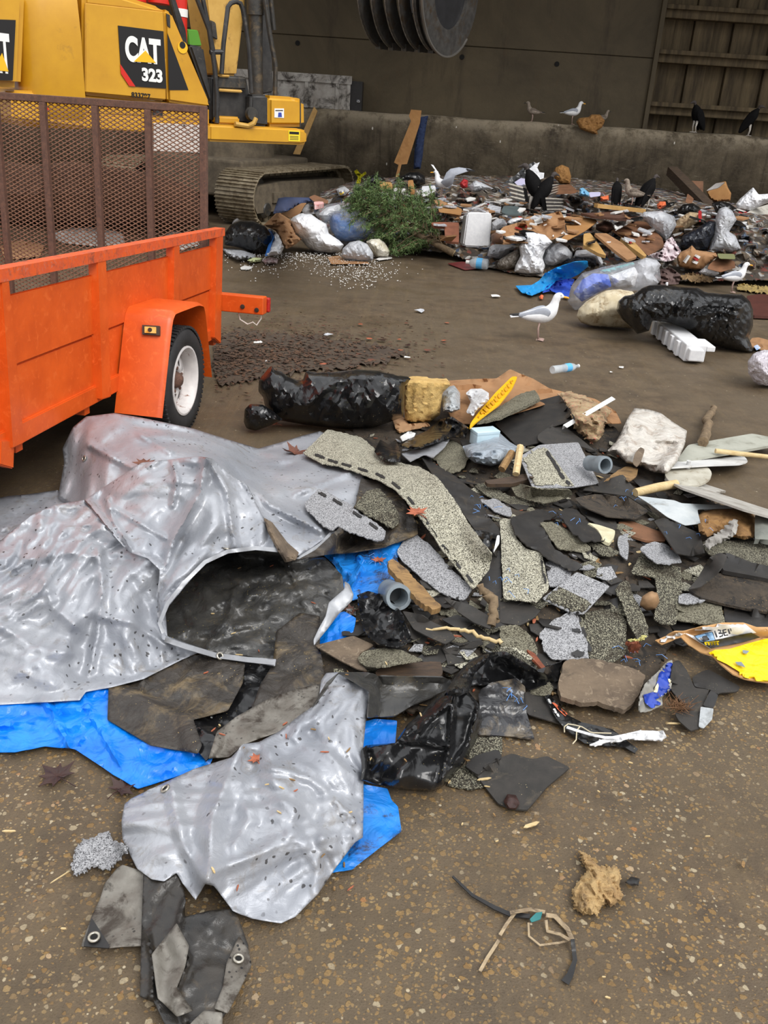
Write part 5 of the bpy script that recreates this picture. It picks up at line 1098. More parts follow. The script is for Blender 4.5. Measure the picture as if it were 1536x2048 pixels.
 o = S('grey_block', 'grey concrete-like block cut by the right frame edge', 'block', z5((1460, 375), (1490, 355), (1640, 360), (1640, 520), (1460, 510)), mat('grey_block', (120, 122, 114), (100, 102, 96), 10, 0.8, 0, 0.3, 60), rigid=True, thick=0.03, lift=0.09, pil=0.02)
 S('cardboard_sheet', 'big crumpled brown cardboard sheet behind the yellow tray', 'cardboard', z2((-70, 300), (0, 292), (110, 285), (225, 282), (290, 236, .05), (345, 262, .04), (400, 282), (480, 330), (560, 350), (700, 380), (800, 440), (830, 500), (700, 500), (480, 400), (250, 470), (120, 500), (20, 500), (-30, 400)), 'card', rigid=False, lift=0.05, crum=(0.25, 0.04), step=9)
 S('insulation_batt', 'soiled pink and cream insulation scraps beside cardboard sheet', 'insulation', z2((520, 355), (580, 345), (660, 370), (720, 400), (780, 435), (750, 500), (735, 565), (690, 602), (640, 560), (600, 520), (560, 420)), mat('soiled_cream', (176, 156, 120), (146, 120, 88), 10, 0.9, 0, 0.8, 40, 0.015, dirt=(96, 76, 54), dscale=9, c3=(186, 84, 80)), rigid=False, pil=0.04, crum=(0.08, 0.03), step=5, jag=1.5, lift=0.02)
 S('felt_sheet', 'black wide asphalt sheet behind the light blue box', 'roofing felt', z2((215, 500), (330, 440), (430, 388), (530, 362, .03), (605, 480, .02), (480, 520), (440, 590), (330, 615)), 'felt_dark', lift=0.03, step=9)
 o = S('shingle', 'thick mossy shingle slab leaning beside the yellow tray', 'shingle', z2((128, 492), (240, 418), (330, 360), (408, 335), (437, 380), (330, 430), (240, 470)), 'moss', sh, thick=0.02, lift=0.05, jag=0.5)
 S('felt_sheet', 'smooth dark grey sheet below white angle strip', 'roofing felt', z2((422, 556), (500, 500), (565, 522), (640, 580), (702, 632), (600, 600), (480, 612), (425, 580)), 'felt', lift=0.04)
 o = S('shingle', 'two-tone shingle square beige left grey right beside grey coupling', 'shingle', z2((335, 660, .02), (430, 603, .03), (620, 590, .03), (720, 788), (600, 808), (400, 812)), 'grey', sh, lift=0.04)
 sheet('granule_band', z2((337, 661), (430, 606), (470, 622), (600, 800), (402, 810)), GM['beige'], o, 0.0015, rigid=False, step=7, soft=0, rnd=0)
 dashes(o, z2((478, 650), (500, 682), (520, 716), (540, 750), (575, 790)), 9, 6)
 S('shingle', 'curled speckled shingle below the two-tone square', 'shingle', z2((290, 800), (340, 790), (410, 815), (580, 820), (595, 845), (530, 870), (460, 885), (380, 870), (320, 850)), 'moss', sh, rigid=False, lift=0.02, jag=0.5)
 S('shingle', 'layered thin shingle edge left of curled speckled shingle', 'shingle', z2((105, 790), (180, 790), (290, 850), (420, 880), (430, 900), (300, 890), (180, 850)), 'speck', sh, lift=0.02, jag=0.8)
 S('shingle', 'grey shingle shard beneath the long dark asphalt sheet', 'shingle', z2((140, 870), (220, 860), (300, 915), (295, 950), (240, 935)), 'grey', sh, lift=0.02, jag=0.8)
 S('felt_sheet', 'dark slate-grey sheet folded in a triangle below pvc coupling', 'roofing felt', z2((640, 820), (740, 775), (835, 745, .05), (880, 800), (960, 900), (980, 930), (860, 850)), 'felt', lift=0.05, step=9)
 S('felt_sheet', 'black sheet covered with wood chips in heap middle', 'roofing felt', z2((600, 860), (700, 840), (860, 855), (960, 920), (900, 960), (760, 950), (640, 900)), 'dirt', rigid=False, lift=0.02, crum=(0.1, 0.012))
 S('flashing', 'bent white metal flashing with grey-blue underside on the right', 'flashing', z5((785, 262, .03), (1000, 288, .04), (1040, 305, .04), (1400, 322, .03), (1330, 332, 0), (1130, 340, 0), (1150, 420, 0), (1060, 432, 0), (960, 385, 0), (860, 310, .02)), mat('white_metal', (196, 200, 200), (170, 178, 182), 8, 0.4, 0.1, dirt=(120, 112, 96), dscale=9, dlo=0.58, dhi=0.72), lift=0.06, rigid=True, thick=0.003)
 S('trim_board', 'long pale grey strip board running off right edge', 'board', z5((940, 160), (1030, 200), (1160, 190), (1300, 235), (1230, 240), (1600, 360), (1600, 395), (1400, 340), (1200, 270), (1040, 215)), mat('pale_grey_board', (172, 168, 160), (150, 146, 138), 10, 0.7, dirt=(112, 102, 86), dscale=10, dlo=0.56, dhi=0.7), lift=0.05, thick=0.012)
 d = S('round_lid', 'round white stained plastic lid with a centre stem', 'lid', [(1000 + (1080 + 135 * math.cos(t)) / 2.866, 900 + (137 + 68 * math.sin(t)) / 2.866) for t in np.linspace(0, 2 * PI, 28)[:-1]], mat('stained_white', (186, 182, 168), (164, 158, 142), 9, 0.6, 0, 0.2, dirt=(120, 104, 80), dscale=10, dlo=0.54, dhi=0.68), lift=0.05, thick=0.014)
 p = z5((1075, 100))[0]; c = at_z(p[0], p[1] + 2, bz(*p)); mb = MB(); mb.lathe([(0, -0.01), (0.016, -0.01), (0.012, 0.045), (0.015, 0.05), (0, 0.05)], c, (0, 0, 1), 14); autosmooth(mb.out('stem', GM['white'], d))
 zz = bz(1310, 975); stick('wooden_rod', 'cream wooden rod stub beside the round lid', 'rod', z5((775, 245, zz + .08), (900, 215, zz + .09), (1010, 195, zz + .09)), [0.024, 0.026, 0.026], GM['wood_pale'], n=12)
 S('plywood_sheet', 'large light grey board lying right of the white sack', 'board', z2((1085, 690), (1150, 603), (1300, 575), (1460, 548), (1600, 575), (1600, 595), (1440, 625), (1200, 665)), mat('grey_board', (166, 166, 154), (150, 150, 138), 6, 0.6, dirt=(120, 118, 104), dscale=6), thick=0.018, lift=0.05)
 S('siding_strip', 'white siding strip under the large light grey board', 'siding', z2((1050, 712), (1080, 685), (1420, 655), (1442, 682), (1400, 695), (1250, 700)), 'white', thick=0.01, lift=0.02)
 zz = 0.06; stick('pole', 'thin cream pole crossing right edge above the grey board', 'pole', z2((1282, 632, .1), (1540, 662, .08)), 0.016, GM['wood_pale'])
 stick('branch', 'short brown broken branch lying behind the grey board', 'branch', z2((1222, 590, .1), (1240, 530, .06), (1252, 460, .03), (1270, 420, .03)), [0.035, 0.03, 0.028, 0.02], GM['bark'], knots=1)
 zz = bz(840, 1180)
 S('wood_plank', 'rotten yellow-brown plank stub leaning by the pipe coupling', 'wood', z4((612, 800), (640, 785), (720, 850), (850, 990), (920, 1060), (880, 1080), (800, 1040), (690, 920), (620, 840)), 'wood', thick=0.025, lift=0.05, jag=0.8)
 S('wood_board', 'short weathered wood board below speckled half-moon shingle', 'wood', z7((505, 250), (560, 205), (820, 198), (830, 245), (822, 272), (700, 268), (510, 270)), 'wood_dark', thick=0.02, lift=0.03, jag=0.4)
 S('shingle', 'half-moon speckled shingle lying on weathered wood board', 'shingle', z7((420, 180), (450, 150), (550, 132), (640, 145), (700, 175), (735, 190), (640, 205), (560, 225), (470, 225), (430, 205)), 'moss', sh, lift=0.04, rigid=False, jag=0.5)
 S('felt_sheet', 'brown cardboard-like shingle back left of half-moon shingle', 'roofing felt', z7((215, 122), (300, 100), (400, 75), (500, 120), (430, 160), (425, 200), (470, 245), (420, 235), (330, 190)), 'felt_brown', lift=0.03)
 S('felt_sheet', 'curved dark brown shingle underside in front of plank stub', 'roofing felt', z4((695, 1085), (800, 1105), (870, 1150), (960, 1190), (1000, 1240), (940, 1275), (860, 1240), (760, 1190)), 'felt', rigid=False, lift=0.03)
 S('felt_sheet', 'flat grey-brown felt piece behind knotty branch', 'roofing felt', z4((930, 1010), (1080, 1050), (1200, 1120), (1200, 1190), (1100, 1150), (1010, 1090)), 'felt', rigid=False, lift=0.03)
 zz = bz(980, 1200); stick('branch', 'knotty pale branch end standing in the heap centre', 'branch', z4((1130, 950, zz + .1), (1180, 1000, zz + .08), (1220, 1040, zz + .06), (1215, 1110, zz + .04), (1200, 1170, zz + .02)), [0.012, 0.018, 0.02, 0.016, 0.018], GM['bark'], knots=2)
 zz = bz(940, 1280); stick('twig', 'long thin pale twig lying across heap front', 'twig', z4((830, 1188, zz + .05), (960, 1190, zz + .06), (1060, 1200, zz + .06), (1170, 1245, zz + .05), (1260, 1270, zz + .05)), [0.004, 0.007, 0.008, 0.008, 0.009], GM['wood_pale'], knots=1.5)
 S('bark_chip', 'reddish bark splinter at tip of narrow shingle point', 'bark', z5((150, 1140), (200, 1165), (240, 1220), (270, 1255), (245, 1260), (190, 1200)), mat('red_bark', (134, 72, 44), (104, 54, 36), 30, 0.8, 0, 0.4), lift=0.03, thick=0.008)
 def ring(px, py, z, R, L, tilt, ax, label, parent=None):
  c = at_z(px, py, z); a = np.array(ax, float); a /= np.linalg.norm(a)
  mb = MB(); mb.lathe([(R * 0.72, 0), (R * 0.98, 0), (R, -0.006), (R, -L * 0.35), (R * 0.9, -L * 0.4), (R * 0.9, -L), (R * 0.7, -L), (R * 0.7, -0.02), (R * 0.72, 0)], c, a, 36)
  bm_ = None; n = 36; mb.F = mb.F[:-2]
  o = mb.out('pipe_coupling', GM['pvc'], None); autosmooth(o, 40); tag(o, label, 'pipe');
  mb = MB(); mb.lathe([(0, 0), (R * 0.7, 0), (R * 0.7, 0.004), (0, 0.004)], c - a * L * 0.7, a, 24); mb.out('inner_wall', mat('pipe_inside', (64, 68, 70), (48, 50, 52), 20, 0.6), o)
  return o
 ring(1211, 930, 0.22, 0.05, 0.15, 0, (0.35, -0.75, 0.25), 'grey plastic pipe coupling beside the stained white sack')
 S('bag_scrap', 'crumpled black plastic in front of the galvanised pipe end', 'plastic', zM((800, 560), (900, 520), (1080, 570), (1160, 640), (1250, 760), (1300, 900), (1350, 1040), (1200, 1090), (1000, 1060), (880, 960), (820, 800)), 'bag', rigid=False, step=5, crum=(0.11, 0.035), lift=0.02)
 ring(798, 1195, 0.19, 0.054, 0.15, 0, (0.25, -0.85, 0.3), 'galvanised grey pipe end poking from the blue tarp')
 S('grey_bag', 'translucent blue-grey bag with light blue box on it', 'bag', z2((60, 610), (130, 590), (240, 545), (290, 590), (325, 610), (310, 650), (270, 685), (200, 706), (120, 690), (80, 660)), mat('grey_film', (132, 142, 152), (156, 164, 172), 8, 0.3, 0, 0.1, crinkle=0.3), rigid=False, pil=0.12, crum=(0.12, 0.02), step=5, lift=0.02)
 zt = bz(968, 880); c = at_z(969, 886, zt); a = math.radians(24); ux = np.array([math.cos(a), math.sin(a), 0]); uy = np.array([-math.sin(a), math.cos(a), 0])
 k = np.linalg.norm(c - CAM) / FPX; fr = (np.stack([ux, uy, np.array([0, 0, 1])], 1), c + np.array([0, .02, -.015]))
 mb = MB(fr); mb.box((-25 * k, -14 * k, 0), (25 * k, 16 * k, 30 * k), 0.004); jb = mb.out('junction_box', mat('pale_blue_plastic', (186, 206, 214), (172, 194, 204), 10, 0.4), None); autosmooth(jb, 30); tag(jb, 'light blue plastic junction box sitting on the grey bag', 'box')
 mb = MB(fr); mb.box((-25.6 * k, -14.6 * k, 24 * k), (25.6 * k, 16.6 * k, 31 * k), 0.003); autosmooth(mb.out('lid', mat('pale_blue_plastic', (186, 206, 214)), jb), 30)
 t = S('yellow_tray', 'ridged bright yellow plastic tray leaning against mossy shingle slab', 'tray', z2((93, 524), (98, 500), (130, 455), (220, 350), (300, 272), (327, 272), (300, 330), (240, 405), (180, 450), (128, 490)), mat('yellow_plastic', (238, 186, 20), (226, 170, 14), 10, 0.4), thick=0.01, lift=0.12)
 for k_ in range(11):
  f = k_ / 10.0; a_ = np.array((132, 462)) + f * (np.array((292, 288)) - (132, 462)); b_ = np.array((150, 476)) + f * (np.array((306, 310)) - (150, 476))
  q = z2(tuple(a_ + (-5, 1)), tuple(a_ + (5, -7)), tuple(b_ + (5, -7)), tuple(b_ + (-5, 1)))
  sheet('rib', q, mat('yellow_rib', (206, 150, 16)), t, 0.006, rigid=False, step=5, soft=0, rnd=0.1, update=False)
 zz = bz(1135, 856); p1 = at_z(1130, 853, zz + 0.07); p2 = at_z(1227, 796, zz + 0.2); d = p2 - p1; mb = MB(); mb.beam(p1, p2, 0.034, 0.004, (0, -0.4, 1)); s_ = np.cross(d, (0, 0, 1)); s_ /= np.linalg.norm(s_); mb.beam(p1 - s_ * 0.017 - np.array([0, 0, .012]), p2 - s_ * 0.017 - np.array([0, 0, .012]), 0.004, 0.03, (0, -0.4, 1))
 o = mb.out('angle_strip', GM['white'], None); tag(o, 'white angle strip propped on smooth dark grey sheet', 'trim strip')
 S('woven_sack', 'crumpled white woven sack with pinkish stains on the heap', 'sack', z2((828, 540, .0), (860, 470, .03), (890, 425, .05), (960, 432, .04), (1020, 450, .03), (1080, 495, .02), (1145, 535, .02), (1135, 600, 0), (1100, 680, 0), (1050, 742, 0), (980, 735), (905, 702), (850, 690), (800, 640), (760, 632), (800, 590)), 'sack', rigid=False, pil=0.06, crum=(0.16, 0.03, 3), sharp=100, step=5, lift=0.03)
 S('shingle_scrap', 'brown paddle-shaped roofing scrap resting on the white sack', 'roofing felt', z2((880, 690), (895, 640), (920, 612), (942, 625), (925, 680), (900, 712)), 'felt_brown', rigid=False, thick=0.006, lift=0.01)
 S('shingle_scrap', 'splintered pale board end below the white sack', 'wood', z2((740, 780), (800, 735), (850, 705), (912, 718), (900, 760), (860, 780), (820, 745)), 'wood', lift=0.03, jag=0.8)
 o = bulk('foam_block', z1((1062, 350), (1080, 330), (1110, 320), (1210, 328), (1300, 335), (1325, 352), (1275, 400), (1262, 520), (1200, 562), (1130, 570), (1070, 560), (1062, 450)), mat('yellow_foam', (206, 174, 112), (184, 148, 84), 7, 0.95, 0, 0.8, 50, 0.012, dirt=(132, 98, 56), dscale=9, dlo=0.55, dhi=0.68), depth=0.25, step=5, crum=(0.06, 0.02), flat=4, round_=0.3); tag(o, 'dirty yellow foam block at end of black bag bundle', 'foam')
 S('plastic_cup', 'crushed translucent grey cup beside the yellow foam block', 'cup', z1((1270, 420), (1290, 370), (1340, 358), (1372, 400), (1372, 490), (1330, 510), (1280, 500)), mat('grey_clear', (150, 154, 156), (176, 180, 182), 20, 0.2, 0, 0.1, crinkle=0.3), rigid=False, pil=0.06, crum=(0.06, 0.02), step=4, lift=0.07)
 S('shopping_bag', 'crumpled white shopping bag with red print on cardboard sheet', 'bag', z1((1404, 400), (1430, 378), (1490, 376), (1530, 400), (1530, 440), (1470, 490), (1440, 525), (1405, 505), (1430, 450)), 'white_bag', rigid=False, pil=0.07, crum=(0.07, 0.03), step=4, lift=0.02)
 S('torn_paper', 'torn kraft paper scraps in front of yellow foam block', 'paper', z1((1000, 540), (1060, 530), (1090, 570), (1190, 560), (1210, 580), (1110, 600), (1050, 615), (1020, 600)), mat('kraft_paper', (176, 140, 104), (158, 122, 88), 8, 0.85), rigid=False, crum=(0.05, 0.02), step=5, lift=0.01)
 S('torn_paper', 'small white paper scrap beside black bag end', 'paper', z1((1042, 640), (1090, 610), (1130, 620), (1120, 640), (1060, 665)), 'white', rigid=False, crum=(0.05, 0.012), step=5, lift=0.01)
 S('bag_scrap', 'long black bag flap below the yellow foam block', 'plastic', z1((1040, 690), (1100, 650), (1200, 600), (1260, 545), (1330, 530), (1420, 590), (1400, 650), (1330, 640), (1230, 680), (1120, 710)), 'bag', rigid=False, pil=0.05, crum=(0.1, 0.03), step=5, lift=0.01)
 zz = bz(1010, 920); P = z2((250, 722), (290, 650), (345, 605), (305, 745), (335, 640))
 for a_, b_, r_, l_ in ((z2((250, 722, zz))[0], z2((300, 640, zz + .06))[0], .022, 'split brown kindling stick left of two-tone shingle'), (z2((318, 745, zz))[0], z2((340, 610, zz + .1))[0], .02, 'pale weathered kindling stick left of two-tone shingle')):
  stick('kindling', l_, 'wood', [a_, b_], r_, GM['wood'] if 'brown' in l_ else GM['wood_pale'], n=7)
 S('wood_board', 'dark wet wood lath lying below the kindling sticks', 'wood', z2((165, 775), (300, 755), (370, 740), (395, 765), (300, 790), (180, 792)), 'wood_dark', thick=0.02, lift=0.03)
 p1 = at_z(1100, 772, .04); p2 = at_z(1150, 764, .04); d = p2 - p1; d /= np.linalg.norm(d); L = np.linalg.norm(p2 - p1)
 clear = mat('clear_plastic', (196, 204, 208), (214, 220, 224), 20, 0.08, 0, 0, alpha=0.5)
 p1[2] += .13; p2[2] += .13
 mb = MB(); mb.lathe([(0, 0), (.03, 0), (.032, .01), (.03, L * .35), (.033, L * .5), (.033, L * .75), (.026, L * .85), (.013, L * .93), (.013, L), (0, L)], p1, d, 20); b = mb.out('water_bottle', clear); autosmooth(b); tag(b, 'clear water bottle with blue label behind cardboard sheet', 'bottle')
 mb = MB(); mb.lathe([(.0335, L * .5), (.0342, L * .52), (.0342, L * .68), (.0335, L * .7)], p1, d, 20); mb.F = mb.F[:-2]; mb.out('label', mat('bottle_label', (90, 170, 220)), b)
 mb = MB(); mb.lathe([(0, L), (.015, L), (.015, L + .015), (0, L + .015)], p1, d, 14); mb.out('cap', GM['white'], b)
 S('felt_sheet', 'black plastic-lined sheet left of black garbage bag', 'roofing felt', z7((200, 420), (270, 300), (330, 250), (470, 250), (520, 270), (830, 275), (900, 300), (860, 330), (700, 400), (600, 460), (470, 470), (480, 340), (330, 250)), 'lining', rigid=False, crum=(0.12, 0.02), lift=0.01)
 S('black_film', 'wrinkled black plastic film under brown felt slab', 'plastic', z7((880, 320), (960, 190), (1050, 155), (1130, 150), (1280, 240), (1400, 200), (1390, 290), (1240, 335), (1180, 290), (1060, 310)), 'bag', rigid=False, crum=(0.12, 0.03), step=6, lift=0.01)
 S('black_film', 'small translucent dark film right of black garbage bag', 'plastic', z7((1000, 350), (1060, 300), (1180, 280), (1225, 320), (1230, 440), (1270, 570), (1180, 560), (1100, 555), (1000, 550), (1010, 450)), mat('smoky_film', (44, 44, 46), (62, 62, 64), 8, 0.25, 0, 0.1, dirt=(120, 108, 90), dscale=8, crinkle=0.3), rigid=False, crum=(0.1, 0.02), step=6)
 S('shingle', 'speckled shingle corner peeking right of black garbage bag', 'shingle', z7((985, 560), (1115, 560), (1115, 640), (1000, 700), (940, 700)), 'speck', sh)
 S('shingle', 'rounded speckled shingle tip under flat dark sheet', 'shingle', z7((850, 790), (900, 720), (940, 690), (1000, 720), (1030, 800), (960, 812)), 'speck', sh, jag=0.6)
 S('felt_sheet', 'folded dark film sheet above rounded shingle tip', 'roofing felt', z7((935, 700), (985, 650), (1090, 620), (1115, 650), (1110, 665), (1060, 690), (1000, 745)), 'felt_dark', lift=0.015)
 S('felt_sheet', 'flat dark square shingle back lying on the wet ground', 'roofing felt', z7((990, 745), (1080, 670), (1160, 640), (1260, 668), (1330, 652), (1440, 708), (1330, 800), (1235, 912), (1160, 905), (1095, 880), (1040, 810)), 'felt', thick=0.006)
 S('leaf_clump', 'brown wet leaf clump on the flat dark square sheet', 'leaf', z7((1120, 870), (1140, 835), (1180, 840), (1200, 880), (1180, 912), (1140, 905)), 'leaf_dark', rigid=False, pil=0.012, crum=(0.03, 0.012), step=4)
 S('felt_sheet', 'dark slate felt tongue left of the printed black strip', 'roofing felt', z7((1225, 345), (1290, 340), (1380, 440), (1400, 500), (1330, 480), (1230, 450)), 'felt')
 S('felt_slab', 'rough brown felt slab in the front right of heap', 'felt', z5((330, 1340), (372, 1205), (470, 1195), (560, 1200), (680, 1225), (790, 1262), (832, 1290), (812, 1370), (770, 1440), (720, 1490), (620, 1465), (560, 1440), (480, 1450), (350, 1415)), 'felt_brown', thick=0.02, lift=0.02, jag=0.7)
 s = S('printed_strip', 'black plastic strip with white and orange print beside felt slab', 'strip', zQ((380, 140), (420, 120), (560, 290), (700, 360), (960, 420), (1180, 590), (1150, 625), (1060, 570), (900, 560), (720, 540), (560, 420), (480, 330)), 'bag', rigid=False, crum=(0.05, 0.012), step=5)
 sheet('print', zQ((440, 190), (470, 195), (580, 290), (560, 310), (500, 255)), mat('print_orange', (206, 104, 70)), s, 0.001, rigid=False, step=5, soft=0, update=False)
 for q in (((405, 160), (425, 160), (440, 200), (425, 215)), ((450, 245), (470, 240), (490, 280), (470, 285)), ((480, 285), (500, 285), (510, 315), (490, 310))): sheet('print', zQ(*q), GM['white'], s, 0.001, rigid=False, step=4, soft=0, update=False)
 w = S('white_strip', 'twisted white plastic strip lying across black printed strip', 'strip', zQ((760, 552), (850, 515), (960, 480), (1080, 455), (1190, 430), (1300, 432), (1400, 440), (1425, 490), (1380, 512), (1250, 505), (1130, 500), (1000, 520), (900, 535), (800, 562)), 'white_bag', rigid=False, crum=(0.05, 0.015), step=4, lift=0.01)
 strip_on('strand', zQ((570, 400), (640, 425), (760, 460), (900, 490), (1000, 490)), 5, GM['white_bag'], w)
 for pts in (((550, 445), (548, 400), (580, 375), (640, 385), (700, 400), (780, 450), (950, 455)), ((620, 545), (650, 510), (655, 430), (680, 400))):
  P = zQ(*[(a, b, 0.02) for a, b in pts]); stick('cord', 'thin cream cord loop on black printed strip, ' + ('longer one' if len(pts) > 4 else 'short hanging end'), 'cord', P, 0.0022, GM['string'], n=6)
 b = S('blue_wrapper', 'torn glossy blue wrapper with cream edges beside felt slab', 'wrapper', zP((250, 880), (300, 740), (430, 620), (520, 520), (575, 500), (590, 660), (560, 790), (470, 880), (480, 950), (360, 1000), (250, 1030)), mat('cream_wrapper', (150, 148, 140), (126, 124, 118), 10, 0.4), rigid=False, crum=(0.06, 0.018), step=5, lift=0.03)
 sheet('blue_print', zP((440, 640), (530, 530), (578, 510), (588, 660), (600, 720), (545, 820), (460, 870), (400, 900), (480, 940), (370, 990), (300, 930), (290, 850), (390, 820), (430, 700)), mat('glossy_blue', (24, 62, 168), (16, 48, 140), 8, 0.2, coat=0.4), b, 0.002, rigid=False, step=5, soft=0, lift=0.002)
 sheet('torn_edge', zP((530, 690), (590, 690), (600, 705), (550, 735)), mat('cream_paper', (224, 212, 176)), b, 0.002, rigid=False, step=4, soft=0); sheet('torn_edge', zP((430, 730), (440, 760), (425, 830), (385, 820), (405, 770)), mat('cream_paper', (224, 212, 176)), b, 0.002, rigid=False, step=4, soft=0)
 S('felt_sheet', 'grey smooth roofing sheet right of torn blue wrapper', 'roofing felt', zP((580, 520), (640, 500), (720, 600), (800, 780), (950, 800), (880, 960), (860, 1180), (760, 1215), (640, 1110), (600, 1040), (700, 960), (560, 800)), 'felt', lift=0.012)
 S('felt_sheet', 'dark diamond-shaped roofing sheet pointing right on wet ground', 'roofing felt', zP((770, 680), (860, 620), (940, 595), (1060, 660), (1260, 770), (1230, 820), (1050, 830), (1040, 850), (960, 800), (800, 770)), 'felt_dark', lift=0.006)
 t = S('tape_strip', 'black adhesive tape strip with clear tail on grey roofing sheet', 'tape', zP((880, 960), (960, 800), (1040, 850), (990, 990)), 'black', rigid=False); sheet('clear_tail', zP((860, 970), (990, 990), (975, 1100), (890, 1190), (840, 1170)), mat('grey_clear', (150, 154, 156)), t, 0.002, rigid=False, step=5)
 c = at_z(*zP((630, 970, 0.03))[0]); rs = random.Random(4); mb = MB()
 for k in range(130):
  a = rs.uniform(0, 2 * PI); e = rs.uniform(0.0, 0.9); L = rs.uniform(.02, .055); p = c + np.array([rs.gauss(0, .02), rs.gauss(0, .012), rs.uniform(-.015, .01)]); d = np.array([math.cos(a) * math.cos(e), math.sin(a) * math.cos(e), math.sin(e)])
  p[2] = max(p[2], .012); mb.tube([p, p + d * L], [.0014, .0007], 4)
 o = mb.out('needle_tuft', mat('dry_needles', (122, 88, 56), (92, 62, 40), 60, 0.8)); tag(o, 'dry brown pine needle tuft below torn blue wrapper', 'needles', None, 'stuff')
 k = S('paper_sack', 'torn kraft paper sack with white label and yellow bottom, right edge', 'paper sack', zP((410, 310, .0), (420, 300, .0), (600, 220, .02), (700, 215, .02), (900, 160, .03), (1080, 125, .04), (1290, 125, .04), (1420, 170, .03), (1700, 170, .03), (1700, 730, .0), (1520, 725), (1420, 715), (1300, 690), (1180, 640), (1060, 540, .01), (980, 460, .02), (850, 420, .02), (740, 350, .02), (660, 270, .02), (470, 350)), mat('kraft_sack', (188, 146, 96), (172, 130, 82), 7, 0.75), rigid=False, step=5, crum=(0.2, 0.006, 2), lift=0.03)
 L = dict(rigid=False, step=5, soft=0, rnd=0.1, thick=0.001)
 sheet('white_band', zP((415, 305), (600, 222), (690, 240), (720, 235), (800, 262), (1000, 200), (800, 200), (900, 162), (1080, 128), (1290, 128), (1370, 190), (1420, 230), (1360, 235), (1020, 300), (960, 390), (880, 345), (700, 232), (640, 270), (460, 355)), mat('sack_white', (222, 220, 218), (200, 198, 196), 8, 0.5, 0, 0.1), k, lift=0.004, **L)
 sheet('label_panel', zP((790, 258), (980, 215), (1010, 300), (1370, 228), (1460, 275), (1300, 320), (965, 385), (870, 330)), mat('label_black', (34, 33, 34), (44, 43, 44), 10, 0.5), k, lift=0.005, **L)
 sheet('label_picture', zP((800, 262), (975, 222), (1005, 300), (930, 312), (860, 318)), mat('picture_blue', (84, 128, 168), (150, 178, 200), 26, 0.5), k, lift=0.005, **L)
 sheet('picture_shape', zP((880, 262), (920, 255), (950, 300), (890, 315), (865, 300)), mat('label_black', (34, 33, 34)), k, lift=0.006, **L)
 sheet('picture_shape', zP((835, 280), (870, 275), (880, 300), (850, 305)), GM['white'], k, lift=0.006, **L)
 sheet('yellow_print', zP((940, 430), (1000, 400), (1150, 390), (1300, 345), (1500, 290), (1700, 270), (1700, 728), (1520, 722), (1420, 712), (1250, 660), (1250, 620), (1120, 540), (1010, 490)), mat('sack_yellow', (244, 214, 16), (236, 200, 10), 6, 0.45, 0, 0.15, 40, dirt=(176, 146, 20), dscale=9, dlo=0.62, dhi=0.75, crinkle=0.35), k, lift=0.005, **L)
 sheet('torn_spot', zP((1280, 400), (1350, 410), (1320, 440), (1285, 430)), GM['pvc'], k, lift=0.005, **L); sheet('torn_spot', zP((1205, 520), (1270, 520), (1310, 575), (1230, 550)), GM['pvc'], k, lift=0.005, **L)
 def stroke(pts, w, m, nm='lettering'): strip_on(nm, zP(*pts), w, m, k, 0.001, 0.006, 3)
 ink = mat('label_black', (34, 33, 34))
 stroke([(1000, 208), (1025, 275)], 3.0, ink); stroke([(1032, 200), (1062, 205), (1056, 228), (1040, 234)], 2.6, ink); stroke([(1042, 234), (1080, 232), (1080, 258), (1048, 270)], 2.6, ink)
 stroke([(1082, 200), (1100, 255), (1136, 250)], 2.6, ink); stroke([(1092, 228), (1120, 222)], 2.4, ink); stroke([(1082, 202), (1118, 194)], 2.4, ink); stroke([(1136, 190), (1154, 240)], 3.0, ink); stroke([(1152, 188), (1166, 192), (1160, 205), (1172, 208)], 2.0, ink)
 yk = mat('sack_yellow', (244, 214, 16))
 for x in (905, 935, 965, 995, 1025): stroke([(x, 325 + (x - 900) * 0.03), (x + 12, 352)], 3.4, yk, 'small_print')
 stroke([(900, 326), (1045, 318)], 1.4, yk, 'small_print')
 S('yellow_fluff', 'pale green-yellow fluff scrap at foot of upright shingle strip', 'fluff', zP((120, 290), (230, 290), (270, 250), (325, 260), (280, 300), (200, 320)), mat('yellow_fluff', (196, 190, 120), (170, 160, 96), 20, 0.9, 0, 0.5), rigid=False, pil=0.015, step=4, jag=1.2, crum=(0.03, 0.01))
 S('bark_clump', 'rusty brown bark clump between shingles near paper sack', 'bark', zP((100, 330), (230, 310), (270, 370), (220, 430), (150, 425)), mat('red_bark', (134, 72, 44)), rigid=False, pil=0.02, step=4, jag=1.2, crum=(0.03, 0.015))
 o = S('fluff', 'matted tan fibre clump lying alone on wet ground at front right', 'fluff', z8((650, 940), (700, 960), (740, 1010), (830, 1020), (850, 1060), (840, 1110), (860, 1150), (820, 1200), (770, 1185), (740, 1235), (680, 1240), (630, 1210), (615, 1130), (650, 1080), (690, 1030), (660, 985)), mat('tan_fibre', (196, 166, 116), (164, 130, 86), 12, 0.95, 0, 1.0, 60, 0.015, dirt=(98, 78, 58), dscale=7, c3=(206, 172, 118)), rigid=False, pil=0.035, crum=(0.03, 0.02, 4), step=4, jag=1.2)
 S('black_chip', 'small black chip beside matted tan fibre clump', 'chip', z8((870, 1085), (895, 1060), (935, 1070), (930, 1100), (895, 1105)), 'black', rigid=False, pil=0.008, step=4)
 S('shingle_scrap', 'grey granulated scrap left of torn silver tarp', 'shingle', z9((62, 300), (75, 235), (110, 185), (150, 178), (200, 158), (240, 155), (248, 190), (322, 220), (322, 252), (270, 290), (240, 330), (150, 322), (120, 340), (70, 366), (48, 310)), 'grey', rigid=False, jag=1.6, step=5, pil=0.008, crum=(0.03, 0.008))
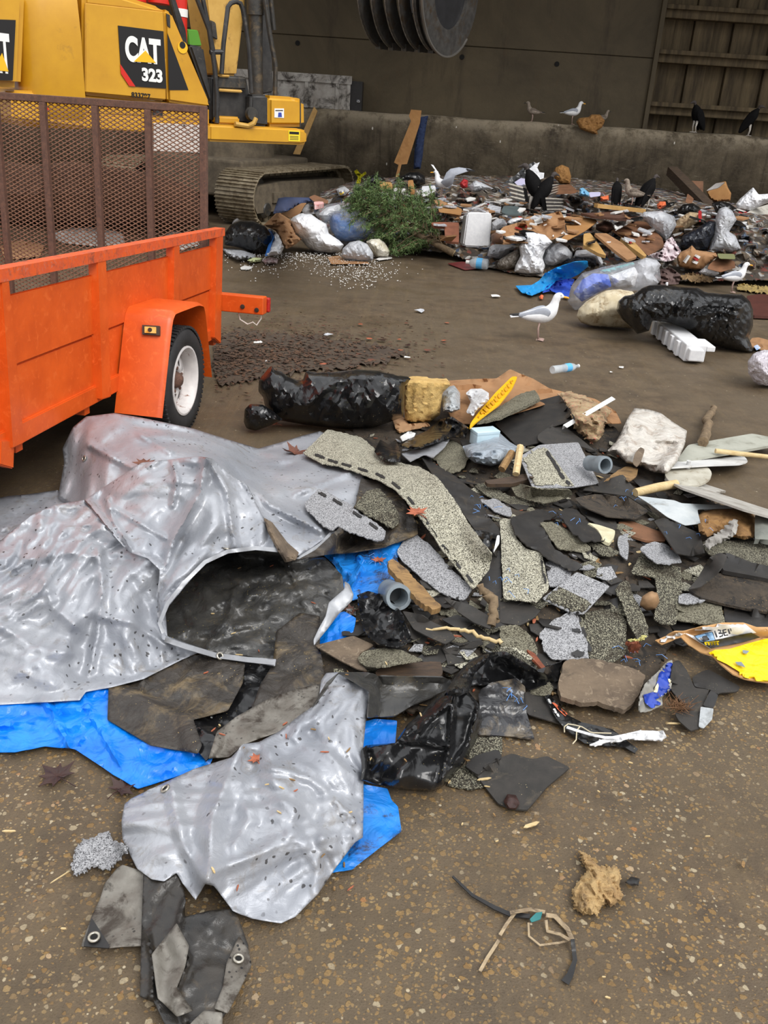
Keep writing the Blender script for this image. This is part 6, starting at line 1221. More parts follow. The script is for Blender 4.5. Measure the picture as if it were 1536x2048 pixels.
 P = [(905, 1752), (945, 1790), (990, 1815), (1020, 1828), (1060, 1832)]
 k = strip_on('shredded_strap', P, [4, 6, 8, 9, 9], GM['black'], None, 0.003, 0.002); tag(k, 'shredded black and cream strap lying on wet ground at front', 'strap')
 cream = mat('dirty_cream_strap', (176, 156, 124), (130, 112, 88), 14, 0.7, dirt=(80, 66, 52), dscale=12)
 for pts, w in (([(1030, 1825), (1012, 1850), (1000, 1870)], 7), ([(1020, 1825), (1060, 1818), (1090, 1824)], 7), ([(1057, 1845), (1058, 1872), (1080, 1890), (1120, 1885), (1140, 1880)], 4), ([(1092, 1830), (1110, 1832), (1135, 1858), (1145, 1880)], 9), ([(1092, 1840), (1095, 1862), (1120, 1868), (1140, 1880)], 6), ([(998, 1880), (975, 1915), (960, 1942)], 7)):
  strip_on('cream_strand', pts, w, cream, k)
 strip_on('black_end', [(1145, 1878), (1150, 1920), (1140, 1950), (1130, 1965)], [8, 9, 14, 18], GM['black'], k)
 sheet('teal_scrap', z8((420, 1260), (450, 1230), (480, 1225), (470, 1260), (430, 1275)), mat('teal_scrap', (40, 110, 110)), k, 0.002, rigid=False, step=4)
 B = S('garbage_bag', 'glossy black garbage bag with gathered neck, front centre', 'garbage bag', z7((440, 620, .03), (470, 600, .05), (600, 590, .08), (660, 500, .12), (740, 430, .14), (830, 350, .15), (880, 330, .16), (950, 340, .16), (1000, 400, .15), (1020, 480, .12), (990, 580, .06), (930, 690, .03), (830, 800, .01), (780, 825, .008), (620, 815, .008), (440, 765, .01)), 'bag', absz=True, rigid=False, step=4.5, crum=(0.24, 0.045, 3), sharp=100, pil=0.05, ridges=[(z7((880, 350), (870, 500), (860, 600)), .03, 10), (z7((640, 580), (760, 590), (860, 610), (820, 780)), .03, 10), (z7((470, 620), (600, 590), (690, 510)), .02, 8), (z7((1000, 420), (950, 600), (830, 760)), .03, 9), (z7((700, 560), (760, 480), (860, 400)), .025, 8)])
 sheet('neck', z7((830, 360), (870, 300), (930, 220), (990, 180), (1050, 160), (1040, 200), (980, 260), (960, 340), (900, 370)), GM['bag'], B, 0.004, rigid=False, pil=0.04, crum=(0.05, 0.025), step=5, lift=0.06)
 B = bulk('garbage_bag', z1((290, 420), (265, 395), (268, 330), (330, 255), (345, 250), (350, 275), (400, 290), (425, 310), (480, 340), (510, 330), (525, 280), (560, 290), (690, 290), (800, 275), (930, 285), (1040, 310), (1105, 320), (1068, 360), (1062, 530), (1000, 555), (900, 590), (740, 600), (520, 575), (380, 550), (345, 530), (300, 470)), GM['bag'], depth=0.42, step=6, crum=(0.13, 0.035, 4), ridges=[(z1((520, 470), (700, 330), (900, 300)), .05, 14), (z1((360, 540), (600, 560), (860, 590)), .05, 14), (z1((470, 350), (460, 470)), .05, 12), (z1((820, 450), (830, 560)), .03, 8)])
 tag(B, 'long black garbage bag bundle lying on leaf litter behind the silver tarp', 'garbage bag')
 bulk('twisted_end', z1((185, 560), (190, 490), (220, 462), (290, 465), (345, 500), (400, 545), (330, 580), (250, 608), (200, 595)), GM['bag'], B, depth=0.16, step=5, crum=(0.05, 0.02))
zD = Zc(620, 320, 4.8); zE = Zc(880, 300, 4.267); zG = Zc(1200, 310, 4.571); zH = Zc(880, 450, 4.042); zI = Zc(1200, 480, 4.571); zJ = Zc(430, 380, 4.267)
def heap_mounds():
 BUMPS.append((3.6, 16.9, 6.2, 4.7, 0.86, -0.02)); BUMPS.append((-0.6, 16.6, 2.6, 2.6, 0.35, 0)); BUMPS.append((5.5, 14.2, 2.2, 1.6, 0.2, 0))
 BUMPS.append((0.9, 14.3, 1.6, 1.3, 0.14, 0)); BUMPS.append((2.3, 13.0, 1.5, 1.0, 0.12, 0))
def BK(name, label, cat, outl, m, base=None, group=None, parent=None, dy=0.0, **kw):
 O = np.array([p[:2] for p in outl]); b = O[np.argmax(O[:, 1])] if base is None else base
 kw['step'] = min(kw.get('step', 5), 3.2)
 z = bz(b[0], b[1]); o = bulk(name, outl, m, parent, base=(b[0], b[1], z), **kw)
 if label: tag(o, label, cat, group)
 return o
def loft(rings, frame, n=16):
 o, f, s, u = frame; R = np.array(rings, float)
 t = np.linspace(0, len(R) - 1, (len(R) - 1) * 3 + 1); Q = np.zeros((len(t), 4))
 for i, x in enumerate(t):       # Catmull-Rom through the rings
  k = min(int(x), len(R) - 2); w = x - k; p0, p1, p2, p3 = R[max(k - 1, 0)], R[k], R[k + 1], R[min(k + 2, len(R) - 1)]
  Q[i] = 0.5 * (2 * p1 + (p2 - p0) * w + (2 * p0 - 5 * p1 + 4 * p2 - p3) * w * w + (3 * p1 - p0 - 3 * p2 + p3) * w ** 3)
 T = np.gradient(Q[:, :2], axis=0); T /= np.linalg.norm(T, axis=1)[:, None] + 1e-9; V = []
 for (a, h, rh, rw), (ta, th) in zip(Q, T):
  for k in range(n):
   p = 2 * PI * k / n; d = math.cos(p) * max(rh, 0.002); w = math.sin(p) * max(rw, 0.002)
   V.append(o + f * (a - th * d) + u * (h + ta * d) + s * w)
 m = len(Q); Fs = [(i * n + k, i * n + (k + 1) % n, (i + 1) * n + (k + 1) % n, (i + 1) * n + k) for i in range(m - 1) for k in range(n)] + [tuple(range(n))[::-1], tuple(range((m - 1) * n, m * n))]
 return V, Fs
def bird_frame(foot, heading, size):
 a = math.radians(heading); f = np.array([math.cos(a), math.sin(a), 0]) * size; s = np.array([-math.sin(a), math.cos(a), 0]) * size; u = np.array([0, 0, 1.0]) * size
 return (np.asarray(foot, float), f, s, u)
def gull(foot, heading, size, label, brown=False, spread=False, group=None, turn=None, legs=True):
 wht = mat('gull_white', (232, 232, 232), (218, 218, 220), 30, 0.8) if not brown else mat('gull_brown', (150, 138, 124), (112, 100, 88), 40, 0.85)
 gr = mat('gull_grey', (160, 164, 172), (148, 152, 162), 30, 0.8) if not brown else mat('gull_brown_wing', (116, 104, 92), (86, 76, 66), 40, 0.85)
 blk = mat('feather_black', (24, 23, 24), (34, 33, 33), 30, 0.7); bill = mat('gull_bill', (226, 168, 48), (214, 150, 40), 40, 0.5); leg = mat('gull_leg', (188, 160, 150), (168, 140, 130), 60, 0.6)
 fr = bird_frame(foot, heading, size); o, f, s, u = fr; nm = 'seagull'
 P = lambda a, h, w=0.0: o + f * a + u * h + s * w
 T = thing(nm, label, 'bird', foot, group)
 rings = [(-.52, .455, .008, .04), (-.43, .468, .03, .055), (-.29, .476, .085, .10), (-.1, .488, .132, .145), (.07, .515, .162, .158), (.185, .585, .145, .138), (.245, .7, .104, .1), (.268, .8, .08, .076), (.296, .882, .082, .07), (.342, .912, .07, .06), (.392, .903, .043, .038), (.418, .896, .026, .022)]
 if spread: rings = [(a * 0.95, h + (.06 if a < .1 else 0) * 0, rh, rw) for a, h, rh, rw in rings]
 V, Fs = loft(rings, fr); b = link_mesh('body', V, Fs, wht, T)
 V, Fs = loft([(.405, .893, .022, .018), (.46, .889, .022, .014), (.51, .882, .018, .01), (.532, .866, .006, .004)], fr, 10); link_mesh('bill', V, Fs, bill if not brown else blk, T)
 for w in (-1, 1):
  mb = MB(); mb.lathe([(0, .008 * size), (.009 * size, .004 * size), (.012 * size, 0), (0, 0)], P(.352, .925, .052 * w), s * w, 10); mb.out('eye', blk, T, True)
 mb = MB(); mb.prism([P(-.38, .47, .05), P(-.6, .44, .075), P(-.6, .44, -.075), P(-.38, .47, -.05)], u * .015); mb.out('tail', wht, T)
 for w in (-1, 1):
  if not spread:
   r = [(.17, .6, .03, .02), (.1, .585, .1, .03), (-.03, .545, .12, .035), (-.2, .51, .085, .032), (-.36, .49, .05, .025), (-.44, .484, .03, .02)]
   V, Fs = loft([(a, h, rh, rw) for a, h, rh, rw in r], (o + s * w * .112 - f * 0, f + s * w * .16, s, u), 12); wg = link_mesh('wing', V, Fs, gr, T)
   V, Fs = loft([(-.42, .486, .034, .02), (-.52, .487, .024, .014), (-.62, .492, .006, .006)], (o + s * w * .1, f + s * w * .16, s, u), 10); link_mesh('wing_tip', V, Fs, blk, wg)
 if legs:
  for w, df in ((-1, 0.0), (1, 0.03)):
   mb = MB(); mb.tube([P(.0 + df, .40, .055 * w), P(-.02 + df, .24, .055 * w), P(.005 + df, .03, .055 * w)], [.024 * size, .014 * size, .014 * size], 8)
   lg = mb.out('leg', leg, T, True)
   mb = MB(); c = P(.005 + df, .022, .055 * w)
   toes = [P(.105 + df, .008, (.055 + .05) * w), P(.125 + df, .008, .055 * w), P(.105 + df, .008, (.055 - .05) * w)]
   mb.prism([c] + toes, u * .012)
   for t in toes: mb.tube([c, t], [.012 * size, .008 * size], 6)
   mb.tube([c, P(-.035 + df, .01, .055 * w)], [.01 * size, .006 * size], 6); mb.out('foot', leg, lg)
 return T
def vulture(foot, heading, size, label, group=None, fans=(), lean=0.0):
 blk = mat('vulture_black', (14, 13, 14), (20, 19, 19), 20, 0.85, 0, 0.3, 60, spec=.12); hd = mat('vulture_head', (74, 66, 62), (54, 48, 46), 40, 0.8); leg = mat('vulture_leg', (196, 190, 180), (176, 168, 158), 50, 0.7)
 fr = bird_frame(foot, heading, size); o, f, s, u = fr; P = lambda a, h, w=0.0: o + f * a + u * h + s * w
 T = thing('vulture', label, 'bird', foot, group); L = lean
 V, Fs = loft([(-.3, .1, .02, .07), (-.26, .2, .06, .11), (-.16, .35, .12, .15), (-.04, .52, .16, .19), (.05, .66, .15, .18), (.11 + L, .77, .1, .12), (.15 + L, .83, .055, .06), (.17 + L, .86, .045, .045)], fr); link_mesh('body', V, Fs, blk, T)
 V, Fs = loft([(.145 + L, .82, .05, .05), (.17 + L, .87, .045, .042), (.2 + L, .92, .055, .05), (.25 + L, .93, .05, .042), (.29 + L, .92, .03, .026), (.34 + L, .905, .022, .016), (.375 + L, .88, .008, .006)], fr, 12); link_mesh('head', V, Fs, hd, T)
 for w in (-1, 1):
  if not fans:
   V, Fs = loft([(.08, .72, .05, .02), (.02, .62, .13, .04), (-.1, .42, .14, .045), (-.22, .22, .09, .035), (-.29, .08, .03, .015)], (o + s * w * .14, f, s, u), 12); link_mesh('wing', V, Fs, blk, T)
  mb = MB(); mb.tube([P(.0, .36, .07 * w), P(.03, .18, .07 * w), P(.0, .02, .07 * w)], [.045 * size, .022 * size, .018 * size], 8); lg = mb.out('leg', leg, T, True)
  mb = MB(); c = P(0, .02, .07 * w)
  for a, b in ((.1, .04), (.11, 0), (.1, -.04), (-.06, 0)): mb.tube([c, P(a, .008, (.07 + b) * w)], [.014 * size, .008 * size], 6)
  mb.out('foot', leg, lg)
 return T, fr
def fan_wing(parent, root, tips, Y, pale, n=7, name='wing', thick=0.012, Yt=None):
 blk = MATS['vulture_black']; R0, R1 = np.array(root[0], float), np.array(root[1], float); T0, T1 = np.array(tips[0], float), np.array(tips[1], float); Yt = Yt or Y - 0.1
 mid = [tuple(R0), tuple(R1), tuple(R1 * .45 + T1 * .55), tuple(R0 * .45 + T0 * .55)]
 P = [at_y(p[0], p[1], y) for p, y in zip(mid, (Y, Y, (Y + Yt) / 2, (Y + Yt) / 2))]; mb = MB(); mb.prism(P, np.array([0, thick * 1.6, 0])); w = mb.out(name, blk, parent)
 for k in range(n):
  t = k / (n - 1.0); r = R0 + (R1 - R0) * t; q = T0 + (T1 - T0) * t; d = q - r; c = np.array([-d[1], d[0]]); c /= np.linalg.norm(c); wd = np.linalg.norm(T1 - T0) / n * .36; wr = np.linalg.norm(R1 - R0) / n * .5
  q2 = r + d * .9
  pts = [(r + d * .2 - c * wr, .2), (q2 - c * wd, .9), (q, 1.0), (q2 + c * wd, .9), (r + d * .2 + c * wr, .2)]
  m = MB(); m.prism([at_y(p[0], p[1], Y + (Yt - Y) * z) - np.array([0, .006 + .004 * (k % 2), 0]) for p, z in pts], np.array([0, thick * .5, 0])); m.out('feather', pale if k % 2 == 0 else MATS['feather_mid'], w)
 return w
def evergreen():
 c = at_y(792, 452, 13.5); c[2] = max(c[2], .35); rs = np.random.RandomState(5)
 T = thing('evergreen_tree', 'discarded green evergreen tree lying on its side beside the blue bag', 'tree', (c[0], c[1], 0))
 bark = GM['bark']; root = at_z(908, 507, .09); tip = at_y(705, 402, 13.5)
 mb = MB(); mb.tube([root, root * .6 + tip * .4, tip], [.05, .035, .01], 10); tr = mb.out('trunk', bark, T, True); d = tip - root
 mb = MB(); ax = (root - tip) / np.linalg.norm(root - tip); mb.lathe([(0, .004), (.048, .003), (.05, 0), (0, 0)], root, ax, 14); mb.out('sawn_end', GM['wood_pale'], tr)
 V = []; Fs = []
 g = mat('needle_green', (98, 122, 66), (64, 86, 48), 9, 0.7, c3=(140, 152, 98))
 axn = d / np.linalg.norm(d); u1 = np.cross(axn, (0, 0, 1)); u1 /= np.linalg.norm(u1); u2 = np.cross(u1, axn)
 nb = 90
 for k in range(nb):
  t = .12 + .86 * k / nb; p = root + d * t + np.array([0, 0, .12 * math.sin(t * PI)]); a = 2.4 * k; Lb = (.6 * (1 - t) ** .5 + .12) * rs.uniform(.75, 1.15)
  out = u1 * math.cos(a) + u2 * math.sin(a); dirb = out * .85 + axn * .45; e = p + dirb * Lb
  e[2] = max(e[2] - .05, .05); m_ = (p + e) / 2 + np.array([0, 0, .03]); mb = MB(); P = [p, m_, e]; mb.tube(P, [.012, .008, .003], 5); mb.out('branch', bark, T)
  for s_ in range(26):
   w = rs.uniform(.25, 1.0); q = (1 - w) ** 2 * p + 2 * w * (1 - w) * m_ + w * w * e
   td = dirb * rs.uniform(.3, 1.0) + rs.randn(3) * .5; td[2] -= .15; td /= np.linalg.norm(td); tl = rs.uniform(.06, .13)
   for n_ in range(9):
    b0 = q + td * tl * n_ / 9.0; nd = td * .55 + rs.randn(3) * .55; nd /= np.linalg.norm(nd); L = rs.uniform(.035, .06); sd = np.cross(nd, rs.randn(3)); sd /= np.linalg.norm(sd) + 1e-9
    if b0[2] < .03: b0[2] = .03
    i = len(V); ee = b0 + nd * L; ee[2] = max(ee[2], .008); V += [b0 - sd * .006, b0 + sd * .006, ee]; Fs.append((i, i + 1, i + 2))
 o = link_mesh('foliage', V, Fs, g, T, False); o['kind'] = 'stuff'
def build_back():
 rs = np.random.RandomState(21)
 def litter_mat():
  t = NT('mixed_litter'); co = t.co(); v = t.voro(co, 13, 'F1', 'Color'); s_ = t.n('ShaderNodeSeparateColor'); t.l(v, s_.inputs[0])
  cols = [(120, 104, 84), (84, 72, 58), (150, 128, 100), (62, 54, 46), (196, 190, 182), (98, 84, 66), (132, 96, 64), (216, 214, 210), (74, 66, 58), (150, 76, 64), (104, 98, 92), (180, 168, 150), (92, 112, 140), (70, 60, 50)]
  c = t.ramp(s_.outputs[0], [(i / len(cols), _lin(q)) for i, q in enumerate(cols)], 'CONSTANT'); c = t.mix(t.ramp(t.noise(co, 6, 7, .7), [(.4, 0), (.6, .8)]), c, _lin((66, 56, 45)))
  t.set(col=c, rough=.75); t.bump(t.noise(co, 16, 6, .75), .9, .06); return t.m
 o = sheet('mixed_litter', [(640, 385), (720, 357), (900, 351), (1130, 353), (1300, 373), (1500, 413), (1600, 428), (1600, 560), (1400, 560), (1230, 560), (1050, 550), (960, 530), (900, 505), (760, 492), (640, 465)], litter_mat(), None, .01, rigid=False, step=7, crum=(.35, .09, 4), jag=.8, seed=9, edge_fade=40)
 tag(o, 'layer of mixed crushed litter filling the trash heap along the concrete wall', 'litter', None, 'stuff')
 M = {}
 M['clear'] = mat('clear_film', (222, 224, 228), (206, 208, 214), 8, .18, 0, .1, 30, alpha=.24, crinkle=.5, crscale=10); M['film'] = mat('grey_white_film', (206, 208, 212), (182, 184, 190), 7, .26, 0, .1, 30, alpha=.8, crinkle=.45, crscale=12, dirt=(150, 140, 130), dscale=7, dlo=.58, dhi=.74)
 M['white'] = mat('white_film', (234, 234, 236), (216, 218, 222), 6, .35, 0, .1, 30, crinkle=.4, crscale=11); M['bag'] = GM['bag']; M['card'] = GM['card']; M['cardw'] = GM['card_wet']
 M['paper'] = mat('litter_paper', (222, 220, 216), (200, 198, 194), 10, .6, 0, .2, 40); M['denim'] = mat('navy_cloth', (40, 56, 92), (32, 44, 76), 14, .85, 0, .3, 120); M['blue'] = mat('sky_blue_sheet', (24, 148, 214), (16, 130, 198), 6, .5, 0, .2, 40, crinkle=.2); M['blue2'] = mat('royal_blue', (54, 88, 190), (40, 70, 168), 6, .5)
 M['yw'] = mat('yellow_wood', (184, 146, 88), (166, 128, 72), 12, .75, 0, .2, 50); M['or'] = mat('orange_card', (164, 120, 70), (148, 104, 58), 6, .8, 0, .2, 40); M['red'] = mat('litter_red', (176, 42, 44), (150, 34, 36), 12, .5); M['maroon'] = mat('maroon_board', (118, 44, 44), (96, 36, 36), 8, .5)
 M['brownb'] = mat('brown_board', (92, 60, 44), (76, 48, 36), 7, .7, stretch=(1, 5, 1)); M['grass'] = GM['wood_dark']
 def lean(name, label, cat, outl, m, Y0, slope, thick=.04, step=None, crum=None):
  b = max(outl, key=lambda p: p[1]); p0 = at_y(b[0], b[1], Y0); return tag(flatpoly(name, outl, m, None, (p0, (0, -1, slope)), thick, step=step, crum=crum), label, cat)
 lean('cardboard_strip', 'tall orange-brown cardboard strip leaning on the concrete wall', 'cardboard', [(822, 219), (843, 221), (840, 246), (814, 328), (803, 329), (796, 358), (790, 357), (797, 330), (788, 325), (822, 242), (818, 232)], M['or'], 17.7, .2, .02, 6, (.3, .02))
 o = BK('rolled_jeans', 'upright roll of blue denim cloth beside tall cardboard strip', 'cloth', [(841, 234), (857, 231), (853, 250), (849, 275), (845, 315), (841, 338), (827, 338), (829, 300), (834, 262)], M['denim'], depth=.16, step=4, crum=(.1, .02))
 lean('wood_plank', 'yellow wooden plank leaning on the wall behind the excavator', 'wood', [(628, 213), (635, 222), (600, 309), (586, 308)], M['yw'], 17.9, .12, .05)
 zt = 1.785; A = at_y(548, 200, 18.9); w = float(at_y(702, 200, 18.9)[0] - A[0]); h = float(at_y(620, 150, 18.9)[2]) - zt
 mb = MB(); mb.box((A[0] - .8, 18.62, zt), (A[0] + w, 19.2, zt + h), .01); st = mat('weathered_white_metal', (176, 172, 166), (136, 130, 122), 3, .6, .1, .2, 20, dirt=(62, 56, 50), dscale=4, dlo=.5, dhi=.62)
 o = mb.out('metal_bin', st); tag(o, 'weathered white metal bin standing on the concrete wall behind the excavator', 'bin')
 mb = MB(); mb.box((A[0] - .82, 18.58, zt + h - .12), (A[0] + w + .02, 18.64, zt + h + .02)); mb.out('top_rail', st, o)
 for k in (0.0, .62, 1.2, w - .06): mb = MB(); mb.box((A[0] + k, 18.59, zt), (A[0] + k + .06, 18.64, zt + h - .12)); mb.out('rib', st, o)
 mb = MB(); mb.box((A[0] + w, 18.64, zt), (A[0] + w + .22, 19.15, zt + h - .06)); mb.out('dark_end', GM['black'], o)
 o = bulk('crumpled_paper', [(1152, 243), (1158, 236), (1178, 234), (1182, 229), (1200, 229), (1210, 241), (1204, 255), (1194, 262), (1196, 269), (1186, 268), (1170, 262), (1160, 258)], mat('brown_paper', (150, 108, 56), (130, 90, 44), 9, .8, crinkle=.4), Y=18.42, depth=.16, step=3, crum=(.08, .03)); tag(o, 'crumpled brown paper draped over the concrete wall edge', 'paper')
 def SH(name, label, cat, outl, m, **kw):
  kw.setdefault('rigid', True); kw.setdefault('step', 6); o = sheet(name, outl, M[m] if isinstance(m, str) else m, **kw); tag(o, label, cat, kw.get('group')); return o
 SH('plastic_film', 'yellow plastic film tuft near the excavator track end', 'plastic', zD((420, 110), (450, 90), (490, 140), (530, 110), (540, 130), (490, 170), (480, 230), (445, 220), (460, 160)), mat('yellow_film', (206, 200, 40), (186, 178, 30), 10, .4), rigid=False, crum=(.1, .05), lift=.05, step=3)
 BK('garbage_bag', 'round black bag behind the evergreen tree, left one', 'garbage bag', zD((545, 240), (550, 180), (590, 145), (650, 135), (700, 160), (725, 200), (680, 230), (600, 262)), M['bag'], depth=.3, step=4, crum=(.1, .03))
 BK('garbage_bag', 'black bag heaped below the rolled blue denim', 'garbage bag', zD((800, 205), (860, 160), (960, 110), (1040, 110), (1100, 150), (1110, 230), (1050, 250), (990, 240), (930, 190), (850, 210)), M['bag'], depth=.35, step=4, crum=(.1, .03))
 SH('wood_block', 'short pale wood piece behind the evergreen tree', 'wood', zD((665, 205), (780, 215), (795, 245), (670, 245)), M['yw'], thick=.05, lift=.08)
 SH('cardboard_scrap', 'upright tan cardboard piece in front of black bag', 'cardboard', zD((940, 195), (990, 190), (1008, 310), (950, 310)), M['or'], thick=.03, lift=.12)
 SH('paper_scrap', 'crumpled white paper heap above the evergreen tree', 'paper', zD((700, 345), (790, 290), (820, 265), (920, 275), (930, 330), (880, 370), (840, 420), (740, 440)), 'paper', rigid=False, pil=.1, crum=(.12, .05), step=4, lift=.06)
 SH('food_tray', 'white foam tray beneath the gull with raised wings', 'tray', zD((1075, 250), (1200, 245), (1210, 275), (1130, 320), (1070, 335)), 'white', thick=.03, lift=.06)
 SH('paper_scrap', 'white bag with a yellow patch behind the blue bag', 'bag', zD((250, 280), (330, 250), (380, 290), (340, 340), (280, 350)), 'white', rigid=False, pil=.1, crum=(.1, .04), step=4); SH('yellow_scrap', 'yellow scrap on the white bag behind blue bag', 'wrapper', zD((275, 300), (325, 280), (325, 315), (290, 340)), mat('litter_yellow', (236, 200, 60)), rigid=False, step=3, lift=.02)
 SH('cardboard_scrap', 'orange cardboard panel between evergreen tree and foam cooler', 'cardboard', zD((1210, 395), (1290, 400), (1460, 470), (1450, 530), (1330, 510), (1240, 500)), M['or'], lift=.05)
 SH('wooden_crate', 'reddish wooden crate side front left of the foam cooler', 'wood', zD((1160, 600), (1260, 595), (1430, 600), (1430, 790), (1300, 780), (1290, 640), (1190, 640)), mat('red_wood', (134, 84, 62), (112, 68, 50), 9, .6), lift=.1, thick=.03)
 o = BK('plastic_cup', 'crushed red and clear cup beside the gull with raised wings', 'cup', zE((165, 290), (200, 245), (240, 260), (235, 320), (190, 330)), M['red'], depth=.1, step=3, crum=(.05, .02))
 BK('clear_bag', 'clear crumpled plastic bottle bag behind foam cooler', 'bag', zE((240, 310), (300, 260), (350, 275), (460, 330), (330, 350), (270, 360)), M['film'], depth=.2, step=4, crum=(.08, .03))
 lean('black_board', 'black pointed sheet rising beside the white torn sign', 'sheet', zE((470, 310), (560, 270), (640, 220), (720, 140), (800, 100), (830, 115), (770, 150), (740, 210), (720, 300), (700, 345), (600, 345)), M['bag'], 16.9, .25, .03, 5, (.2, .03))
 lean('torn_sign', 'torn white sheet standing above the spread-winged vulture', 'sheet', zE((810, 120), (850, 105), (830, 150), (850, 190), (890, 195), (885, 240), (800, 270), (785, 330), (740, 340), (735, 250), (750, 170)), M['white'], 16.8, .2, .02)
 lean('paper_scrap', 'pale lilac paper sheet left of the torn white sheet', 'paper', zE((635, 275), (690, 240), (725, 245), (735, 320), (700, 342)), mat('lilac_paper', (196, 192, 220)), 16.75, .2, .01)
 BK('brown_bag', 'brown paper bag standing upright against the wall', 'bag', zE((955, 220), (985, 150), (1040, 125), (1100, 150), (1120, 230), (1110, 290), (1030, 290)), mat('brown_paper', (150, 108, 56)), depth=.25, step=4, crum=(.1, .03))
 SH('cardboard_scrap', 'dark brown cardboard under the upright brown paper bag', 'cardboard', zE((1000, 300), (1110, 290), (1180, 350), (1150, 370), (990, 375), (930, 360)), 'cardw', lift=.08)
 SH('wrapper', 'light blue wrapper beside lilac envelope near the wall', 'wrapper', zE((1190, 330), (1220, 320), (1280, 370), (1270, 400), (1190, 390)), mat('litter_blue', (120, 178, 214)), rigid=False, pil=.04, crum=(.08, .03), step=3, lift=.04)
 SH('envelope', 'lilac flat envelope lying on the heap near the wall', 'paper', zE((1270, 360), (1372, 358), (1370, 390), (1280, 402)), mat('lilac_paper', (196, 192, 220)), lift=.08)
 SH('wrapper', 'orange wrapper left of the dark crouching vulture', 'wrapper', zE((1370, 400), (1440, 385), (1440, 430), (1370, 440)), mat('litter_orange', (222, 110, 66)), rigid=False, pil=.04, step=3, lift=.05)
 p1 = at_z(*zE((1330, 475))[0], bz(*zE((1330, 475))[0]) + .14); p2 = at_z(*zG((400, 510))[0], bz(*zG((400, 510))[0]) + .1); mb = MB(); mb.beam(p1, p2, .1, .05); o = mb.out('wood_stud', M['yw']); tag(o, 'long pale yellow wood stud lying below two vultures', 'wood')
 SH('dark_board', 'long dark grey board in front of the yellow wood stud', 'board', zG((-180, 530), (0, 525), (240, 482), (265, 490), (370, 580), (300, 590), (-60, 560)), 'brownb', lift=.08, thick=.03)
 SH('wrapper', 'crumpled orange and white wrapper right of a vulture', 'wrapper', zG((520, 450), (550, 425), (600, 425), (605, 465), (550, 500), (525, 490)), mat('litter_orange', (222, 110, 66), (226, 220, 214), 16), rigid=False, pil=.08, crum=(.06, .03), step=3, lift=.08)
 a = at_y(*zG((655, 145))[0], 17.4); b = at_y(*zG((1010, 505))[0], 15.6); mb = MB(); mb.beam(a, b, .17, .15, (0, -.5, 1)); o = mb.out('timber_post', mat('dark_timber', (74, 58, 42), (52, 40, 30), 10, .8, 0, .4, 40, stretch=(1, 1, 6))); tag(o, 'thick dark timber post sticking up out of the heap', 'timber')
 lean('cardboard_piece', 'flat brown cardboard panel behind the dark timber post', 'cardboard', zG((830, 235), (945, 240), (940, 420), (860, 430)), M['cardw'], 17.0, .2, .02); SH('cardboard_scrap', 'tan cardboard triangle left of the dark timber post', 'cardboard', zG((800, 350), (860, 400), (840, 440), (780, 435)), 'cardw', lift=.2)
 b = BK('cardboard_box', 'crushed open cardboard box with white flap near the wall', 'box', zG((970, 330), (1060, 260), (1150, 240), (1170, 300), (1200, 350), (1190, 420), (1050, 430), (1000, 400)), M['or'], depth=.3, step=4, flat=5, round_=.2); SHp = sheet('flap', zG((970, 328), (1060, 258), (1140, 248), (1080, 300)), M['paper'], b, .01, rigid=True, lift=.3, step=5)
 BK('garbage_bag', 'black bag knot between timber post and clear film bag', 'garbage bag', zG((1020, 440), (1100, 420), (1180, 440), (1250, 490), (1180, 520), (1060, 530)), M['bag'], depth=.3, step=4, crum=(.08, .03))
 BK('garbage_bag', 'black torn bag left of the timber post foot', 'garbage bag', zG((690, 520), (760, 450), (850, 440), (930, 490), (880, 530), (760, 560)), M['bag'], depth=.3, step=4, crum=(.08, .03))
 BK('white_bag', 'peaked white plastic bag at right edge near the wall', 'bag', zG((1240, 450), (1280, 400), (1400, 295), (1420, 320), (1450, 360), (1600, 350), (1600, 420), (1500, 450), (1360, 520), (1260, 500)), M['white'], depth=.4, step=5, crum=(.15, .05))
 pl = plane3((1540, 560, .03), (1484, 470, .5), (1536, 408, .8)); o = flatpoly('gypsum_board', zG((1235, 600), (1390, 495), (1540, 450), (1640, 430), (1640, 1240), (1530, 1110), (1420, 950), (1300, 780), (1245, 720)), mat('gypsum', (186, 182, 172), (166, 162, 152), 5, .8, 0, .15, 30, dirt=(120, 112, 100), dscale=9, dlo=.58, dhi=.66), None, pl, .02); tag(o, 'large grey-white board leaning at the right edge of the trash heap', 'board')
 o = flatpoly('wood_batten', zG((1170, 705), (1400, 675), (1640, 650), (1640, 690), (1400, 705), (1180, 735)), M['yw'], None, (pl[0] + .03 * np.array([0, -1, .3]), pl[1]), .02); tag(o, 'thin pale wood batten lying across the leaning board', 'wood')
 FC = flatpoly('foam_cooler', zE((232, 545), (250, 528), (430, 530), (446, 550), (424, 820), (408, 834), (215, 826), (198, 808)), mat('styrofoam', (220, 220, 220), (208, 208, 210), 30, .7, 0, .1, 120), None, (at_z(958, 497, bz(958, 497)), (.12, -1, .15)), .3)
 bm = bmesh.new(); bm.from_mesh(FC.data); bmesh.ops.bevel(bm, geom=bm.edges[:], offset=.02, segments=3, affect='EDGES'); bm.to_mesh(FC.data); bm.free(); autosmooth(FC, 40); tag(FC, 'white foam cooler lid standing upright right of evergreen tree', 'cooler')
 SH('clear_wrap', 'clear plastic wrap above left of the foam cooler', 'plastic', zE((195, 500), (280, 480), (400, 500), (420, 530), (250, 530), (200, 545)), 'clear', rigid=False, pil=.05, step=4, lift=.15)
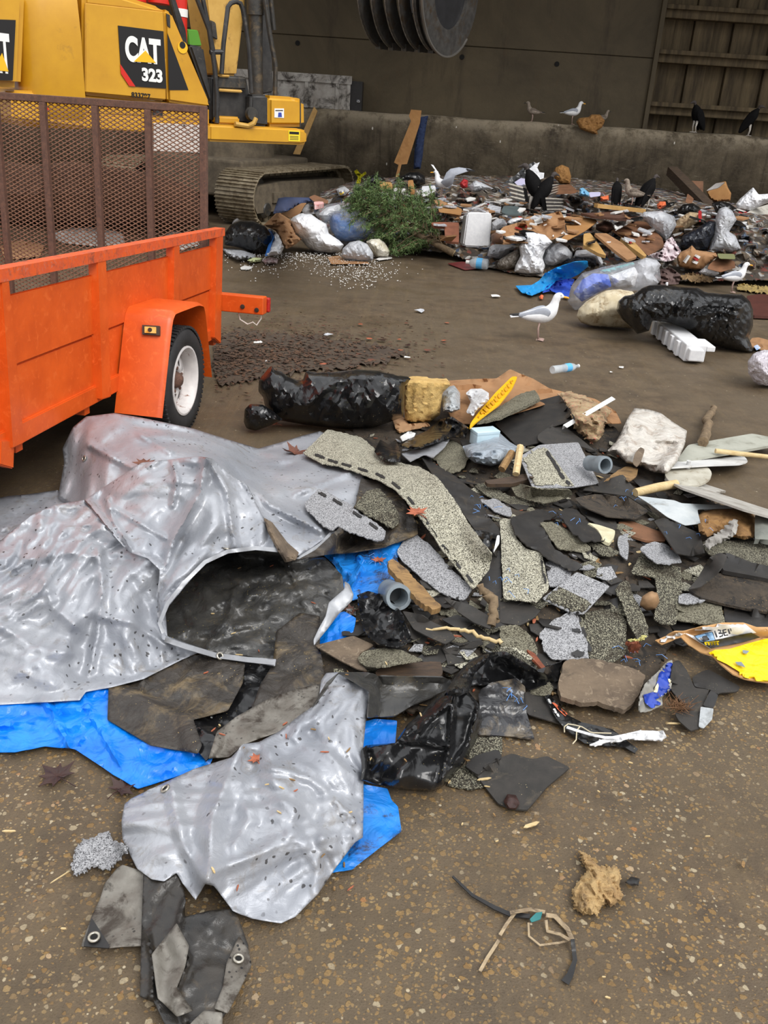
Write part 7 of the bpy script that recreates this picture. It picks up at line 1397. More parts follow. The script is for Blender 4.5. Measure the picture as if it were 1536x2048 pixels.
 S('dark_tub', 'grey-green plastic tub lid below the spread vulture', 'tub', zE((540, 475), (660, 480), (720, 505), (690, 550), (560, 545), (520, 530)), mat('grey_green', (84, 96, 96), (70, 80, 82), 10, .5), lift=.1, thick=.02)
 BK('white_bag', 'rounded white bag right of the foam cooler', 'bag', zE((440, 620), (480, 590), (540, 585), (575, 630), (540, 680), (480, 705), (436, 690)), M['white'], depth=.3, step=4, crum=(.12, .03)); BK('white_bag', 'second rounded white bag further right of foam cooler', 'bag', zE((570, 620), (600, 590), (660, 575), (710, 580), (660, 630), (600, 650)), M['white'], depth=.25, step=4, crum=(.1, .03))
 o = SH('cardboard_box', 'big flattened cardboard box with white labels in middle of heap', 'cardboard', zE((470, 800), (480, 720), (540, 655), (690, 612), (740, 570), (930, 545), (1030, 520), (1060, 580), (1070, 690), (1090, 705), (975, 760), (860, 800), (700, 790), (560, 805)), 'card', rigid=False, lift=.12, crum=(.5, .03), step=7)
 for q in (((800, 585), (865, 570), (880, 620), (812, 635)), ((875, 585), (910, 578), (915, 600), (885, 605)), ((880, 640), (915, 628), (912, 640), (885, 652)), ((960, 725), (972, 720), (970, 760), (962, 765)), ((1035, 705), (1055, 700), (1050, 725), (1035, 728))): sheet('label', zE(*q), M['paper'], o, .002, rigid=False, step=4, soft=0, update=False)
 sheet('stamp', zE((725, 640), (742, 635), (742, 660), (728, 665)), M['red'], o, .002, rigid=False, step=3, soft=0, update=False)
 SH('cardboard_flap', 'long cardboard flap fanning right of the flattened box', 'cardboard', zE((1060, 575), (1200, 570), (1330, 590), (1345, 610), (1240, 690), (1100, 765), (990, 790), (1090, 705)), M['or'], lift=.1)
 SH('leather_scrap', 'dark brown leathery scrap right of the cardboard flap', 'scrap', zE((1330, 640), (1400, 600), (1470, 620), (1490, 680), (1420, 720), (1330, 680)), 'brownb', rigid=False, pil=.08, step=4, lift=.04)
 SH('brown_bag', 'pink-brown cardboard end left of the flattened box', 'cardboard', zE((435, 720), (480, 700), (540, 720), (540, 800), (440, 800)), 'cardw', rigid=False, pil=.08, step=4, lift=.05)
 SH('wood_board', 'yellow wood board slanting beside big folded cardboard', 'wood', zE((1225, 715), (1280, 705), (1330, 770), (1420, 900), (1350, 880), (1225, 810)), M['yw'], thick=.04, lift=.1)
 SH('wood_board', 'second yellow wood board between folded cardboards', 'wood', zG((185, 750), (220, 735), (310, 790), (430, 920), (400, 925), (270, 830)), M['yw'], thick=.05, lift=.06)
 SH('cardboard_sheet', 'folded brown cardboard strip slanting in middle right of heap', 'cardboard', zG((-50, 715), (60, 715), (200, 800), (340, 930), (250, 960), (120, 860)), 'card', lift=.12, thick=.03)
 SH('cardboard_sheet', 'wide reddish brown cardboard under the grey film bag', 'cardboard', zG((100, 690), (300, 600), (420, 610), (570, 760), (590, 840), (440, 920), (300, 800), (180, 740)), 'cardw', lift=.06)
 SH('paper_scrap', 'torn white paper strip left of reddish brown cardboard', 'paper', zG((130, 625), (230, 590), (310, 600), (240, 640), (140, 690)), 'paper', rigid=False, crum=(.1, .04), step=4, lift=.08)
 BK('grey_bag', 'grey translucent bag draped over brown cardboard', 'bag', zG((350, 570), (400, 520), (560, 510), (680, 560), (700, 640), (640, 740), (600, 790), (560, 740), (500, 690), (420, 600)), M['film'], depth=.4, step=5, crum=(.15, .04))
 BK('insulation_roll', 'mouldy cream and brown roll beside navy bag', 'roll', zG((660, 660), (720, 580), (820, 520), (900, 530), (920, 600), (800, 670), (690, 740), (660, 720)), mat('mouldy_cream', (186, 164, 130), (122, 98, 72), 9, .9, 0, .5, 40), depth=.3, step=4, crum=(.1, .03))
 SH('red_strap', 'small red and yellow strip at end of mouldy roll', 'scrap', zG((895, 540), (905, 500), (930, 510), (930, 590), (910, 615)), 'red', lift=.06)
 BK('garbage_bag', 'navy-black garbage bag in front of the mouldy roll', 'garbage bag', zG((720, 830), (760, 730), (880, 670), (1000, 600), (1060, 610), (1050, 720), (980, 860), (890, 870), (760, 860)), mat('navy_bag', (30, 34, 44), (22, 25, 32), 6, .3, crinkle=.4), depth=.4, step=5, crum=(.14, .04))
 BK('clear_bag', 'clear plastic film draped tall beside the leaning board', 'bag', zG((1060, 560), (1090, 490), (1150, 470), (1210, 510), (1250, 590), (1180, 700), (1240, 740), (1290, 860), (1200, 890), (990, 880), (1030, 760)), M['film'], depth=.4, step=5, crum=(.15, .05))
 SH('paper_scrap', 'white and pink torn carton between grey bag and parcel', 'paper', zG((440, 920), (560, 880), (610, 780), (660, 745), (740, 880), (690, 950), (620, 975), (520, 950)), mat('pink_white', (216, 208, 210), (200, 180, 184), 9, .6), rigid=False, crum=(.15, .05), step=4, lift=.1)
 o = BK('parcel_box', 'crumpled brown parcel with white and red labels', 'box', zG((700, 940), (730, 890), (800, 860), (840, 825), (880, 870), (1060, 895), (1075, 930), (990, 990), (940, 1040), (870, 1051), (720, 1020)), M['card'], depth=.35, step=5, crum=(.2, .03), flat=4)
 yb = ygnd(*zG((870, 1051))[0], bz(*zG((870, 1051))[0])) - .26
 for q, m in ((((770, 980), (815, 920), (828, 925), (785, 992)), 'paper'), (((875, 930), (890, 915), (920, 930), (905, 950)), 'paper'), (((860, 950), (875, 938), (905, 955), (885, 970)), 'red'), (((850, 985), (865, 970), (900, 980), (885, 1000)), 'paper')):
  mb = MB(); P = [at_y(p[0], p[1], yb + .03) for p in zG(*q)]; mb.prism(P, (0, .1, 0)); mb.out('label', M[m], o)
 SH('cardboard_scrap', 'brown cardboard base right of the labelled parcel', 'cardboard', zG((1000, 1000), (1080, 930), (1230, 970), (1240, 1030), (1100, 1070), (980, 1040)), 'cardw', lift=.05); SH('green_scrap', 'olive green strip behind brown cardboard base', 'scrap', zG((1070, 900), (1230, 905), (1240, 950), (1090, 945)), mat('olive', (118, 120, 78)), lift=.05)
 BK('paper_bundle', 'white paper bundle in front of labelled parcel', 'paper', zI((900, 290), (950, 255), (1080, 280), (1090, 310), (1040, 335), (920, 320)), M['white'], depth=.2, step=3, crum=(.06, .02))
 SH('straw_scraps', 'patch of tan shredded straw between parcel and gull', 'straw', zI((720, 330), (800, 300), (950, 320), (1040, 350), (1020, 385), (900, 385), (760, 360)), mat('straw', (150, 122, 84), (92, 74, 52), 30, .9, 0, .8, 60), rigid=False, crum=(.08, .03), jag=1.5, step=4)
 SH('straw_scraps', 'yellowish shredded straw right of the gull by the leaning board', 'straw', zI((1240, 420), (1300, 400), (1420, 410), (1600, 440), (1600, 500), (1400, 470), (1260, 450)), mat('straw_yellow', (170, 146, 84), (98, 82, 52), 26, .9, 0, .8, 60), rigid=False, crum=(.08, .03), jag=1.5, step=4)
 SH('brown_sheet', 'dull mauve-brown sheet behind the clear blue bag', 'sheet', zI((490, 340), (540, 270), (640, 250), (740, 320), (720, 400), (560, 410)), mat('mauve_brown', (104, 84, 80), (88, 70, 66), 8, .6), rigid=False, crum=(.2, .04), step=4, lift=.03)
 SH('wood_board', 'reddish brown varnished board behind the big black bag', 'board', zI((1340, 510), (1450, 495), (1640, 500), (1640, 700), (1400, 690)), mat('varnished_red', (88, 48, 40), (72, 38, 32), 8, .45), lift=.0, thick=.03)
 T = BK('clear_bag', 'big clear bag stuffed with blue contents left of evergreen tree', 'bag', zJ((850, 200), (900, 150), (960, 120), (1070, 105), (1160, 115), (1250, 160), (1320, 230), (1350, 310), (1400, 330), (1408, 400), (1330, 420), (1230, 460), (1120, 470), (1000, 430), (950, 330), (890, 260)), M['clear'], depth=.7, step=5, crum=(.15, .04), base=(700, 497))
 BKin = bulk('contents', zJ((960, 200), (1010, 170), (1100, 160), (1200, 190), (1290, 250), (1340, 320), (1330, 390), (1240, 430), (1130, 440), (1050, 430), (990, 340)), mat('blue_contents', (66, 144, 226), (50, 120, 212), 5, .5, crinkle=.3), T, base=(700, 495), depth=.55, step=6, crum=(.15, .04)); bulk('contents', zJ((880, 210), (950, 150), (1060, 120), (1090, 180), (1000, 220), (940, 300)), M['white'], T, base=(690, 497), depth=.5, step=5, crum=(.12, .04))
 BK('white_bag', 'milky white bag leaning on the clear blue-filled bag', 'bag', zJ((640, 260), (680, 215), (740, 198), (820, 205), (880, 250), (950, 290), (970, 370), (1060, 430), (1100, 470), (1070, 520), (990, 540), (870, 530), (790, 490), (730, 420), (670, 370)), M['white'], depth=.6, step=5, crum=(.22, .035), base=(640, 505))
 for l, q in (('left', ((1075, 560), (1090, 500), (1150, 445), (1230, 430), (1300, 460), (1350, 540), (1350, 600), (1240, 608), (1120, 595))), ('right, yellowish', ((1290, 440), (1330, 420), (1400, 415), (1450, 450), (1490, 520), (1480, 570), (1380, 575), (1310, 500)))):
  BK('clear_bag', 'small clear knotted bag below the blue-filled bag, ' + l + ' one', 'bag', zJ(*q), M['film'] if l == 'left' else mat('yellowish_film', (206, 196, 168), (222, 218, 206), 9, .25, alpha=.9, crinkle=.5), depth=.35, step=4, crum=(.1, .03))
 BK('garbage_bag', 'round shiny black bag beside orange trailer corner', 'garbage bag', zJ((80, 470), (90, 360), (140, 290), (220, 260), (330, 265), (430, 310), (480, 380), (470, 470), (420, 560), (350, 550), (200, 490)), M['bag'], depth=.7, step=5, crum=(.14, .04), base=(540, 508))
 o = SH('paper_bag', 'open brown paper bag crumpled over the milky bag', 'bag', zJ((415, 300), (540, 180), (560, 200), (640, 250), (690, 380), (740, 420), (680, 470), (610, 505), (560, 440), (520, 350)), M['card'], rigid=False, lift=.2, crum=(.2, .05), step=4, pil=.15)
 SH('cardboard_scrap', 'brown cardboard slope behind open brown paper bag', 'cardboard', zJ((560, 200), (700, 90), (770, 85), (780, 120), (720, 200), (640, 240)), M['card'], lift=.4)
 SH('tote_bag', 'navy blue cloth bag at the excavator track foot', 'bag', zJ((495, 200), (540, 70), (600, 60), (820, 65), (840, 110), (740, 110), (600, 190)), 'denim', rigid=False, lift=.45, pil=.12, crum=(.15, .04), step=4)
 SH('dark_scrap', 'charcoal crumpled cloth above the milky white bag', 'cloth', zJ((740, 180), (770, 130), (800, 115), (880, 150), (850, 205), (760, 205)), 'bag', rigid=False, lift=.45, pil=.08, step=4)
 SH('red_box', 'small red and white carton behind the blue-filled bag', 'box', zJ((840, 100), (920, 95), (935, 115), (850, 130)), mat('red_white', (200, 60, 56), (228, 222, 218), 14, .5), lift=.5, thick=.04); SH('cardboard_scrap', 'reddish cardboard panel behind small red carton', 'cardboard', zJ((800, 60), (850, 40), (970, 90), (960, 115), (840, 95)), 'cardw', lift=.5)
 BK('white_bag', 'white bag peak behind the round black bag', 'bag', zJ((145, 290), (170, 230), (210, 218), (270, 260), (220, 275)), M['white'], depth=.2, step=3)
 SH('printed_bag', 'white bag with blue stripe under open brown paper bag', 'bag', zJ((430, 565), (480, 420), (450, 335), (480, 330), (540, 380), (590, 490), (560, 550)), M['white'], rigid=False, lift=.1, pil=.12, crum=(.12, .04), step=4); SH('blue_strap', 'bright blue strap edging the striped white bag', 'strap', zJ((425, 565), (470, 420), (455, 335), (470, 335), (500, 400), (450, 560)), mat('strap_blue', (44, 110, 190)), rigid=False, lift=.06, step=3)
 SH('clear_bag', 'pale pinkish bag flattened below the round black bag', 'bag', zJ((60, 500), (140, 500), (240, 505), (350, 560), (330, 590), (200, 600), (110, 560)), 'film', rigid=False, pil=.1, crum=(.1, .04), step=4); SH('wrapper', 'pale green wrapper on ground near trailer corner', 'wrapper', zJ((275, 600), (330, 575), (400, 580), (390, 610), (310, 622)), mat('pale_green', (196, 204, 156)), rigid=False, pil=.04, step=3, crum=(.06, .02)); SH('wrapper', 'red and clear wrapper right of the pale green one', 'wrapper', zJ((400, 600), (470, 570), (540, 590), (530, 625), (430, 635)), mat('red_clear', (150, 108, 110), (180, 170, 170), 10, .4), rigid=False, pil=.05, step=3, crum=(.06, .02)); SH('paper_scrap', 'white scrap with red spot lying nearest the trailer corner', 'paper', zJ((215, 660), (250, 645), (325, 655), (290, 678), (220, 676)), 'paper', rigid=False, step=3, crum=(.06, .01))
 SH('cardboard_scrap', 'flat tan cardboard strip in front of the small clear bags', 'cardboard', zJ((960, 570), (1060, 560), (1120, 605), (1300, 610), (1320, 628), (990, 630)), 'card', rigid=False, step=4); SH('paper_scrap', 'white flat paper right of the yellowish clear bag', 'paper', zJ((1370, 590), (1420, 570), (1510, 572), (1515, 582), (1400, 598)), 'paper', rigid=False, step=4)
 SH('maroon_folder', 'flat maroon folder lying in front of the foam cooler', 'folder', zH((60, 310), (180, 295), (330, 320), (360, 345), (200, 362)), 'maroon', thick=.006)
 p1 = at_z(*zH((222, 300, .09))[0]); p2 = at_z(*zH((390, 318, .09))[0]); d = p2 - p1; L = np.linalg.norm(d); d /= L; r = .07
 mb = MB(); mb.lathe([(0, L), (r * .8, L), (r, L * .95), (r, L * .4), (r * .8, L * .22), (r * .3, L * .08), (r * .3, 0), (0, 0)], p1, d, 18); b = mb.out('plastic_bottle', mat('clear_plastic', (196, 204, 208))); autosmooth(b); tag(b, 'clear plastic bottle with blue label on the maroon folder', 'bottle')
 mb = MB(); mb.lathe([(r * 1.01, L * .45), (r * 1.03, L * .46), (r * 1.03, L * .72), (r * 1.01, L * .73)], p1, d, 18); mb.F = mb.F[:-2]; mb.out('label', mat('bottle_label', (90, 170, 220)), b); mb = MB(); mb.lathe([(0, -.02), (r * .36, -.02), (r * .36, .03), (0, .03)], p1, d, 12); mb.out('cap', M['paper'], b)
 BK('grey_bag', 'grey-white flattened bag right of the clear bottle', 'bag', zH((380, 250), (400, 180), (440, 155), (580, 160), (615, 180), (540, 240), (480, 275), (400, 268)), M['film'], depth=.35, step=4, crum=(.12, .03))
 BK('dirty_bag', 'dirty grey-brown bag in front of grey-white flattened bag', 'bag', zH((460, 320), (480, 280), (560, 230), (640, 185), (650, 250), (620, 340), (540, 370), (480, 360)), mat('brown_film', (130, 122, 112), (104, 96, 86), 9, .35, crinkle=.5), depth=.3, step=4, crum=(.1, .03))
 BK('white_bag', 'tall crumpled white bag in front of the flattened cardboard box', 'bag', zH((600, 380), (610, 330), (650, 250), (640, 170), (680, 130), (690, 60), (760, 60), (850, 80), (910, 140), (850, 200), (830, 270), (850, 330), (830, 390), (720, 405)), M['white'], depth=.4, step=4, crum=(.12, .05, 4))
 BK('tied_bag', 'tied grey-blue bag beside the tall crumpled white bag', 'bag', zH((735, 180), (770, 135), (830, 125), (920, 150), (900, 280), (830, 280), (760, 240)), mat('blue_grey_film', (170, 180, 192), (150, 160, 174), 9, .3, crinkle=.5), depth=.35, step=4, crum=(.1, .03)); BK('tied_bag', 'round tied whitish bag with knot facing the camera', 'bag', zH((830, 280), (850, 200), (910, 160), (960, 138), (1030, 180), (1072, 230), (1060, 280), (990, 300), (920, 330), (850, 330)), M['film'], depth=.4, step=4, crum=(.12, .03))
 BK('food_container', 'white plastic container lid right of the round tied bag', 'container', zH((1080, 260), (1100, 205), (1180, 200), (1270, 225), (1300, 260), (1330, 330), (1290, 330), (1250, 270), (1140, 270)), M['white'], depth=.25, step=4); BK('garbage_bag', 'dark navy bag behind the bright blue sheet', 'garbage bag', zH((980, 320), (1020, 275), (1110, 260), (1200, 265), (1260, 280), (1270, 335), (1180, 330), (1000, 335)), mat('navy_bag', (30, 34, 44)), depth=.3, step=4, crum=(.1, .03))
 SH('blue_sheet', 'bright sky-blue plastic sheet left of the clear blue bag', 'sheet', zH((610, 490, .0), (740, 485, .02), (800, 450, .05), (850, 390, .1), (950, 340, .16), (1080, 300, .2), (1190, 288, .22), (1200, 335, .2), (1120, 400, .14), (1060, 430, .1), (940, 450, .08), (880, 510, .04), (740, 570), (660, 545)), 'blue', rigid=False, lift=.02, step=4, crum=(.2, .02), thick=.006)
 SH('blue_sheet', 'royal-blue folded sheet behind the big gull head', 'sheet', zH((830, 550), (860, 500), (930, 450), (1000, 415), (1090, 440), (1060, 500), (1040, 590), (960, 560), (900, 530)), 'blue2', rigid=False, lift=.02, step=4, crum=(.2, .03))
 SH('bright_scrap', 'small orange-red scrap beside the big gull neck', 'scrap', zH((800, 580), (820, 560), (838, 570), (830, 600), (808, 600)), mat('litter_orange', (222, 110, 66)), rigid=False, pil=.03, step=3)
 T = BK('clear_bag', 'large clear bag with blue and white contents behind white sack', 'bag', zB((625, 690), (640, 620), (690, 560), (790, 530), (930, 505), (980, 490), (1040, 510), (1050, 590), (1010, 640), (940, 640), (800, 650), (730, 700), (660, 730)), M['clear'], depth=.6, step=5, crum=(.18, .03), base=(1150, 620))
 bulk('contents', zB((650, 650), (690, 590), (740, 560), (810, 565), (825, 620), (760, 650), (690, 690)), mat('blue_bundle', (58, 104, 214), (46, 88, 200), 5, .5), T, base=(1150, 620), depth=.55, step=5, crum=(.15, .03)); bulk('contents', zB((815, 570), (930, 530), (945, 560), (930, 620), (850, 635), (830, 620)), M['white'], T, base=(1190, 615), depth=.56, step=5, crum=(.15, .03)); bulk('contents', zB((770, 548), (925, 510), (930, 522), (800, 565)), mat('teal_strip', (60, 150, 150)), T, base=(1190, 612), depth=.58, step=4)
 BK('white_bag', 'sheer white film bag behind the large clear bag', 'bag', zI((340, 200), (420, 160), (520, 185), (560, 230), (490, 320), (540, 390), (330, 440), (300, 380)), M['film'], depth=.4, step=5, crum=(.15, .04))
 BK('rice_sack', 'soiled cream sack lying left of the big black bag', 'sack', zH((1105, 740), (1120, 680), (1180, 620), (1260, 570), (1340, 530), (1450, 520), (1560, 540), (1620, 640), (1640, 780), (1560, 840), (1400, 835), (1240, 825), (1140, 790)), mat('soiled_sack', (206, 196, 172), (184, 170, 140), 6, .8, 0, .4, 40, dirt=(140, 118, 84), dscale=9, dlo=.5, dhi=.66), depth=.55, step=5, crum=(.2, .03))
 B = BK('garbage_bag', 'largest glossy black garbage bag lying right of the cream sack', 'garbage bag', zI((150, 640), (165, 560), (220, 515), (300, 500), (380, 440), (450, 415), (560, 410), (700, 430), (900, 440), (960, 480), (1100, 495), (1300, 500), (1370, 560), (1400, 640), (1400, 780), (1360, 900), (1420, 1030), (1370, 1065), (1280, 1040), (1140, 1000), (900, 920), (760, 800), (600, 750), (480, 740), (450, 830), (340, 860), (290, 800), (200, 720)), M['bag'], depth=.75, step=5, crum=(.2, .05, 4), base=(1400, 690), ridges=[(zI((820, 640), (1000, 590), (1280, 620)), .06, 10), (zI((860, 700), (1100, 650), (1250, 690)), .06, 9), (zI((300, 520), (290, 700), (310, 820)), .06, 10), (zI((440, 640), (600, 700), (760, 720)), .06, 10), (zI((960, 480), (800, 560), (700, 680)), .05, 10)])
 sf = mat('styrofoam', (238, 238, 238)); z0 = 0.0
 a = at_z(*zI((470, 850, 0))[0]); b = at_z(*zI((760, 1110, 0))[0]); d = b - a; L = np.linalg.norm(d); d /= L; s_ = np.array([-d[1], d[0], 0]); s_ = s_ if s_[0] > 0 else -s_; fr = (np.stack([d, s_, np.array([0, 0, 1])], 1), a)
 mb = MB(fr); mb.box((0, 0, 0), (L, .19, .16), .012); sp = mb.out('foam_strip', sf); tag(sp, 'white foam packing strip with ribbed side before the big black bag', 'foam')
 for k in range(5): mb = MB(fr); mb.box((.06 + k * L / 5.4, -.03, .01), (.06 + k * L / 5.4 + L * .07, .0, .145), .006); mb.out('rib', sf, sp)
 mb = MB(fr); mb.box((L * .96, .02, .02), (L * 1.06, .15, .13), .012); mb.out('end_block', sf, sp); mb = MB(fr); mb.box((L * .72, .19, .1), (L * 1.0, .27, .15), .01); mb.out('side_lip', sf, sp)
 BK('clear_bag', 'pinkish clear bag cut by the right frame edge on open ground', 'bag', zI((1355, 1220), (1350, 1110), (1400, 1040), (1480, 1010), (1640, 1000), (1640, 1340), (1480, 1340), (1410, 1300)), mat('pink_film', (214, 208, 212), (194, 188, 196), 7, .3, alpha=.9, crinkle=.5), depth=.5, step=5, crum=(.12, .04))
 SH('cardboard_scrap', 'torn printed carton scrap above pinkish clear bag', 'cardboard', zI((1365, 930), (1390, 895), (1450, 890), (1640, 940), (1640, 1010), (1440, 1000), (1380, 970)), 'card', rigid=False, crum=(.1, .03), step=4)
 SH('paper_scrap', 'blue-white printed scrap on the torn printed carton', 'paper', zI((1405, 970), (1440, 955), (1470, 985), (1430, 1005)), mat('blue_white', (120, 160, 214), (226, 226, 230), 20, .5), rigid=False, step=3, lift=.01)
 o = BK('white_stick', 'small white stick standing up on the big black bag', 'stick', zI((545, 350), (570, 345), (565, 400), (550, 430), (538, 425)), M['white'], depth=.03, step=3, base=zI((550, 420))[0])
 o.location.y = -.3 + o.location.y
 evergreen()
 o = bulk('dirt_mound', [(-120, 452), (-100, 330), (-20, 318), (60, 330), (150, 322), (260, 340), (330, 352), (392, 380), (420, 452)], mat('red_brown_dirt', (98, 72, 54), (76, 56, 44), 5, .9, 0, .8, 20, .03, c3=(118, 90, 68)), None, base=(200, 452), depth=2.0, step=9, crum=(.5, .12)); tag(o, 'low brown dirt mound behind the mesh ramp gate', 'dirt')
 for lb, q in (('long white plastic sheet on the ground behind the mesh gate', [(95, 470), (140, 456), (200, 455), (245, 466), (250, 488), (190, 492), (130, 486)]), ('small white paper behind the mesh gate near trailer corner', [(320, 478), (345, 462), (385, 468), (400, 490), (360, 500)]), ('tan cardboard on the ground behind mesh gate at far left', [(0, 492), (40, 480), (90, 490), (80, 512), (10, 520)])):
  o = sheet('ground_sheet', q, M['paper'] if 'white' in lb else M['card'], None, .004, rigid=False, crum=(.3, .05), step=6); tag(o, lb, 'litter')
 mat('vulture_black', (14, 13, 14), (20, 19, 19), 20, .85, 0, .3, 60, spec=.12); mat('feather_mid', (70, 66, 64), rough=.8); pale = mat('feather_pale', (196, 190, 178), (170, 164, 152), 20, .8)
 g = at_z(1074, 680); gull(g, 2, .47, 'white gull standing alone on the open wet ground')
 g = at_z(1462, 585); gull(g, 6, .4, 'grey-winged gull standing beside the leaning board')
 g = at_z(1238, 545, .02); gull(g, 168, .46, 'gull looking left over the top of the large clear bag'); g = at_z(1285, 548, .02); gull(g, 172, .44, 'gull with lowered head half hidden by sheer white film')
 L = at_y(1145, 233, 18.75); L[2] = 1.787; gull(L, 8, .42, 'white gull standing on the concrete wall')
 L = at_y(1066, 228, 18.75); L[2] = 1.787; gull(L, 175, .36, 'dull brown gull stretching on concrete wall, leftmost bird there', brown=True)
 L = at_y(1205, 236, 18.95); L[2] = 1.787; gull(L, 15, .3, 'small brownish gull on wall behind crumpled brown paper', brown=True)
 L = at_y(716, 208, 18.75); L[2] = 1.787; gull(L, 95, .34, 'gull perched beside weathered white metal bin')
 g = at_z(1263, 415, bz(1263, 415)); gull(g, 175, .42, 'brown young gull between two vultures on the heap', brown=True)
 p = zD((1262, 352))[0]; z = bz(*p) + .02; g = at_z(p[0], p[1], z); T = gull(g, 168, .38, 'gull with both wings raised on top of the heap', spread=True)
 Yg = g[1]; gw = mat('gull_white', (232, 232, 232)); gg = mat('gull_grey', (160, 164, 172)); bk_ = mat('feather_black', (24, 23, 24))
 def wing(outl, Y, m, tip):
  P = [at_y(q[0], q[1], Y + (q[2] if len(q) > 2 else 0)) for q in outl]; n = len(P); c = sum(P) / n; V = P + [p + np.array([0, .03, .0]) for p in P] + [c - np.array([0, .04, 0]), c + np.array([0, .06, 0])]
  Fs = [(i, (i + 1) % n, 2 * n) for i in range(n)] + [(n + (i + 1) % n, n + i, 2 * n + 1) for i in range(n)] + [(i, n + i, n + (i + 1) % n, (i + 1) % n) for i in range(n)]
  w = link_mesh('wing', V, Fs, m, T);
  if tip: mb = MB(); mb.prism([at_y(q[0], q[1], Y - .012 + q[2]) for q in tip], (0, .05, 0)); mb.out('wing_tip', bk_, w)
 wing(zD((1255, 215), (1280, 190), (1310, 120), (1350, 85), (1430, 70), (1530, 85), (1560, 95), (1480, 105), (1420, 130), (1380, 180), (1370, 235), (1310, 265)), Yg - .12, gg, [(a, b, 0.0) for a, b in zD((1500, 82), (1580, 100), (1585, 112), (1510, 104))])
 wing(zD((1245, 180), (1200, 100), (1160, 42), (1185, 50), (1225, 110), (1250, 150)), Yg + .12, gw, None)
 for px, py, hd, lb in ((1391, 248, 205, 'black vulture perched on the concrete wall, left one of two'), (1499, 256, -25, 'black vulture perched on the concrete wall, right one of two')):
  L = at_y(px, py, 18.72); L[2] = 1.787; vulture(L, hd, .56, lb)
 p = zG((410, 495))[0]; vulture(at_z(p[0], p[1], bz(*p) + .01), 30, .52, 'black vulture with raised head on the heap near the wall')
 p = zG((130, 470))[0]; vulture(at_z(p[0], p[1], bz(*p) + .01), 85, .42, 'dark crouching vulture with head down beside orange wrapper', lean=.12)
 p = zE((770, 545))[0]; q = at_z(p[0], p[1], bz(*p)); T, fr = vulture(q, 165, .72, 'black vulture with both striped wings spread over the heap', fans=(1,)); Y = q[1]
 fan_wing(T, zE((740, 330), (760, 450)), zE((580, 285), (600, 412)), Y - .12, pale, 8); fan_wing(T, zE((780, 330), (820, 430)), zE((1020, 290), (1010, 360)), Y - .1, pale, 8, Yt=Y - .2)
 p = zE((870, 540))[0]; q = at_z(p[0], p[1], bz(*p)); T, fr = vulture(q, 25, .6, 'second vulture with one striped wing down beside the spread-winged one', fans=(1,))
 fan_wing(T, zE((860, 410), (880, 520)), zE((1058, 420), (1052, 518)), q[1] - .15, pale, 8)
 build_litter(rs, M)
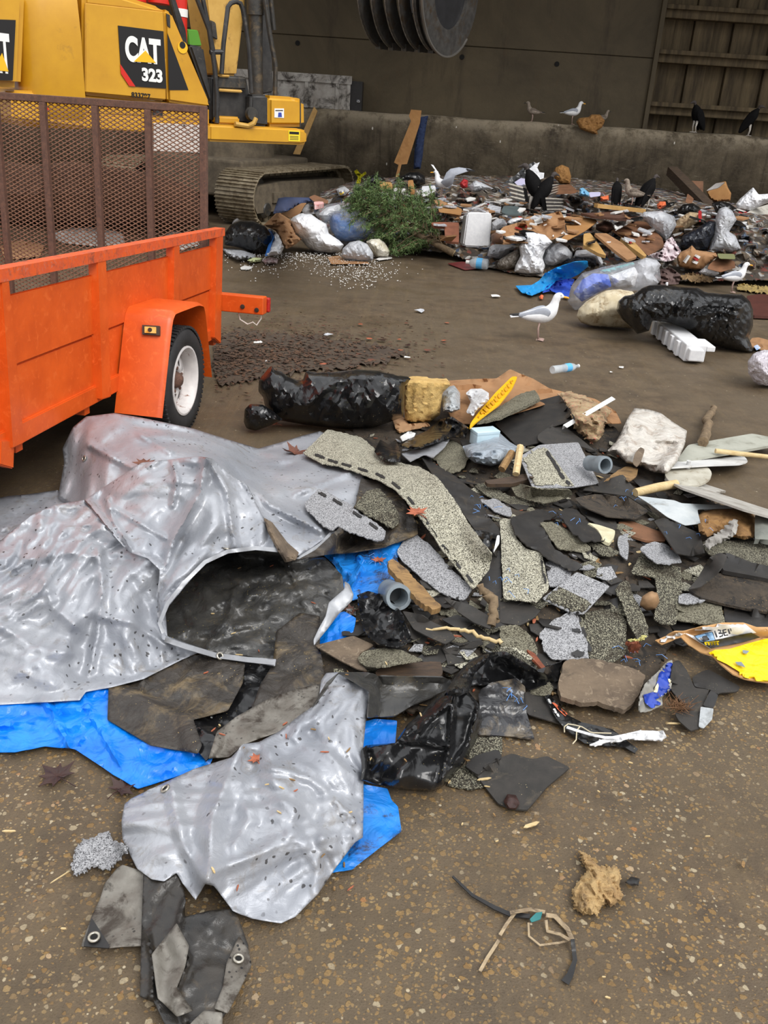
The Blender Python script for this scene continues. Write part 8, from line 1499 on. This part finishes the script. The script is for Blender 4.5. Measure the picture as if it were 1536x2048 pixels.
def build_litter(rs, M):
 def scrap(name, label, cat, group, px, py, s, m, lump, seed):
  r = np.random.RandomState(seed); z = bz(px, py); c = at_z(px, py, z); n = 7; V = [c + np.array([0, 0, lump * s])]
  for k in range(n):
   a = 2 * PI * k / n + r.rand() * .5; R = s * r.uniform(.55, 1.1); V.append(c + np.array([R * math.cos(a), R * math.sin(a), s * r.uniform(.0, .55) * lump + .004]))
  V.append(c + np.array([0, 0, .001])); Fs = [(0, 1 + k, 1 + (k + 1) % n) for k in range(n)] + [(n + 1, 1 + (k + 1) % n, 1 + k) for k in range(n)]
  o = link_mesh(name, V, Fs, m, None, False); tag(o, label, cat, group); return o
 def plate(name, label, cat, group, px, py, sz, m, seed, th=.004, asp=1.0):
  r = np.random.RandomState(seed); c = at_z(px, py, bz(px, py) + .006 + sz * .12); n = r.randint(4, 7); a0 = r.rand() * 6.3; yaw = r.rand() * PI; tx, ty = r.normal(0, .16, 2); V = []
  for k in range(n):
   a = a0 + 2 * PI * (k + r.uniform(-.25, .25)) / n; R = sz * r.uniform(.6, 1.1); x, y = R * math.cos(a), R * math.sin(a) * asp; x, y = x * math.cos(yaw) - y * math.sin(yaw), x * math.sin(yaw) + y * math.cos(yaw)
   V.append(c + np.array([x, y, x * tx + y * ty + r.uniform(0, .1) * sz]))
  V += [v - np.array([0, 0, th]) for v in V]; Fs = [tuple(range(n)), tuple(range(2 * n - 1, n - 1, -1))] + [((k + 1) % n, k, n + k, n + (k + 1) % n) for k in range(n)]
  o = link_mesh(name, V, Fs, m, None, False); tag(o, label, cat, group)
 kinds = [('paper_scrap', 'small crumpled white scrap in the litter of the heap along the wall', 'paper', 'white scraps in the wall heap', M['paper'], 90, .1), ('cardboard_scrap', 'small brown scrap in the litter of the heap along the wall', 'cardboard', 'brown scraps in the wall heap', M['card'], 46, .13), ('film_scrap', 'small grey plastic scrap in the litter of heap along the wall', 'plastic', 'grey film scraps in the wall heap', M['film'], 60, .12), ('wrapper', 'small red wrapper scrap in the litter of heap along the wall', 'wrapper', 'red wrappers in the wall heap', M['red'], 14, .05), ('dark_scrap', 'small black scrap in the litter of the heap along the wall', 'scrap', 'black scraps in the wall heap', M['bag'], 40, .14)]
 k0 = 100
 for nm, lb, ct, gp, m, cnt, s in kinds:
  for i in range(cnt):
   px = rs.uniform(690, 1500); lo = 385 + (px - 690) * .03; hi = 470 + (px - 690) * .03; py = rs.uniform(lo, hi) if rs.rand() < .7 else rs.uniform(lo, lo + 40); k0 += 1; plate(nm, lb, ct, gp, px, py, s * rs.uniform(.5, 1.3), m, k0, .02, .7)
 free = np.argwhere(~COVER & inside(np.stack([_gx.ravel(), _gy.ravel()], 1), np.array([(650, 900), (800, 850), (960, 815), (1230, 850), (1420, 1000), (1530, 1060), (1530, 1270), (1300, 1290), (1100, 1395), (720, 1400), (640, 1300)])).reshape(COVER.shape))
 for i in range(330):
  j, k = free[rs.randint(len(free))]; px, py = OX + k * BS, OY + j * BS; k0 += 1; q = i % 6
  if q < 2: plate('asphalt_scrap', 'black asphalt shard among the shingles of the roof heap', 'asphalt scrap', 'asphalt shards in the roof heap', px, py, rs.uniform(.02, .075), (GM['felt_dark'], GM['felt'])[i % 2], k0)
  elif q < 4: plate('shingle_scrap', 'broken granulated shingle shard in the roof heap', 'shingle scrap', 'shingle shards in the roof heap', px, py, rs.uniform(.02, .065), (GM['speck'], GM['moss'], GM['grey'], GM['beige'])[i % 4], k0)
  else: plate('wood_chip', 'tan or brown wood splinter among the shingles of the roof heap', 'wood chip', 'wood chips in the roof heap', px, py, rs.uniform(.01, .035), (GM['wood_pale'], GM['wood'], GM['leaf_red'], GM['wood_dark'])[i % 4], k0, .003, .35)
 def splinter(px, py, ang, L, w, m, label, name='wood_chip', cat='wood chip', group=None):
  c = at_z(px, py, bz(px, py) + .003); d = np.array([math.cos(ang), math.sin(ang), 0]); e = np.array([-d[1], d[0], 0]); mb = MB()
  mb.prism([c - d * L / 2, c - d * L * .3 + e * w / 2, c + d * L * .35 + e * w * .4, c + d * L / 2, c + d * L * .2 - e * w / 2, c - d * L * .35 - e * w * .35], (0, 0, .003)); o = mb.out(name, m); tag(o, label, cat, group); return o
 splinter(*z7((1255, 985))[0], .5, .06, .014, GM['wood_pale'], 'pale wood splinter on wet ground below flat dark square'); splinter(*zP((595, 1142))[0], .1, .055, .008, GM['wood_pale'], 'straight pale wood splinter below grey roofing sheet'); splinter(*z7((1028, 765))[0], .3, .05, .01, GM['wood_pale'], 'pale splinter on left corner of flat dark square'); splinter(*z8((1420, 1005))[0], 1.2, .03, .01, GM['wood'], 'single tan seed-like chip at far right front')
 splinter(18, 1663, .1, .04, .008, GM['wood_pale'], 'pale sliver of wood at left frame edge on the wet ground'); splinter(120, 1755, .9, .06, .003, GM['wood_pale'], 'thin dry straw left of the grey granulated scrap')
 for i in range(46):
  px, py = rs.uniform(20, 1520), rs.uniform(1500, 2040)
  if 130 < px < 820 and py < 2040 and px < 760: continue
  splinter(px, py, rs.uniform(0, PI), rs.uniform(.008, .02), rs.uniform(.003, .006), GM['wood_pale'] if i % 2 else GM['wood'], 'tiny wood chip scattered on the wet foreground ground', group='tiny wood chips on the foreground ground')
 tarp = [(590, 950), (400, 1080), (150, 1330), (500, 1560), (620, 1500), (560, 1600), (660, 1640), (460, 1700), (350, 1280), (700, 1000)]
 for i in range(40):
  px, py = (rs.uniform(400, 720), rs.uniform(1380, 1780)) if i % 2 else (rs.uniform(400, 960), rs.uniform(1130, 1560))
  splinter(px, py, rs.uniform(0, PI), rs.uniform(.012, .03), rs.uniform(.003, .006), (GM['leaf_red'], GM['wood_pale'], GM['wood'])[i % 3], 'tiny leaf or wood fleck stuck on the tarps and lining', 'fleck', 'fleck', 'flecks on the tarps')
 for i in range(26):
  px, py = rs.uniform(470, 900), rs.uniform(640, 730); scrap('dead_leaf', 'small brown dead leaf on the dark leaf litter behind long black bag', 'leaf', 'dead leaves behind the long black bag', px, py, rs.uniform(.02, .045), (GM['leaf'], GM['leaf_red'], GM['leaf_dark'])[i % 3], .3, 900 + i)
 for px, py, s, m, lb in ((840, 624, .07, M['film'], 'grey crushed plastic scrap alone on the open ground'), (992, 594, .06, M['paper'], 'pale twisted scrap left of the standing gull'), (1243, 736, .03, M['paper'], 'small pale scrap on open ground below foam packing strip'), (1222, 745, .02, M['paper'], 'tiny white chip left of the small pale scrap'), (516, 687, .05, M['paper'], 'white leaf-like scrap on the leaf litter near trailer'), (532, 724, .035, M['paper'], 'white crumpled bit behind the long black bag'), (655, 672, .06, M['film'], 'pale crumpled tissue standing in leaf litter'), (814, 716, .03, M['paper'], 'pale round scrap right of the leaf litter')):
  scrap('litter_scrap', lb, 'scrap', None, px, py, s, m, .5, int(px))
 o = sheet('soil_patch', [(428, 690), (470, 655), (560, 668), (650, 672), (760, 690), (820, 705), (780, 722), (690, 738), (600, 742), (500, 760), (440, 770), (425, 730)], mat('dark_soil', (58, 46, 36), (74, 61, 47), 9, .9, 0, .3, 40, .01), None, .004, rigid=False, jag=3, step=8, crum=(.1, .006)); tag(o, 'dark soil patch under the leaf litter beside the trailer', 'soil', None, 'stuff')
 V = []; Fs = []
 for i in range(2000):
  px = 430 + abs(rs.normal(0, 200)); py = rs.normal(712 - (px - 430) * .06, 30)
  if py < 600 or px > 900: continue
  c = at_z(px, py, bz(px, py) + .003); a = rs.rand() * 6.3; s = rs.uniform(.008, .032); k = len(V)
  for j, r in enumerate((1, .5, 1, .5)): V.append(c + np.array([s * r * math.cos(a + j * PI / 2), s * r * math.sin(a + j * PI / 2), rs.uniform(0, .014)]))
  Fs += [(k, k + 1, k + 2), (k, k + 2, k + 3)]
 o = link_mesh('leaf_litter', V, Fs, mat('leaf_litter', (58, 40, 29), (92, 64, 42), 6, .8, c3=(36, 27, 21)), None, False); tag(o, 'dark crushed leaf litter on the ground behind the long black bag', 'leaf litter', None, 'stuff')
 V = []; Fs = []
 for i in range(1100):
  if i % 3: px, py = rs.normal(600, 90), 505 + abs(rs.normal(0, 18))
  else: px, py = rs.normal(715, 40), rs.normal(545, 16)
  if px < 448: continue
  c = at_z(px, py, .006); s = rs.uniform(.004, .011); k = len(V); V += [c + s * np.array(q) for q in ((1, 0, 0), (-1, 0, 0), (0, 1, 0), (0, -1, 0), (0, 0, .9), (0, 0, -.3))]
  Fs += [tuple(k + j for j in f) for f in ((0, 2, 4), (2, 1, 4), (1, 3, 4), (3, 0, 4), (2, 0, 5), (1, 2, 5), (3, 1, 5), (0, 3, 5))]
 o = link_mesh('foam_crumbs', V, Fs, M['paper'], None, False); tag(o, 'white foam crumbs sprinkled on ground in front of the clear bags', 'foam crumbs', None, 'stuff')
 V = []; Fs = []; mb = MB()
 for i in range(70):
  q = [(1010, 1160), (1150, 1040), (1250, 1000), (960, 1010), (745, 1120), (1030, 1390), (1265, 1310), (1370, 1060)][i % 8]; px, py = rs.normal(q[0], 18), rs.normal(q[1], 12); c = at_z(px, py, bz(px, py) + .006); a = rs.rand() * 6.3; L = rs.uniform(.015, .05); d = np.array([math.cos(a), math.sin(a), .0]) * L
  mb.tube([c - d / 2, c + np.array([rs.normal(0, L * .2), rs.normal(0, L * .2), .012]), c + d / 2], .0011, 4)
 o = mb.out('blue_threads', GM['thread']); tag(o, 'frayed blue tarp threads strewn over the shingles', 'threads', None, 'stuff')
 maple_leaf(592, 905, .09, 2.3, GM['leaf'], 'big curled brown maple leaf on silver tarp near curved shingle', curl=.5); maple_leaf(834, 1026, .06, .6, GM['leaf_red'], 'orange-red leaf lying on the big curved shingle strip'); maple_leaf(115, 1553, .07, 1.0, GM['leaf_dark'], 'dark wet maple leaf lying below the blue tarp strip', curl=.15); maple_leaf(243, 1578, .055, -.6, GM['leaf_dark'], 'crumpled brown leaf at lower tip of blue tarp strip', curl=.4)
 maple_leaf(288, 928, .05, .3, GM['leaf'], 'brown leaf caught in back fold of silver tarp', curl=.4); maple_leaf(757, 1122, .035, .2, GM['leaf_red'], 'red shredded leaf on folded blue tarp with threads', curl=.5); maple_leaf(513, 1520, .03, .5, GM['leaf_red'], 'tiny reddish leaf on torn silver tarp near its hem', curl=.3); maple_leaf(548, 848, .05, 1.2, GM['leaf_red'], 'orange leaf stem bit before twisted end of long black bag', curl=.3)
 maple_leaf(702, 1222, .04, 1.9, GM['leaf'], 'dull brown leaf beside the bright blue tarp flap', curl=.5)
build_setting(); build_light()
build_trailer(); build_excavator()
heap_mounds(); build_mounds(); build_front(); build_back()
